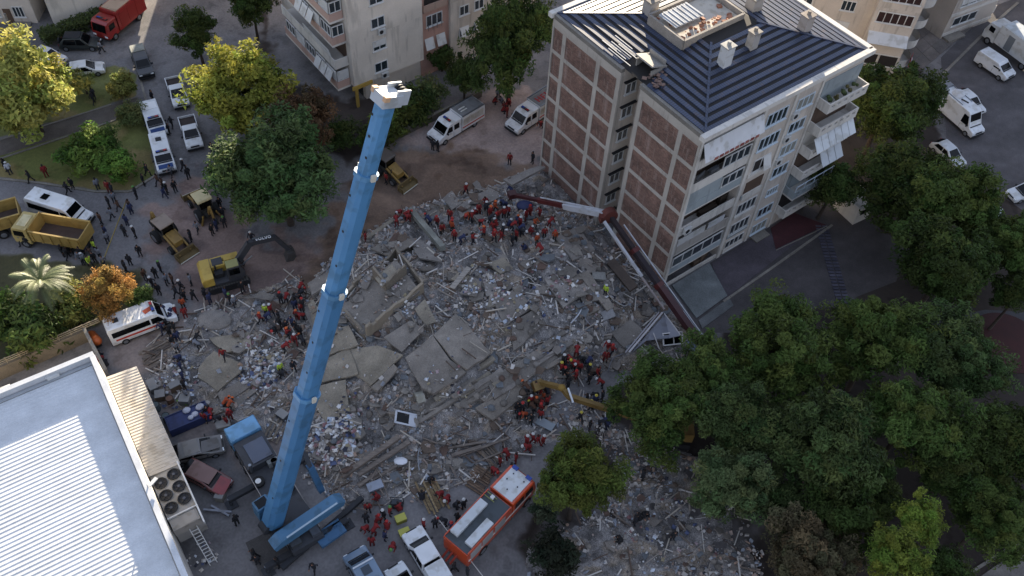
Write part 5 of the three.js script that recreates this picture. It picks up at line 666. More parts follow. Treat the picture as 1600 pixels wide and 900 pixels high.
function tree(label, px, py, rpx, hc, kind, colour, { name = 'tree', category = 'tree', group, sy = 1, trunk = true } = {}) {
  const P = at(px, py, hc), y = P.y - HC, zc = -P.z * Math.cos(TILT) - y * Math.sin(TILT), R = rpx * zc / F, v = crowns[kind][treeN++ % crowns[kind].length], s = R / baseR[kind];
  const o = thing(name, label, category, V(P.x, 0, P.z), 0, group), turn = rr(0, 6.28);
  const m = part('crown', v.g, leafM(colour), o, true); m.scale.set(s, s * sy, s); m.rotation.y = turn; m.position.y = hc;
  if (trunk) { const gs = [limb(V(0, -0.1, 0), V(rr(-0.2, 0.2), hc * 0.62, rr(-0.2, 0.2)), 0.05 * R + 0.06, 0.035 * R + 0.03)]; const fork = V(0, hc * 0.6, 0); for (let i = 0; i < 7; i++) { const c = v.cl[i * 5 % v.cl.length].clone().multiply(V(s, s * sy, s)).applyAxisAngle(V(0, 1, 0), turn).add(V(0, hc, 0)); gs.push(limb(fork, c.lerp(fork, 0.15), 0.026 * R + 0.02, 0.012)); } part('trunk', gs, barkM, o); }
  return o;
}
const gDark = '#424f27', gMid = '#526231', gBlue = '#4a5933', gOlive = '#565f2c';
const RG = 'park trees around the courtyard';
for (const [l, ...a] of [
  ['dense dark green tree behind the balconies of the brick block', 1386, 165, 82, 7, 'big', gDark], ['dark tree between the brick block and the kiosk', 1300, 290, 50, 5, 'mid', gDark], ['broad tree over the kiosk roof', 1418, 285, 84, 7, 'big', gDark],
  ['tall green tree beside the white cars in the street', 1492, 318, 80, 8, 'big', gMid], ['green tree at the courtyard end nearest the street', 1478, 412, 84, 7, 'big', gDark], ['leafy tree with its crown at the street side of the park', 1575, 385, 66, 7, 'big', gMid], ['shadowed tree above the red round surface', 1590, 455, 40, 6, 'mid', gDark],
  ['large bright-topped tree at the courtyard corner by the grey pavement', 1215, 545, 92, 8, 'big', gMid], ['tree next to the tilted window frame, covering the boom truck', 1112, 590, 66, 7, 'big', gMid], ['tree overhanging the crowd at the rubble edge', 1035, 640, 82, 7, 'big', gMid], ['tree between the crowd and the debris strip', 1155, 650, 76, 8, 'big', gBlue],
  ['round tree in the middle of the park below the courtyard', 1372, 530, 88, 8, 'big', gMid], ['blue-green tree beside the red round surface', 1498, 565, 82, 8, 'big', gBlue], ['tree with pale green top in the heart of the park', 1425, 650, 84, 9, 'big', gMid], ['wide tree at the centre of the park thicket', 1290, 690, 96, 9, 'big', gBlue],
  ['grey-green tree at the edge of the debris strip', 1148, 755, 72, 6.5, 'big', '#5c6a45'], ['lone tree beside the orange fire engine', 902, 750, 72, 7, 'big', gOlive], ['dark tree in the lower part of the park', 1345, 775, 84, 7, 'big', gDark], ['tree at the picture edge beyond the park thicket', 1572, 690, 84, 8, 'big', gDark], ['low tree over the park at the corner pavement', 1550, 805, 66, 6, 'big', gMid], ['dark tree filling the gap below the blue-green crowns', 1490, 735, 60, 7, 'mid', gDark], ['tree growing by the debris strip lower edge', 1230, 790, 44, 5, 'mid', gBlue],
]) tree(l, ...a, { group: RG });
tree('small tree with sunlit lime-green top in the near park', 1438, 812, 42, 9.6, 'mid', '#6f7d34'); tree('bright lime-topped young tree nearest the bottom edge', 1400, 868, 50, 9, 'mid', '#6c7a34'); tree('brownish thin-leaved tree at the bottom edge of the park', 1268, 870, 76, 6, 'big', '#5f5640'); tree('tree cut off by the bottom edge beside the corner pavement', 1470, 900, 50, 6, 'mid', gDark);
tree('big yellow-green plane tree lit by the sun at the street corner', 28, 128, 100, 7, 'broad', '#8d8d4a'); tree('yellowing plane tree over the white pickups', 370, 134, 78, 7, 'broad', '#85893c'); tree('large dark green tree beside the blue boom', 440, 280, 108, 6.5, 'big', '#4d5f38', { sy: 0.9 }); tree('rust-brown tree behind the large dark green tree', 470, 190, 58, 6, 'mid', '#5a4733'); tree('dark tree beside the street under the pale block', 304, 48, 40, 5, 'mid', gDark); tree('tall narrow dark tree between the two apartment blocks', 800, 62, 72, 9, 'big', '#46562c', { sy: 1.35 }); tree('tree against the cream block at the frame top', 392, 8, 38, 5, 'mid', gDark); tree('dense tree beside the cream block wall', 726, 118, 34, 4.5, 'mid', gDark, { sy: 1.2 });
const SG = 'shrubs along the lot fence';
for (const [x, y, r, c, l] of [[640, 168, 40, gDark, 'dark evergreen shrub below the cream block wall'], [606, 200, 36, gOlive, 'olive shrub right behind the crane tip'], [668, 150, 30, '#6c7448', 'pale flowering shrub above the rescue truck'], [580, 215, 26, gDark, 'dark shrub beside the crane boom'], [690, 92, 26, gDark, 'shrub at the foot of the cream wall'], [530, 210, 30, gDark, 'shrub under the yellow-trimmed corner']]) tree(l, x, y, r, 1.8, 'small', c, { name: 'shrub', category: 'shrub', group: SG });
for (const [x, y, r, c, l] of [[130, 130, 20, '#7c8148', 'grey-green shrub below the white hatchback'], [191, 136, 26, '#77773f', 'round sunlit shrub at the street corner'], [202, 178, 24, '#6c7348', 'feathery grey shrub by the path end'], [140, 244, 46, '#5c7335', 'wide bright green shrub on the park lawn'], [188, 262, 34, '#5f7a36', 'bushy light green shrub near the kerb'], [160, 222, 28, '#4d6330', 'dark green shrub between the lawn shrubs']]) tree(l, x, y, r, 1.5, 'small', c, { name: 'shrub', category: 'shrub', group: 'lawn shrubs in the small park' });
tree('orange-brown dry tree in the walled garden', 172, 456, 42, 3.6, 'mid', '#8a6a3a'); for (const [x, y, r, c, l] of [[52, 522, 62, '#47552b', 'dense dark shrub filling the garden corner by the wall'], [112, 478, 40, '#6f7540', 'olive shrub between the palm and the dry tree'], [10, 490, 40, '#5b7433', 'light green shrub at the garden edge'], [222, 468, 24, '#4b5c31', 'small shrub behind the rescue van'], [868, 868, 44, '#2f3529', 'low dark shrub littered with debris beside the lone tree'], [850, 800, 24, '#4a5340', 'grey-green sapling behind the fire engine']]) tree(l, x, y, r, 1.7, 'small', c, { name: 'shrub', category: 'shrub' });
{ // clipped hedge along the white house
  const a = at(70, 72), b = at(172, 30), pts = []; const d = b.clone().sub(a), n = 2600; for (let i = 0; i < n; i++) { const t = rnd(), s = V(-d.z, 0, d.x).normalize(), w = rr(-0.9, 0.9), p = a.clone().addScaledVector(d, t).addScaledVector(s, w); p.y = Math.pow(rnd(), 0.5) * (1.7 + 0.3 * vnoise(t * 20, 1)); const k = rr(0.7, 1.3); pts.push([p, [k, k, k], V(0, 1, 0)]); }
  const o = thing('hedge', 'thick dark green hedge running along the white house wall', 'hedge'); part('foliage', leafCloud(pts, 0.16, 1.4, 0.5), leafM('#4a5530'), o, true);
}
{ // palm in the walled garden
  const P = at(62, 438, 5.2), o = thing('palm_tree', 'feathery palm tree with arching fronds in the walled garden', 'palm', V(P.x, 0, P.z)); part('trunk', [cyl(0.26, 0.34, 5, 0, 2.5, 0, 12)], M('#5d5040', { map: T.wood }), o);
  const mk = (len, lift, drop) => { const pos = [], N = 30; const pt = t => V(t * len, len * (lift * t - drop * t * t), 0); for (let i = 1; i < N; i++) { const t = i / N, p = pt(t), f = pt(t + 0.02).sub(p).normalize(), l = 0.62 * Math.sin(Math.PI * (0.1 + 0.86 * t)) + 0.06; for (const s of [-1, 1]) { const e = p.clone().addScaledVector(f, l * 0.8).add(V(0, -0.25 * l, s * l * 0.62)); pos.push(...p.toArray(), ...p.clone().addScaledVector(f, 0.06).toArray(), ...e.toArray()); } const c = pt(t + 1 / N); pos.push(p.x, p.y, -0.025, p.x, p.y, 0.025, c.x, c.y, 0); } const g = new THREE.BufferGeometry(); g.setAttribute('position', new THREE.Float32BufferAttribute(pos, 3)); g.computeVertexNormals(); return joinG(g); };
  const G = [mk(2.7, 0.7, 0.9), mk(2.9, 0.35, 0.85), mk(2.4, 1.2, 0.8)], ms = ['#565f36', '#495330', '#636b42'].map(c => M(c, { side: THREE.DoubleSide, roughness: 0.6 }));
  for (let i = 0; i < 64; i++) { const f = part('frond', G[i % 3], ms[(i * 7) % 3], o, true); f.position.y = 5.0; f.rotation.set(rr(-0.3, 0.3), i * 2.39996, rr(-0.35, 0.3), 'YXZ'); }
}
function topY(x, z) { let y = hgt(x, z); for (const s of plates) if (x > s.x0 && x < s.x1 && z > s.z0 && z < s.z1 && inPoly(x, z, s.Q)) y = Math.max(y, s.m.y + s.a * (x - s.m.x) + s.b * (z - s.m.z) + 0.15); return y; }
// ---------- the collapsed block: slabs, beams, planks, wreckage ----------
const dustM = ['#aaa39b', '#a09a94', '#aca496', '#99948f', '#aaa5a1'].map(c => M(c, { map: T.concrete, roughness: 0.97, bumpMap: T.noise, bumpScale: 0.02 }));
function slab(label, pts, thick, mi, group, name = 'floor_fragment') { // pts: [px, py, lift]; lift above the rubble surface
  const P = pts.map(([x, y, l]) => onTop(x, y, l)), pos = [], c = P.map(p => new THREE.Vector2(p.x, p.z)), tri = THREE.ShapeUtils.triangulateShape(c, []);
  // fit one plane so that the plate stays flat
  const n = P.length, m = P.reduce((s, p) => s.add(p), V()).divideScalar(n); let a = 0, b = 0, sxx = 1e-3, sxz = 0, szz = 1e-3, sxy = 0, szy = 0; for (const p of P) { const x = p.x - m.x, z = p.z - m.z, y = p.y - m.y; sxx += x * x; sxz += x * z; szz += z * z; sxy += x * y; szy += z * y; } const D = sxx * szz - sxz * sxz; a = (sxy * szz - szy * sxz) / D; b = (szy * sxx - sxy * sxz) / D; a = clamp(a, -0.45, 0.45); b = clamp(b, -0.45, 0.45);
  for (const p of P) p.y = m.y + a * (p.x - m.x) + b * (p.z - m.z) + 0.15;
  plates.push({ m: m.clone(), a, b, Q: P, x0: Math.min(...P.map(p => p.x)), x1: Math.max(...P.map(p => p.x)), z0: Math.min(...P.map(p => p.z)), z1: Math.max(...P.map(p => p.z)) });
  // break the outline: extra points along the edges
  const Q = []; P.forEach((p, i) => { const q = P[(i + 1) % n], L = p.distanceTo(q), k = Math.max(1, Math.round(L / 1.1)); for (let j = 0; j < k; j++) { const r = p.clone().lerp(q, j / k); if (j) { r.x += rr(-0.1, 0.1); r.z += rr(-0.1, 0.1); } Q.push(r); } });
  const cc = Q.map(p => new THREE.Vector2(p.x, p.z)), t2 = THREE.ShapeUtils.triangulateShape(cc, []);
  for (const t of t2) { const [A, B, C] = t.map(i => Q[i]); const up = (B.z - A.z) * (C.x - A.x) - (B.x - A.x) * (C.z - A.z) > 0, o = up ? [A, B, C] : [A, C, B]; for (const p of o) pos.push(p.x, p.y, p.z); for (const p of [o[0], o[2], o[1]]) pos.push(p.x, p.y - thick, p.z); }
  const cw = THREE.ShapeUtils.area(cc) > 0; Q.forEach((p, i) => { let q = Q[(i + 1) % Q.length], r = p; if (!cw) [r, q] = [q, r]; pos.push(r.x, r.y, r.z, r.x, r.y - thick, r.z, q.x, q.y, q.z, q.x, q.y, q.z, r.x, r.y - thick, r.z, q.x, q.y - thick, q.z); });
  const g = new THREE.BufferGeometry(); g.setAttribute('position', new THREE.Float32BufferAttribute(pos, 3)); g.computeVertexNormals();
  return single(name, g, dustM[mi % 5], label, name === 'floor_fragment' ? 'slab' : 'panel', group);
}
function beam(label, a, b, w, h, mi, name = 'beam_fragment', lift = 0.25) { const A = onTop(a[0], a[1], a[2] ?? lift), B = onTop(b[0], b[1], b[2] ?? lift); return single(name, bar(A, B, w, h), typeof mi === 'number' ? dustM[mi % 5] : mi, label, name === 'beam_fragment' ? 'beam' : 'wall'); }
function stub(label, a, b, w, h, m) { // wall remnant with a broken top
  const A = onTop(a[0], a[1], 0), B = onTop(b[0], b[1], 0), d = B.clone().sub(A); d.y = 0; const L = d.length(), y0 = Math.min(A.y, B.y) - .5, g = (() => { const s = new THREE.Shape(), n = Math.max(4, Math.round(L / .55)); s.moveTo(0, 0); s.lineTo(L, 0); let q = 1; for (let i = n; i >= 0; i--) { q = clamp(q + rr(-.16, .16), .65, 1.1); s.lineTo(L * i / n, .5 + (A.y + (B.y - A.y) * i / n - y0 - .5) + h * q); if (i && rnd() < .35) { q = clamp(q + rr(-.25, .25), .5, 1.1); s.lineTo(L * (i - .15) / n, .5 + (A.y + (B.y - A.y) * i / n - y0 - .5) + h * q); } } return new THREE.ExtrudeGeometry(s, { depth: w, bevelEnabled: false }); })();
  g.translate(0, 0, -w / 2); g.rotateY(-Math.atan2(d.z, d.x)); g.translate(A.x, y0, A.z); return single('wall_stub', g, m, label, 'wall');
}
slab('large cracked floor slab at the heart of the rubble, farther half', [[677, 527, .9], [712, 492, .9], [735, 515, .9], [767, 552, .7], [730, 582, .7], [705, 555, .8]], .28, 0);
slab('large cracked floor slab at the heart of the rubble, nearer half strewn with gravel', [[633, 557, .8], [676, 529, .8], [703, 557, .7], [728, 584, .6], [678, 620, .5], [660, 608, .6]], .28, 1);
beam('long broken edge beam under the cracked floor slabs', [680, 626, .2], [772, 560, .4], .45, .5, 2); beam('second edge beam lying just below the cracked slabs', [664, 644, .1], [742, 592, .2], .4, .4, 3); beam('third splintered beam beneath the cracked slabs', [655, 660, .1], [715, 622, .1], .35, .3, 1);
// the remnant of a room
slab('floor of the broken room remnant', [[545, 470, .6], [618, 408, .8], [656, 456, .8], [572, 528, .6], [530, 484, .5]], .2, 1);
const roomW = '#a49a8c'; const rM = M(roomW, { map: T.concrete, roughness: 0.95 });
stub('long far wall stub of the broken room', [541, 470], [619, 404], .22, 1.5, rM); stub('end wall stub of the broken room', [620, 404], [661, 455], .22, 1.5, rM); stub('tall near wall of the broken room facing the open rubble', [661, 456], [574, 532], .25, 1.9, M('#948979', { map: T.plaster })); stub('short broken wall stub by the crane boom', [572, 531], [528, 482], .22, 1.1, rM); stub('inner partition stub of the broken room', [604, 457], [635, 430], .2, 1.5, rM); stub('short cross wall inside the broken room', [605, 457], [584, 432], .2, 1.3, rM);
slab('pale tiled floor piece inside the broken room', [[586, 436, 1.2], [612, 414, 1.3], [622, 426, 1.3], [597, 450, 1.2]], .08, 2); slab('brown door panel leaning on the broken room wall', [[648, 482, .7], [664, 470, 1.0], [682, 502, .4], [666, 512, .3]], .08, 2, null, 'door_panel');
slab('smooth tan floor slab just beside the crane boom foot', [[498, 606, .5], [540, 592, .6], [545, 640, .5], [565, 690, .4], [525, 675, .4], [494, 640, .4]], .25, 2); slab('tan slab strip running down from the boom', [[512, 560, .5], [545, 545, .6], [560, 585, .5], [500, 600, .4]], .22, 2); slab('narrow concrete strip edging the debris pit', [[580, 606, .6], [615, 570, .7], [622, 577, .7], [590, 612, .6]], .25, 0); slab('grey slab along the lower wall of the debris pit', [[540, 636, .4], [550, 632, .5], [572, 680, .3], [560, 690, .3]], .3, 3);
slab('slab of collapsed ceiling beside the boom and broken room', [[482, 452, .5], [520, 418, .8], [528, 428, .8], [488, 468, .5]], .25, 1); slab('flat dusty slab under the first boom collar', [[480, 478, .4], [490, 470, .4], [508, 510, .4], [495, 520, .3]], .2, 2);
beam('pale fallen column lying at the far rubble edge', [641, 328, .5], [692, 388, .7], .55, .6, M('#a3a69f', { map: T.concrete })); beam('long kerb-like beam on the far rubble edge', [573, 374, .3], [628, 336, .4], .4, .5, 2); beam('thin beam propped inside the far debris', [667, 387, .9], [690, 407, .7], .14, .14, M('#b5ada0')); beam('white board lying by the pale litter', [706, 450, .8], [733, 418, .9], .5, .1, M('#a59d93', { map: T.wood }));
slab('long grey roof slab under the red-suited crowd', [[712, 326, .5], [770, 293, .5], [783, 308, .6], [720, 342, .6]], .3, 4); slab('light square slab at the lot side of the rubble', [[692, 311, .3], [706, 300, .3], [722, 318, .4], [706, 330, .4]], .25, 4); slab('white door leaf lying at the lot edge', [[738, 288, .2], [745, 283, .2], [757, 297, .3], [749, 301, .3]], .06, 4); slab('overhanging slab spanning from the lot to the brick wall', [[786, 282, 1.6], [843, 259, 1.9], [852, 264, 1.9], [800, 290, 1.6]], .3, 4);
// terrace-like layers of pancaked floors on the lower side
slab('broad pancaked floor layer strewn with yellow litter', [[800, 506, .6], [837, 486, .6], [853, 506, .5], [802, 550, .4]], .28, 3); slab('pancaked floor layer beside the cracked slabs', [[770, 470, .4], [806, 452, .5], [833, 482, .5], [788, 512, .5]], .28, 1); slab('long pancaked floor edge above the crowd', [[764, 600, .5], [850, 545, .5], [872, 560, .3], [772, 630, .2]], .28, 3); slab('lowest pancaked floor edge above the red crowd', [[742, 640, .4], [820, 588, .4], [838, 606, .2], [770, 660, .2]], .28, 0); slab('buckled floor layer at the brick wall side', [[868, 372, .4], [902, 356, .4], [930, 392, .4], [895, 408, .4]], .25, 4); slab('grey floor layer with bathroom litter', [[850, 440, .5], [890, 420, .5], [920, 455, .5], [880, 480, .5]], .25, 4); slab('long thin floor strip toward the boom lift', [[905, 430, .5], [918, 424, .5], [960, 480, .4], [948, 488, .4]], .22, 0);
// stepped edges of the pancaked floors, running down the lower side
for (let i = 0; i < 16; i++) { const t = i / 15, x = 700 + 150 * t + rr(-12, 12), y = 640 - 85 * t + rr(-22, 26), L = rr(22, 60), w = rr(4, 9); slab(`${['grey', 'pale', 'cracked', 'dusty'][i % 4]} floor-edge strip stacked on the slope above the lower crowd`, [[x, y, .35], [x + L, y - L * .66, .35], [x + L + w, y - L * .66 + w, .3], [x + w, y + w, .3]], rr(.15, .3), i, 'floor-edge strips of the pancaked storeys'); }
for (let i = 0; i < 14; i++) { const x = rr(690, 930), y = rr(400, 500), a = rr(0, 6.28), r = rr(9, 20), P = [0, 1, 2, 3].map(k => [x + r * Math.cos(a + k * 1.57 + rr(-.3, .3)) * 1.2, y + r * Math.sin(a + k * 1.57 + rr(-.3, .3)) * .8, rr(.1, .5)]); slab(`${['pale', 'grey', 'brownish', 'dusty'][i % 4]} tilted slab piece half sunk in the open rubble middle`, P, .16, i, 'slab pieces in the open rubble middle'); }
slab('dark cellar slab at the boom lift base', [[955, 520, .4], [985, 500, .5], [1010, 525, .4], [975, 545, .3]], .2, 3);
// sheet-metal canopy torn down at the corner
{ const o = thing('fallen_canopy', 'torn grey sheet-metal canopy with long white edge rails at the rubble corner', 'canopy'), m = M('#7d7f88', { map: T.dirty, roughness: 0.5 }); const A = onTop(986, 552, 1.2), B = onTop(1038, 490, 2.6), C = onTop(1064, 524, 2.0), D = onTop(1046, 528, 1.2), E2 = onTop(1010, 532, 1.2); const t = (a, b, c) => [a, b, c].flatMap(p => [p.x, p.y, p.z]); const g = new THREE.BufferGeometry(); const dn = p => p.clone().add(V(0, -0.08, 0)); const fan = [[A, B, E2], [B, D, E2], [B, C, D]]; g.setAttribute('position', new THREE.Float32BufferAttribute(fan.flatMap(f => [...t(...f), ...t(dn(f[0]), dn(f[2]), dn(f[1]))]), 3)); g.computeVertexNormals(); part('sheet', g, m, o); part('edge_rail', bar(A.clone().add(V(-.2, .15, 0)), B.clone().add(V(-.2, .15, 0)), .16, .12), M('#a9a5a6'), o); part('edge_rail', bar(A.clone().add(V(-.5, -.1, -.1)), B.clone().add(V(-.5, .0, -.1)), .12, .12), M('#8f8c90'), o); part('edge_rail', bar(B, C, .08, .08), M('#b5b2b0'), o); part('strut', bar(onTop(1021, 520, 1.5), onTop(1030, 545, .8), .07), M('#b5b2b0'), o); }
{ const o = thing('window_unit', 'white double window frame tipped on its side below the torn canopy', 'window', onTop(1051, 529, .8), 0.35); o.rotation.z = 0.15; o.rotation.x = -0.9; part('frame', [bx(2.1, .1, .1, 0, .55, 0), bx(2.1, .1, .1, 0, -.55, 0), bx(.1, 1.1, .1, -1, 0, 0), bx(.1, 1.1, .1, 1, 0, 0), bx(.08, 1.0, .08, .1, 0, 0)], M('#cfcdca'), o); part('pane', bx(1.0, 1.0, .03, -.46, 0, 0), glassM, o); part('pane', bx(.8, 1.0, .03, .55, 0, 0), glassM, o); }
{ const o = thing('window_unit', 'white window frame with one dark pane lying in the lower rubble', 'window', onTop(634, 654, .5), 0.55); o.rotation.x = -1.3; part('frame', [bx(2.0, .14, .12, 0, .5, 0), bx(2.0, .14, .12, 0, -.5, 0), bx(.14, 1.0, .12, -.95, 0, 0), bx(.14, 1.0, .12, .95, 0, 0), bx(.6, .9, .06, .6, 0, 0)], M('#b9bcc2'), o); part('pane', bx(1.2, .9, .03, -.3, 0, 0), glassM, o); }
slab('white panel lying in front of the torn canopy', [[980, 543, .4], [1007, 544, .4], [1006, 553, .3], [980, 551, .3]], .07, 4, null, 'cladding_panel'); slab('blue-grey panel sunk beside the torn canopy', [[1005, 560, .3], [1030, 545, .4], [1040, 565, .2], [1015, 575, .2]], .06, 3, null, 'cladding_panel'); beam('white guard rail beside the boom lift base', [1058, 488, .8], [1094, 540, .6], .3, .25, M('#aeb1b6', { map: T.dirty }));
beam('white side sill beside the boom lift foot', [1068, 486, 1.2], [1100, 528, .9], .22, .22, M('#a7abb3', { map: T.dirty }));
// left side: big tipped plates near the rescue queue
slab('big flat roof plate tipped beside the litter, with a red-jacketed person on it', [[310, 574, .3], [335, 550, .4], [380, 570, .45], [376, 583, .4], [340, 612, .25], [310, 592, .2]], .18, 2); slab('second tipped plate above the big flat roof plate', [[327, 528, .3], [390, 521, .35], [393, 545, .35], [355, 553, .3], [334, 538, .25]], .18, 2); slab('third plate sliding under the big flat roof plate', [[340, 616, .2], [383, 592, .25], [394, 602, .2], [348, 634, .12]], .16, 1); slab('long thin plate edge below the queue of plates', [[349, 640, .15], [398, 606, .2], [402, 612, .2], [354, 648, .12]], .14, 3);
beam('grey concrete post lying by the rubble heap', [312, 512, .25], [338, 480, .3], .4, .4, 4); slab('tilted sheet lying at the excavator side', [[396, 466, .5], [406, 456, .6], [430, 462, .6], [424, 470, .5]], .06, 3, null, 'cladding_panel'); slab('grey slab under the queue beside the boom', [[472, 482, .3], [482, 478, .3], [500, 508, .3], [490, 516, .3]], .2, 4); slab('light box-like block by the boom middle', [[392, 600, .3], [400, 590, .3], [410, 596, .3], [402, 606, .3]], .3, 4);
// long timbers in the lower rubble
for (const [l, a, b, w] of [['long timber beam running down to the crane', [535, 744, .4], [624, 682, .6], .45], ['parallel timber beam beside the long one', [560, 742, .3], [640, 690, .5], .4], ['shorter timber lying across the lower debris', [560, 760, .2], [590, 738, .3], .3], ['timber post below the long beams', [578, 752, .2], [640, 716, .2], .25], ['splintered pole in the lower rubble', [700, 700, .3], [760, 690, .4], .2], ['pale splintered pole at the lower rubble', [720, 712, .3], [795, 684, .4], .22], ['thin pole by the lower crowd', [740, 724, .2], [800, 700, .3], .16], ['leaning timber by the timber pallet', [706, 712, .4], [752, 698, .4], .3]]) single('timber', bar(onTop(...a), onTop(...b), w, w * 0.7), M('#7d7268', { map: T.wood }), l, 'timber');
{ // bundles of planks
  const bundle = (label, a, b, n, sp, c) => { const o = thing('plank_stack', label, 'planks'); const A = at(...a), B = at(...b), d = B.clone().sub(A).normalize(), s = V(-d.z, 0, d.x); for (let i = 0; i < n; i++) { const q = (i - n / 2) * sp, A2 = A.clone().addScaledVector(s, q).addScaledVector(d, rr(-.25, .25)), B2 = B.clone().addScaledVector(s, q + rr(-.08, .08)).addScaledVector(d, rr(-.25, .25)); A2.y = B2.y = hgt(A2.x, A2.z) + .12 + (i % 3) * .07; part('plank', bar(A2, B2, .17, .05), M(pick(c), { map: T.wood }), o); } };
  bundle('neat stack of long yellowish planks in the foreground', [663, 755], [684, 800], 9, .2, ['#8f7a58', '#9a8460', '#846f50']); bundle('scattered brown planks beside the fire engine cab', [735, 745], [762, 762], 10, .22, ['#7a6450', '#6b594a']); bundle('loose grey planks near the red helmets by the timber', [755, 705], [776, 728], 7, .25, ['#7a6a58', '#6d6154']); bundle('long sticks dumped beside the lean-to', [228, 570], [275, 545], 14, .22, ['#7d7166', '#8d8175', '#6a6058']); bundle('second heap of sticks by the lean-to', [240, 575], [262, 552], 8, .3, ['#857a6d', '#75695e']); bundle('planks lying across the crane-side litter', [430, 690], [455, 640], 5, .4, ['#857868', '#75695c']);
}
// dust-smoothed plates on the boom side
slab('wide dusty floor plate between the boom and the cracked slabs', [[545, 548, .5], [590, 540, .6], [630, 556, .7], [612, 572, .6], [580, 604, .5], [556, 586, .5]], .25, 2); slab('tan plate corner under the second boom collar', [[505, 520, .4], [545, 510, .5], [560, 540, .5], [515, 556, .4]], .22, 2); slab('thin dusty plate at the foot of the broken room', [[600, 530, .5], [640, 500, .6], [662, 520, .6], [628, 550, .6]], .15, 1); slab('pale plate against the fallen column', [[640, 372, .5], [668, 380, .6], [690, 410, .6], [655, 405, .5]], .2, 4); slab('grey plate beyond the broken room', [[580, 392, .5], [625, 362, .6], [650, 385, .6], [612, 400, .6]], .2, 0);
buildMound();
// hundreds of single chunks, largest as things of their own
const chunkG = [0, 1, 2, 3, 4, 5].map(i => { const g = i % 2 ? new THREE.BoxGeometry(1, rr(.35, .7), rr(.6, 1), 2, 1, 2) : new THREE.IcosahedronGeometry(.6, 0); const m = mergeVertices((() => { const q = g.clone(); q.deleteAttribute('normal'); q.deleteAttribute('uv'); return q; })()), p = m.attributes.position; for (let k = 0; k < p.count; k++) p.setXYZ(k, p.getX(k) * rr(.8, 1.2), p.getY(k) * rr(.6, 1.1), p.getZ(k) * rr(.8, 1.2)); const n = m.toNonIndexed(); n.computeVertexNormals(); return boxUV(n); });
const plateG = [0, 1, 2].map(() => { const s = new THREE.Shape(); const n = 5; for (let i = 0; i < n; i++) { const a = i / n * 6.283 + rr(-.3, .3), r = rr(.45, .75); i ? s.lineTo(r * Math.cos(a), r * Math.sin(a)) : s.moveTo(r * Math.cos(a), r * Math.sin(a)); } const g = new THREE.ExtrudeGeometry(s, { depth: .14, bevelEnabled: false }); g.rotateX(-Math.PI / 2); return joinG(g); });
const chunkM = ['#97918b', '#a69f99', '#8a8580', '#b3ada6', '#86766a', '#8b929a', '#806a60'].map(c => M(c, { map: T.concrete, roughness: 0.97 }));
const zonesR = [['in the upper rubble by the red-suited crowd', [[640, 330], [850, 285], [930, 360], [900, 420], [700, 440], [600, 400]], 75], ['along the foot of the brick wall', [[870, 330], [1060, 480], [1030, 520], [900, 400]], 48], ['in the open middle of the rubble', [[680, 430], [900, 410], [960, 500], [800, 540], [700, 500]], 62], ['on the slope above the crowded lower edge', [[760, 560], [960, 500], [1010, 560], [900, 600], [780, 650], [700, 660]], 52], ['in the debris pit beside the boom', [[545, 620], [640, 580], [690, 640], [640, 690], [560, 680]], 36], ['in the lower debris toward the fire engine', [[560, 720], [760, 660], [840, 660], [760, 730], [640, 770]], 44], ['among the queue by the tipped plates', [[310, 490], [470, 450], [480, 600], [410, 640], [380, 560]], 46], ['on the debris strip under the park trees', [[960, 690], [1060, 720], [1160, 850], [1150, 900], [960, 900], [840, 890], [960, 790]], 60], ['beside the broken room', [[500, 420], [600, 360], [690, 440], [660, 540], [520, 540]], 44], ['by the crane tracks', [[470, 640], [560, 680], [560, 740], [490, 740]], 24]];
let chunkLeft = 0;
for (const [where, P, n] of zonesR) { const xs = P.map(q => q[0]), ys = P.map(q => q[1]); let k = 0, guard = 0; while (k < n && guard++ < 4000) { const x = rr(Math.min(...xs), Math.max(...xs)), y = rr(Math.min(...ys), Math.max(...ys)); if (!inPoly(x, y, P.map(q => ({ x: q[0], z: q[1] })))) continue; const plate = rnd() < .42, p = onTop(x, y, 0), s = (plate ? rr(.55, 1.35) : rr(.35, .8)) * (/strip/.test(where) ? .7 : 1), mt = pick(chunkM), o = part(numbered(plate ? 'broken_plate' : 'rubble_block'), plate ? pick(plateG) : pick(chunkG), mt, scene, true); p.y = topY(p.x, p.z) + (plate ? .08 : .1); o.position.copy(p); o.scale.set(s, s * rr(.6, 1), s * rr(.6, 1.1)); o.rotation.set(rr(-.4, .4), rr(0, 6.28), rr(-.4, .4)); tag(o, `${s > (plate ? 1.05 : .58) ? 'big' : 'small'} ${['grey', 'light grey', 'dark grey', 'whitish', 'brownish', 'bluish grey', 'reddish'][chunkM.indexOf(mt)]} ${plate ? 'concrete plate' : 'masonry block'} ${where}`, plate ? 'plate' : 'block', `${plate ? 'plates' : 'blocks'} ${where}`); k++; } }
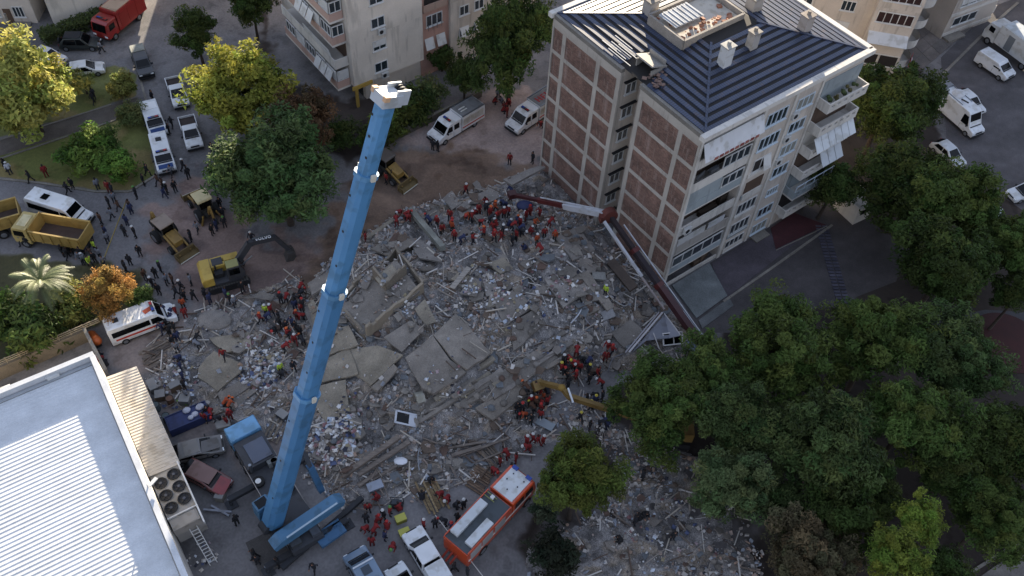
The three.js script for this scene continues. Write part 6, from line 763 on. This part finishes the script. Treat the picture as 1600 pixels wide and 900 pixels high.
{ // everything smaller: fragments, litter, bent bars
  const areas = [[mound, 13000], [litterA, 1500], [litterB, 4200], [litterC, 1800]];
  const place1 = (P) => { const x0 = Math.min(...P.map(p => p.x)), x1 = Math.max(...P.map(p => p.x)), z0 = Math.min(...P.map(p => p.z)), z1 = Math.max(...P.map(p => p.z)); for (;;) { const x = rr(x0, x1), z = rr(z0, z1); if (sdist(x, z, P) > -.3) { const h = hgt(x, z), t = topY(x, z); if (t > h + .05 && rnd() < .9) continue; return V(x, t, z); } } };
  const mats = [0, 1, 2, 3].map(() => []), q = new THREE.Quaternion(), e = new THREE.Euler(), s3 = V();
  for (const [P, n] of areas) for (let i = 0; i < n; i++) { const p = place1(P), dens = fbm(p.x * .3 + 30, p.z * .3, 3); if (rnd() > sstep(.36, .6, dens) + .12) continue; const k = Math.floor(rnd() * 4), s = .07 + .32 * Math.pow(rnd(), 2.6); mats[k].push([p.setY(p.y + s * .25), s]); }
  const pal = ['#9d9791', '#aea8a2', '#8a8580', '#bdb7b0', '#9c8b80', '#8b9098', '#97806f', '#7a736d'].map(lin);
  mats.forEach((L, k) => { const im = new THREE.InstancedMesh(k < 3 ? chunkG[[1, 3, 5][k]] : plateG[0], M('#ffffff', { roughness: .97 }), L.length); L.forEach(([p, s], i) => { q.setFromEuler(e.set(rr(-3, 3), rr(-3, 3), rr(-3, 3))); im.setMatrixAt(i, new THREE.Matrix4().compose(p, q, s3.set(s * rr(.7, 1.4), s * rr(.5, 1), s))); im.setColorAt(i, pick(pal)); }); im.name = numbered('rubble_fragments'); im.userData = { kind: 'stuff', label: ['fist-sized concrete crumbs scattered over the rubble', 'rough stone crumbs covering the rubble', 'small brick and mortar crumbs over the rubble', 'thin splinters of plaster over the rubble'][k], category: 'rubble' }; scene.add(im); });
  // white and coloured household litter, thick in places
  const heaps = [[760, 445, 2.6, 230], [730, 470, 1.8, 90], [515, 690, 2.2, 300, 1.7], [535, 672, 1.6, 130, 1.5], [405, 585, 1.7, 170, 1.5], [420, 560, 1.6, 130, 1.4], [395, 545, 1.5, 90], [850, 455, 2.6, 130], [860, 420, 2.4, 90], [700, 600, 2, 60], [800, 480, 2.5, 110], [930, 470, 3, 90], [620, 470, 2, 60], [650, 740, 2.2, 110], [1000, 780, 4, 120], [1060, 850, 4, 110], [330, 500, 1.6, 120], [560, 655, 2, 80], [790, 340, 4, 110], [270, 620, 2.5, 90], [880, 520, 3, 90], [450, 660, 2, 80], [280, 585, 2.0, 110], [315, 870, 1.2, 40]];
  const g = (() => { const b = new THREE.PlaneGeometry(1, 1, 2, 2), p = b.attributes.position; for (let i = 0; i < p.count; i++) p.setZ(i, rr(-.28, .28)); const n = b.toNonIndexed(); n.computeVertexNormals(); n.rotateX(-Math.PI / 2); return n; })(), L = [], lp = ['#c9c9c9', '#b2b0ae', '#bdc3cb', '#a8a29c', '#b5ada2', '#a1a9b4', '#97918d', '#cfcdc9', '#7d5c5c', '#4a5370', '#9c8a8c', '#2c2d38', '#8f846a'].map(lin);
  for (const [x, y, r, n, big = 1] of heaps) { const c = onTop(x, y); for (let i = 0; i < n * .62; i++) { const a = rr(0, 6.28), d = r * Math.sqrt(rnd()), px = c.x + d * Math.cos(a), pz = c.z + d * Math.sin(a); L.push([V(px, topY(px, pz) + rr(.03, .22), pz), rr(.1, .36) * big]); } }
  const im = new THREE.InstancedMesh(g, M('#ffffff', { roughness: .8, side: THREE.DoubleSide }), L.length); L.forEach(([p, s], i) => { q.setFromEuler(e.set(rr(-.6, .6), rr(-3, 3), rr(-.6, .6))); im.setMatrixAt(i, new THREE.Matrix4().compose(p, q, s3.set(s, s, s * rr(.5, 1.2)))); im.setColorAt(i, pick(lp)); }); im.name = 'household_litter'; im.userData = { kind: 'stuff', label: 'white papers, clothes and bags strewn in drifts over the rubble', category: 'litter' }; scene.add(im);
  // sticks and reinforcing bars
  const sg = boxUV(new THREE.BoxGeometry(1, .05, .05)), SL = []; for (const [P, n] of [[mound, 430], [litterA, 150], [litterB, 80], [litterC, 110]]) for (let i = 0; i < n; i++) { const p = place1(P); SL.push([p.setY(p.y + rr(.08, .35)), rr(.5, 2.4)]); }
  const im2 = new THREE.InstancedMesh(sg, M('#ffffff', { roughness: .9 }), SL.length), sp = ['#8d847a', '#a39a8d', '#6d6259', '#b9b4ad', '#54463c'].map(lin); SL.forEach(([p, s], i) => { q.setFromEuler(e.set(0, rr(-3, 3), rr(-.22, .22), 'YXZ')); im2.setMatrixAt(i, new THREE.Matrix4().compose(p, q, s3.set(s, rr(.7, 2.2), rr(.7, 2.6)))); im2.setColorAt(i, pick(sp)); }); im2.name = 'splintered_sticks'; im2.userData = { kind: 'stuff', label: 'splintered sticks and laths strewn over the rubble', category: 'debris' }; scene.add(im2);
}
// bent pipes and bars that stand out one by one
[[[[892, 505], [905, 490], [912, 470]], .07, '#b9bcc2', 'pale bent pipe standing out of the rubble by the lone yellow vest'], [[[905, 478], [918, 484], [930, 482]], .08, '#a9adb5', 'short pale pipe beside the lone yellow vest'], [[[925, 510], [915, 498], [925, 485]], .05, '#8f9096', 'thin looped bar on the brick wall side'], [[[955, 500], [965, 508], [950, 530]], .05, '#9a9690', 'curled bar near the dark cellar'], [[[795, 570], [810, 555], [840, 548]], .05, '#8e8b88', 'bent bar over the pancaked floors'], [[[790, 600], [800, 575], [794, 555]], .05, '#9b9894', 'upright bent bar over the pancaked floors'], [[[772, 640], [790, 625], [800, 600]], .05, '#8d8a86', 'trailing bar at the lower pancaked edge'], [[[960, 470], [975, 478], [985, 470]], .06, '#a5a3a0', 'hooked pipe below the brick wall'], [[[950, 580], [958, 560], [975, 552]], .06, '#77777c', 'curved bar by the crowd under the trees'], [[[602, 722], [606, 706], [600, 690]], .06, '#a8abb0', 'upright pale pipe in the lower debris'], [[[655, 735], [653, 715], [655, 700]], .05, '#8f9296', 'thin pole standing in the lower debris'], [[[640, 560], [655, 520], [640, 490]], .03, '#8d8475', 'thin cable hanging from the broken room']].forEach(([P, r, c, l]) => single('bent_pipe', tube(P.map(([x, y], i) => onTop(x, y, .25 + .3 * (i % 2))), r), M(c, { roughness: .6, metalness: .3 }), l, 'pipe'));
single('white_basin', new THREE.SphereGeometry(.5, 16, 8, 0, 6.29, 0, 1.6).scale(1.2, .35, .8).translate(...onTop(626, 720, .2).toArray()), M('#d3d4d8', { roughness: .3 }), 'white oval basin lying in the lower debris', 'basin'); single('mattress', bx(1.3, .22, .8, 0, 0, 0, .5).translate(...onTop(586, 759, .25).toArray()), M('#9aa1ad', { map: T.dirty }), 'pale mattress thrown down near the planks', 'mattress'); single('cabinet', bx(.7, 1.3, .6, 0, 0, 0, .4, .9).translate(...onTop(656, 620, .4).toArray()), M('#a9a79b', { map: T.dirty }), 'pale cabinet toppled below the cracked slabs', 'cabinet'); single('concrete_block', bx(1.2, .5, .9, 0, 0, 0, .4, .3, .2).translate(...onTop(950, 492, .4).toArray()), M('#a3a4a8', { map: T.concrete }), 'pale cube-like block above the torn canopy', 'block'); single('concrete_block', bx(1.3, .4, .8, 0, 0, 0, .1, .2, -.15).translate(...onTop(935, 432, .4).toArray()), M('#a9aaa8', { map: T.concrete }), 'bright pale block at the brick wall side', 'block'); single('tin_sheet', bx(1.7, .05, .8, 0, 0, 0, -.5, .1, .1).translate(...onTop(852, 662, .3).toArray()), M('#8d959b', { map: T.dirty }), 'bluish tin sheet near the crowd', 'sheet'); single('fallen_balcony', bx(3.6, .5, .9, 0, 0, 0, -.86, .3, -.2).translate(...onTop(972, 430, .6).toArray()), M('#6d6058', { map: T.concrete }), 'brown balcony box wedged against the brick wall foot', 'balcony');
single('tarpaulin', new THREE.SphereGeometry(.8, 14, 8, 0, 6.29, 0, 1.7).scale(1.1, .5, .9).translate(...onTop(820, 322, .1).toArray()), M('#232c52', { roughness: .6 }), 'dark blue tarpaulin bundle behind the orange-suited worker', 'tarpaulin'); single('paving_heap', new THREE.IcosahedronGeometry(1.5, 2).scale(1.1, .3, .8).translate(...onTop(335, 500, .1).toArray()), dustM[4], 'grey heap of crumbled wall beside the plates', 'rubble heap');
for (const [x, y, l] of [[626, 810, 'yellow crate in the foreground, farther of two'], [632, 832, 'yellow crate beside the white pickup, nearer of two']]) { const p = at(x, y, .4), o = thing('crate', l, 'crate', V(p.x, 0, p.z), .5, 'yellow equipment crates'); part('box', bx(.85, .5, .6, 0, .26, 0), M('#8f8c35', { map: T.dirty, roughness: .5 }), o); part('lid', bx(.89, .08, .64, 0, .55, 0), M('#a3a045', { roughness: .5 }), o); }
{ const o = thing('generator', 'dark generator on a frame among the foreground workers', 'generator', at(620, 790)); part('frame', [bx(1.1, .05, .7, 0, .1, 0), bx(.05, .8, .05, .5, .45, .3), bx(.05, .8, .05, -.5, .45, .3), bx(.05, .8, .05, .5, .45, -.3), bx(.05, .8, .05, -.5, .45, -.3), bx(1.1, .05, .05, 0, .85, .3), bx(1.1, .05, .05, 0, .85, -.3)], darkM, o); part('engine', bx(.8, .5, .5, 0, .42, 0), M('#3b3f45'), o); }
single('cordon_tape', bar(at(680, 805, 1.1), at(758, 905, 1.1), .05, .1), M('#b9b5ae'), 'white cordon tape stretched across the foreground', 'tape'); single('cordon_tape', bar(at(198, 312, 1.1), at(160, 410, 1.1), .05, .12), M('#8f7d45'), 'yellow cordon tape across the street by the tippers', 'tape');
{ const a = at(600, 228, 0), b = at(752, 150, 0), o = thing('lot_fence', 'low concrete fence along the shrubs behind the rescue truck', 'fence'); const A = a.clone(), B = b.clone(); A.y = B.y = .45; part('wall', bar(A, B, .25, .9), M('#76706a', { map: T.concrete }), o); A.y = B.y = .94; part('coping', bar(A, B, .34, .08), kerbM, o); }

// clutter between the lean-to, the wrecked cars and the crane
for (const [k, x, y, l] of [['barrel', 262, 657, 'grey-green barrel beside the blue skip'], ['barrel', 246, 640, 'dark barrel against the lean-to wall'], ['barrel', 268, 630, 'rusty barrel behind the blue skip'], ['scrap_box', 346, 776, 'grey metal box dumped behind the red wrecked car'], ['scrap_box', 240, 606, 'pale carton by the lean-to corner'], ['scrap_box', 252, 622, 'brown carton beside the lean-to'], ['scrap_box', 350, 668, 'small grey locker beside the crane cab'], ['scrap_box', 442, 652, 'upright pale cabinet door by the boom'], ['scrap_box', 275, 608, 'dark equipment case near the stick heap'], ['scrap_box', 290, 628, 'steel case beside the blue skip']]) {
  const p = onTop(x, y), o = thing(k, l, k === 'barrel' ? 'barrel' : 'box', p, rr(0, 3), 'clutter along the lean-to');
  if (k === 'barrel') { part('drum', cyl(.32, .32, .85, 0, .43, 0, 16), M(pick(['#4c5a5e', '#3a3f42', '#6a4a35']), { map: T.dirty, roughness: .6 }), o); part('rim', new THREE.TorusGeometry(.32, .025, 6, 18).rotateX(Math.PI / 2).translate(0, .86, 0), darkM, o); }
  else { const w = rr(.6, 1.2), h = rr(.4, .8), d = rr(.5, .9); part('case', bx(w, h, d, 0, h / 2, 0), M(pick(['#7b7a78', '#8f8a80', '#4a4d52', '#6d5a48']), { map: T.dirty }), o); part('lid', bx(w + .05, .06, d + .05, .02, h + .03, 0), M('#8d8b88', { map: T.dirty }), o); }
}
for (const [a, b, l] of [[[318, 796], [362, 800], 'long pale scrap tube below the fan deck'], [[330, 790], [358, 806], 'second scrap tube below the fan deck'], [[336, 770], [362, 760], 'dark steel bar by the red wrecked car'], [[276, 626], [292, 632], 'bright green hose end beside the skip']]) single('scrap_tube', bar(at(...a, .2), at(...b, .35), .16, .14), M(/green/.test(l) ? '#6f9a3a' : /dark/.test(l) ? '#2b2d31' : '#8d9099', { map: T.dirty, roughness: .5 }), l, 'scrap');
// ---------- people: one continuous body per pose, helmets apart ----------
// joints in metres, facing +x; each bone [from, to, r0, r1, kind]
function bodyOf(J) {
  const B = (a, b, r0, r1, k) => ({ a: V(...J[a]), b: V(...J[b]), r0, r1, k });
  const bones = [B('pel', 'chest', .15, .17, 'j'), B('shL', 'shR', .085, .085, 'j'), B('chest', 'neck', .12, .065, 'j'), B('neck', 'head', .055, .06, 's'), B('head', 'top', .098, .1, 'h'), B('face', 'chin', .075, .06, 's'), B('nose', 'nose2', .022, .018, 's'),
    ...['L', 'R'].flatMap(s => [B('sh' + s, 'el' + s, .068, .055, 'j'), B('el' + s, 'wr' + s, .054, .042, 'j'), B('wr' + s, 'ha' + s, .042, .036, 's'), B('ha' + s, 'fi' + s, .03, .02, 's'), B('hi' + s, 'kn' + s, .098, .075, 't'), B('kn' + s, 'an' + s, .073, .055, 't'), B('an' + s, 'to' + s, .055, .05, 'b')])];
  const N = 40, S = 1.02, mc = new MarchingCubes(N, rubber, false, false, 40000), c = new THREE.Vector3(J.mid?.[0] || 0, .92, 0);
  const near = (x, y, z) => { let d = 1e9, best = 1e9, kind = 'j'; const p = V(x, y, z), q = V(); for (const b of bones) { q.copy(b.b).sub(b.a); const t = clamp(V().copy(p).sub(b.a).dot(q) / q.lengthSq()), e = V().copy(b.a).addScaledVector(q, t).distanceTo(p) - (b.r0 + (b.r1 - b.r0) * t); if (e < best) { best = e; kind = b.k; } const k = .045, h = Math.max(k - Math.abs(d - e), 0) / k; d = Math.min(d, e) - h * h * k * .25; } return [d, kind]; };
  for (let z = 0; z < N; z++) for (let y = 0; y < N; y++) for (let x = 0; x < N; x++) mc.field[z * N * N + y * N + x] = -near(c.x + (x - N / 2) / (N / 2) * S, c.y + (y - N / 2) / (N / 2) * S, c.z + (z - N / 2) / (N / 2) * S)[0];
  mc.isolation = 0; mc.update();
  const n = mc.count ?? mc.geometry.drawRange.count, pos = new Float32Array(n * 3), nor = new Float32Array(n * 3), kinds = [];
  for (let i = 0; i < n; i++) { for (let k = 0; k < 3; k++) { pos[i * 3 + k] = mc.positionArray[i * 3 + k] * S + [c.x, c.y, c.z][k]; } nor[i * 3] = mc.normalArray[i * 3]; nor[i * 3 + 1] = mc.normalArray[i * 3 + 1]; nor[i * 3 + 2] = mc.normalArray[i * 3 + 2]; kinds.push(near(pos[i * 3], pos[i * 3 + 1], pos[i * 3 + 2])[1]); }
  for (let i = 0; i < n; i += 3) kinds[i + 1] = kinds[i + 2] = kinds[i];
  return { pos, nor, kinds, n, head: J.head, top: J.top };
}
const ST = { pel: [0, .95, 0], chest: [.02, 1.28, 0], neck: [.02, 1.48, 0], head: [.04, 1.6, 0], top: [.03, 1.68, 0], face: [.09, 1.62, 0], chin: [.1, 1.55, 0], nose: [.15, 1.61, 0], nose2: [.175, 1.595, 0] };
const arm = (s, z, a) => ({ ['sh' + s]: a[0], ['el' + s]: a[1], ['wr' + s]: a[2], ['ha' + s]: a[3], ['fi' + s]: a[4] }), leg = (s, a) => ({ ['hi' + s]: a[0], ['kn' + s]: a[1], ['an' + s]: a[2], ['to' + s]: a[3] });
const poses = {
  standing: { ...ST, ...arm('L', 1, [[.02, 1.4, .19], [-.02, 1.13, .27], [.06, .9, .27], [.08, .83, .26], [.1, .75, .25]]), ...arm('R', 1, [[.02, 1.4, -.19], [-.02, 1.13, -.27], [.08, .9, -.26], [.1, .83, -.25], [.12, .75, -.24]]), ...leg('L', [[0, .92, .1], [.02, .5, .12], [0, .1, .13], [.15, .05, .15]]), ...leg('R', [[0, .92, -.1], [.03, .5, -.12], [-.02, .1, -.14], [.13, .05, -.17]]) },
  walking: { ...ST, ...arm('L', 1, [[.02, 1.4, .19], [.16, 1.16, .25], [.34, 1.0, .22], [.4, .96, .21], [.46, .91, .2]]), ...arm('R', 1, [[.02, 1.4, -.19], [-.16, 1.15, -.26], [-.2, .91, -.25], [-.2, .84, -.24], [-.19, .76, -.23]]), ...leg('L', [[0, .92, .1], [-.1, .52, .11], [-.34, .18, .11], [-.22, .07, .12]]), ...leg('R', [[0, .92, -.1], [.2, .53, -.11], [.26, .1, -.11], [.41, .07, -.12]]) },
  bending: { mid: [.2], pel: [-.08, .88, 0], chest: [.26, 1.08, 0], neck: [.44, 1.18, 0], head: [.56, 1.22, 0], top: [.63, 1.25, 0], face: [.59, 1.16, 0], chin: [.53, 1.11, 0], nose: [.64, 1.12, 0], nose2: [.655, 1.1, 0], ...arm('L', 1, [[.34, 1.13, .18], [.42, .86, .24], [.5, .62, .18], [.52, .55, .16], [.54, .48, .14]]), ...arm('R', 1, [[.34, 1.13, -.18], [.38, .86, -.25], [.5, .64, -.2], [.53, .57, -.18], [.56, .5, -.16]]), ...leg('L', [[-.08, .86, .1], [.06, .47, .14], [-.08, .1, .15], [.07, .05, .17]]), ...leg('R', [[-.08, .86, -.1], [.04, .47, -.14], [-.14, .1, -.16], [.01, .05, -.18]]) },
  crouching: { mid: [.1], pel: [-.12, .42, 0], chest: [.06, .74, 0], neck: [.14, .92, 0], head: [.2, 1.02, 0], top: [.21, 1.1, 0], face: [.25, 1.03, 0], chin: [.25, .96, 0], nose: [.31, 1.01, 0], nose2: [.33, .99, 0], ...arm('L', 1, [[.1, .85, .18], [.22, .62, .27], [.42, .5, .2], [.48, .46, .18], [.53, .41, .16]]), ...arm('R', 1, [[.1, .85, -.18], [.24, .63, -.26], [.42, .46, -.18], [.48, .42, -.16], [.52, .36, -.14]]), ...leg('L', [[-.12, .4, .11], [.26, .5, .18], [.06, .1, .17], [.2, .05, .19]]), ...leg('R', [[-.12, .4, -.11], [.24, .46, -.19], [-.02, .1, -.17], [.13, .05, -.19]]) },
  reaching: { ...ST, ...arm('L', 1, [[.02, 1.4, .19], [.2, 1.2, .26], [.44, 1.2, .2], [.51, 1.2, .18], [.59, 1.2, .16]]), ...arm('R', 1, [[.02, 1.4, -.19], [.18, 1.2, -.26], [.4, 1.28, -.2], [.47, 1.3, -.18], [.55, 1.32, -.16]]), ...leg('L', [[0, .92, .1], [.05, .5, .13], [-.05, .1, .15], [.1, .05, .17]]), ...leg('R', [[0, .92, -.1], [.1, .51, -.12], [.12, .1, -.14], [.27, .05, -.15]]) },
};
const bodies = Object.fromEntries(Object.entries(poses).map(([k, J]) => [k, bodyOf(J)]));
const outfits = { red: ['red overalls', '#741a1a', '#641919'], redblack: ['red jacket', '#7a1c1a', '#1b1d24'], orange: ['orange suit', '#97411f', '#2a2420'], dark: ['dark jacket', '#1d1e24', '#1a1b20'], black: ['black clothes', '#131418', '#15161a'], navy: ['navy suit', '#262d4c', '#20243c'], vest: ['yellow-green vest', '#a3bb38', '#1d2026'], grey: ['grey jacket', '#6d7078', '#24262c'], white: ['white shirt', '#a9abb0', '#25272d'], brown: ['brown jacket', '#4c3527', '#23242a'] };
const skinC = lin('#9a6f58'), hairC = lin('#241c18'), bootC = lin('#17161a');
const skinM = new THREE.MeshStandardMaterial({ vertexColors: true, roughness: 0.85 });
function personGeo(pose, outfit) { return memo('p' + pose + outfit, () => { const b = bodies[pose], j = lin(outfits[outfit][1]), t = lin(outfits[outfit][2]), col = new Float32Array(b.n * 3), m = { j, t, s: skinC, h: hairC, b: bootC }; b.kinds.forEach((k, i) => { const c = m[k]; col[i * 3] = c.r; col[i * 3 + 1] = c.g; col[i * 3 + 2] = c.b; }); const g = new THREE.BufferGeometry(); g.setAttribute('position', new THREE.BufferAttribute(b.pos, 3)); g.setAttribute('normal', new THREE.BufferAttribute(b.nor, 3)); g.setAttribute('color', new THREE.BufferAttribute(col, 3)); g.setAttribute('uv', new THREE.BufferAttribute(new Float32Array(b.n * 2), 2)); return g; }); }
const helmetG = joinG([new THREE.SphereGeometry(.122, 12, 6, 0, 6.2832, 0, 1.6), cyl(.148, .148, .02, .015, .0, 0, 14)]), helmetC = { white: '#b9b9b6', red: '#a3201c', yellow: '#b5a53a', orange: '#bf5a22', green: '#4c7a35' };
const groundY = p => hgt(p.x, p.z);
function person(p, outfit, pose, helmet, where, yaw = rr(0, 6.28)) {
  const o = thing('person', `person in ${outfits[outfit][0]}${helmet ? `, ${helmet} helmet,` : ''} ${pose} ${where}`, 'person', p, yaw, `people ${where}`), s = rr(.95, 1.06); o.scale.setScalar(s);
  part('body', personGeo(pose, outfit), skinM, o, true);
  if (helmet) { const b = bodies[pose], h = part('helmet', helmetG, M(helmetC[helmet], { roughness: .35 }), o, true); h.position.set(b.top[0], b.top[1] + .005, b.top[2]); if (pose === 'bending') h.rotation.z = -.7; }
  return o;
}
const seen = [];
function crowd(where, pts, mix, helmets, poseMix = 'ssswwbr', helmetP = .6) {
  const P = { s: 'standing', w: 'walking', b: 'bending', c: 'crouching', r: 'reaching' };
  for (const [x, y] of pts) { const p = onTop(x, y + 5); p.y = topY(p.x, p.z); if (seen.some(q => q.distanceToSquared(p) < .2)) continue; seen.push(p); person(p, pick(mix), P[pick(poseMix.split(''))], rnd() < helmetP ? pick(helmets) : null, where); }
}
const blob = (cx, cy, rx, ry, n) => Array.from({ length: n }, () => { const a = rr(0, 6.28), d = Math.sqrt(rnd()); return [cx + rx * d * Math.cos(a), cy + ry * d * Math.sin(a)]; });
const RD = ['red', 'red', 'redblack', 'redblack', 'orange', 'navy'], DK = ['dark', 'dark', 'black', 'black', 'navy', 'grey', 'brown'], MX = ['dark', 'black', 'redblack', 'red', 'navy', 'dark'];
crowd('at the fallen column on the far rubble edge', [[626, 334], [634, 338], [620, 348], [572, 374], [640, 342]], ['red', 'redblack'], ['red', 'white'], 'bbs', .5);
crowd('below the pale fallen column', [[672, 348], [683, 350], [676, 345], [691, 362], [706, 358], [710, 372], [703, 340], [706, 352]], RD, ['white', 'red']);
crowd('in the red-suited crowd on the long roof slab', [[731, 338], [741, 334], [750, 349], [737, 343], [760, 330], [766, 336], [773, 328], [778, 340], [765, 345], [775, 350], [785, 318], [790, 322], [797, 312], [795, 334], [787, 338], [770, 360], [785, 365], [756, 368], [772, 372], [738, 376], [800, 355], [795, 350], [808, 345], [812, 352], [815, 364], [828, 360], [800, 378], [820, 386], [838, 378], [828, 333], [843, 336], [720, 376], [728, 300], [799, 302], [812, 360], [850, 368], [782, 372], [748, 330], [760, 318], [822, 340], [835, 352], [806, 372]], ['red', 'red', 'redblack', 'redblack', 'redblack', 'orange', 'navy', 'navy', 'dark'], ['white', 'white', 'red', 'orange'], 'ssswbbcr', .5);
crowd('in the packed group right of the ochre arm', blob(900, 578, 25, 28, 30), MX, ['yellow', 'white', 'orange', 'red'], 'ssbbr', .5); crowd('in the packed group below the ochre arm bucket', blob(832, 632, 28, 28, 30), ['dark', 'black', 'red', 'redblack', 'orange', 'brown'], ['white', 'yellow', 'orange', 'red'], 'ssbbr', .5);
crowd('under the tree edge beside the ochre arm', blob(935, 645, 32, 30, 24), ['dark', 'black', 'navy', 'redblack', 'dark'], ['yellow', 'white', 'red'], 'sswb', .4); crowd('by the tree overhanging the crowd', [[948, 545], [955, 550], [945, 560], [932, 585], [940, 600]], ['red', 'redblack'], ['red', 'white']); crowd('near the lone tree above the fire engine', [[822, 692], [832, 688], [840, 690], [848, 690], [826, 700], [852, 696]], ['red'], ['white']);
crowd('in the queue passing rubble beside the boom', [...blob(450, 505, 34, 32, 26), [440, 470], [448, 468], [462, 470], [470, 462], [425, 488], [408, 500], [470, 452], [475, 535], [445, 545], [460, 575], [440, 585]], MX, ['white', 'red', 'orange'], 'sswbbr', .35); crowd('beside the second boom collar', [[473, 532], [440, 578], [417, 488]], ['vest'], ['white'], 's', .5);
crowd('about the street among the loaders', [[288, 262], [330, 270], [338, 300], [333, 235], [343, 238], [215, 305], [249, 285], [256, 290], [259, 305], [275, 295], [178, 300], [173, 320], [176, 338], [200, 348], [197, 365], [213, 366], [168, 365], [170, 375], [220, 395], [205, 410], [198, 420], [345, 322], [350, 335], [352, 350], [340, 355], [333, 362], [347, 300], [310, 358], [300, 372], [395, 375], [262, 298], [226, 285], [180, 312], [232, 270], [296, 275], [270, 270], [207, 330], [188, 325], [160, 345]], DK, ['white', 'white', 'green'], 'ssssww', .2);
crowd('in the open street by the tippers', [[298, 368], [150, 388], [143, 412], [197, 345], [205, 325]], ['orange', 'vest', 'vest', 'brown'], ['white'], 'sw', 0);
crowd('beside the yellow tippers', [[100, 396], [108, 400], [130, 398], [137, 392], [128, 405], [134, 408], [150, 405], [158, 400], [165, 412], [118, 392], [145, 398], [36, 378], [46, 382]], DK, ['white'], 'ssww', .1);
crowd('along the lawn kerb', [[12, 262], [18, 268], [50, 280], [74, 272], [108, 298], [115, 290], [155, 292], [172, 296], [226, 284]], ['white', 'red', 'dark', 'black', 'white', 'grey'], ['white'], 'ssw', .2); crowd('on the far street by the jeep', [[160, 78], [149, 152], [148, 158]], ['grey', 'dark', 'brown'], ['white'], 'sw', 0); crowd('between the white pickups and the police vans', [[265, 205], [240, 155], [270, 195]], ['black', 'dark'], ['white'], 'sw', 0);
crowd('around the excavator', [[245, 430], [252, 420], [278, 460], [290, 465], [305, 465], [322, 462], [330, 470], [354, 462], [362, 470], [368, 475], [228, 432], [240, 445], [262, 440], [250, 455], [272, 440], [285, 450], [300, 440], [380, 452], [385, 448]], DK, ['white', 'green'], 'sssw', .2);
crowd('in the line of people along the yard', [[262, 508], [268, 522], [272, 535], [278, 545], [283, 560], [285, 575], [288, 590], [290, 605], [275, 515], [270, 500], [265, 492], [280, 530], [293, 618], [308, 532], [312, 540], [258, 488], [255, 515]], ['dark', 'black', 'navy', 'grey'], ['white'], 'sswb', .1); crowd('in front of the rescue van', [[277, 490], [291, 492], [288, 478]], ['orange', 'red'], ['white'], 's', .3); crowd('on the big tipped roof plate', [[353, 562]], ['redblack'], ['red'], 'w', 0); crowd('by the gas tank and yard wall', [[163, 562], [168, 568], [158, 556]], ['red', 'dark'], ['white'], 'cb', 0);
crowd('between the skip and the crane cab', [[326, 645], [332, 650], [338, 645], [322, 655], [345, 655], [330, 640], [356, 660], [362, 652]], ['red', 'redblack', 'dark', 'black'], ['red'], 'sbw', .2); crowd('by the crane cab', [[353, 632], [361, 638]], ['orange'], ['orange'], 'b', 1);
crowd('in the foreground near the yellow crates', [[590, 775], [595, 780], [586, 782], [598, 772], [576, 795], [578, 800], [573, 812], [574, 825], [590, 812], [585, 830], [602, 838], [582, 848], [615, 852], [605, 822], [606, 815], [600, 805], [625, 792], [610, 800], [596, 835]], ['red', 'red', 'dark', 'black', 'redblack', 'navy'], ['white', 'green', 'red'], 'ssbc', .5); crowd('between the planks and the pickup', [[672, 748], [668, 745], [690, 772], [700, 778], [712, 788], [725, 790], [696, 815], [662, 820], [680, 820], [706, 825], [715, 812], [660, 775]], ['red', 'dark', 'navy', 'black'], ['white', 'red'], 'ssbc', .5); crowd('at the front of the orange fire engine', [[781, 722], [793, 712], [806, 718], [770, 735]], ['red'], ['white', 'red'], 'sb', .5);
crowd('at the near edge below the crane', [[400, 868], [396, 862], [404, 876], [372, 815], [492, 888], [436, 880], [710, 888], [730, 895]], ['black', 'dark'], ['white'], 'sw', 0); crowd('in the dirt lot', [[796, 252], [684, 232], [676, 230], [832, 250], [604, 282], [612, 278]], ['black', 'dark', 'black', 'redblack'], ['white'], 'ss', 0); crowd('behind the lettered rescue truck', [[772, 158], [778, 150], [784, 156], [790, 165], [792, 178], [786, 172], [796, 160], [845, 195]], ['red', 'redblack', 'grey'], ['red'], 'sbc', .3); crowd('on the debris strip under the park trees', [[990, 815], [998, 808], [1006, 802], [994, 822], [968, 842], [1002, 745], [1050, 838]], ['black', 'dark', 'black'], ['white'], 'sc', 0); crowd('alone on the rubble by the brick wall', [[944, 462]], ['vest'], ['white'], 's', 1); crowd('on the upper rubble beside the knuckle boom', [[858, 350], [866, 372], [845, 392]], ['red', 'orange'], ['red'], 'sb', .5);
// ---------- blocks beyond the far end of the street: their long morning shadows lie over the scene ----------
for (const [x0, x1, z, h, l] of [[-78, -53.6, -129, 9.5, 'low townhouse row beyond the far street end'], [-50.6, -28, -127, 13.5, 'four-storey block beyond the far street end'], [-12, 9, -138, 26, 'tall block beyond the gap between the two apartment blocks'], [60, 84, -132, 25, 'tall block beyond the far paved passage']]) {
  const o = thing('apartment_building', l, 'building', V(x0, 0, z)), w = x1 - x0; part('wall', bx(w, h, 12, w / 2, h / 2, -6), cream, o); part('roof', bx(w + .6, .35, 12.6, w / 2, h + .17, -6), kerbM, o);
  for (let y = 1.7; y < h - 1; y += 2.9) for (let x = 2; x < w - 1; x += 4) win(o, 'z', 0, x, y, 1.5, 1.3);
}
scene.traverse(o => { if (o.isMesh) { o.castShadow = true; o.receiveShadow = true; } });
renderer.render(scene, camera);
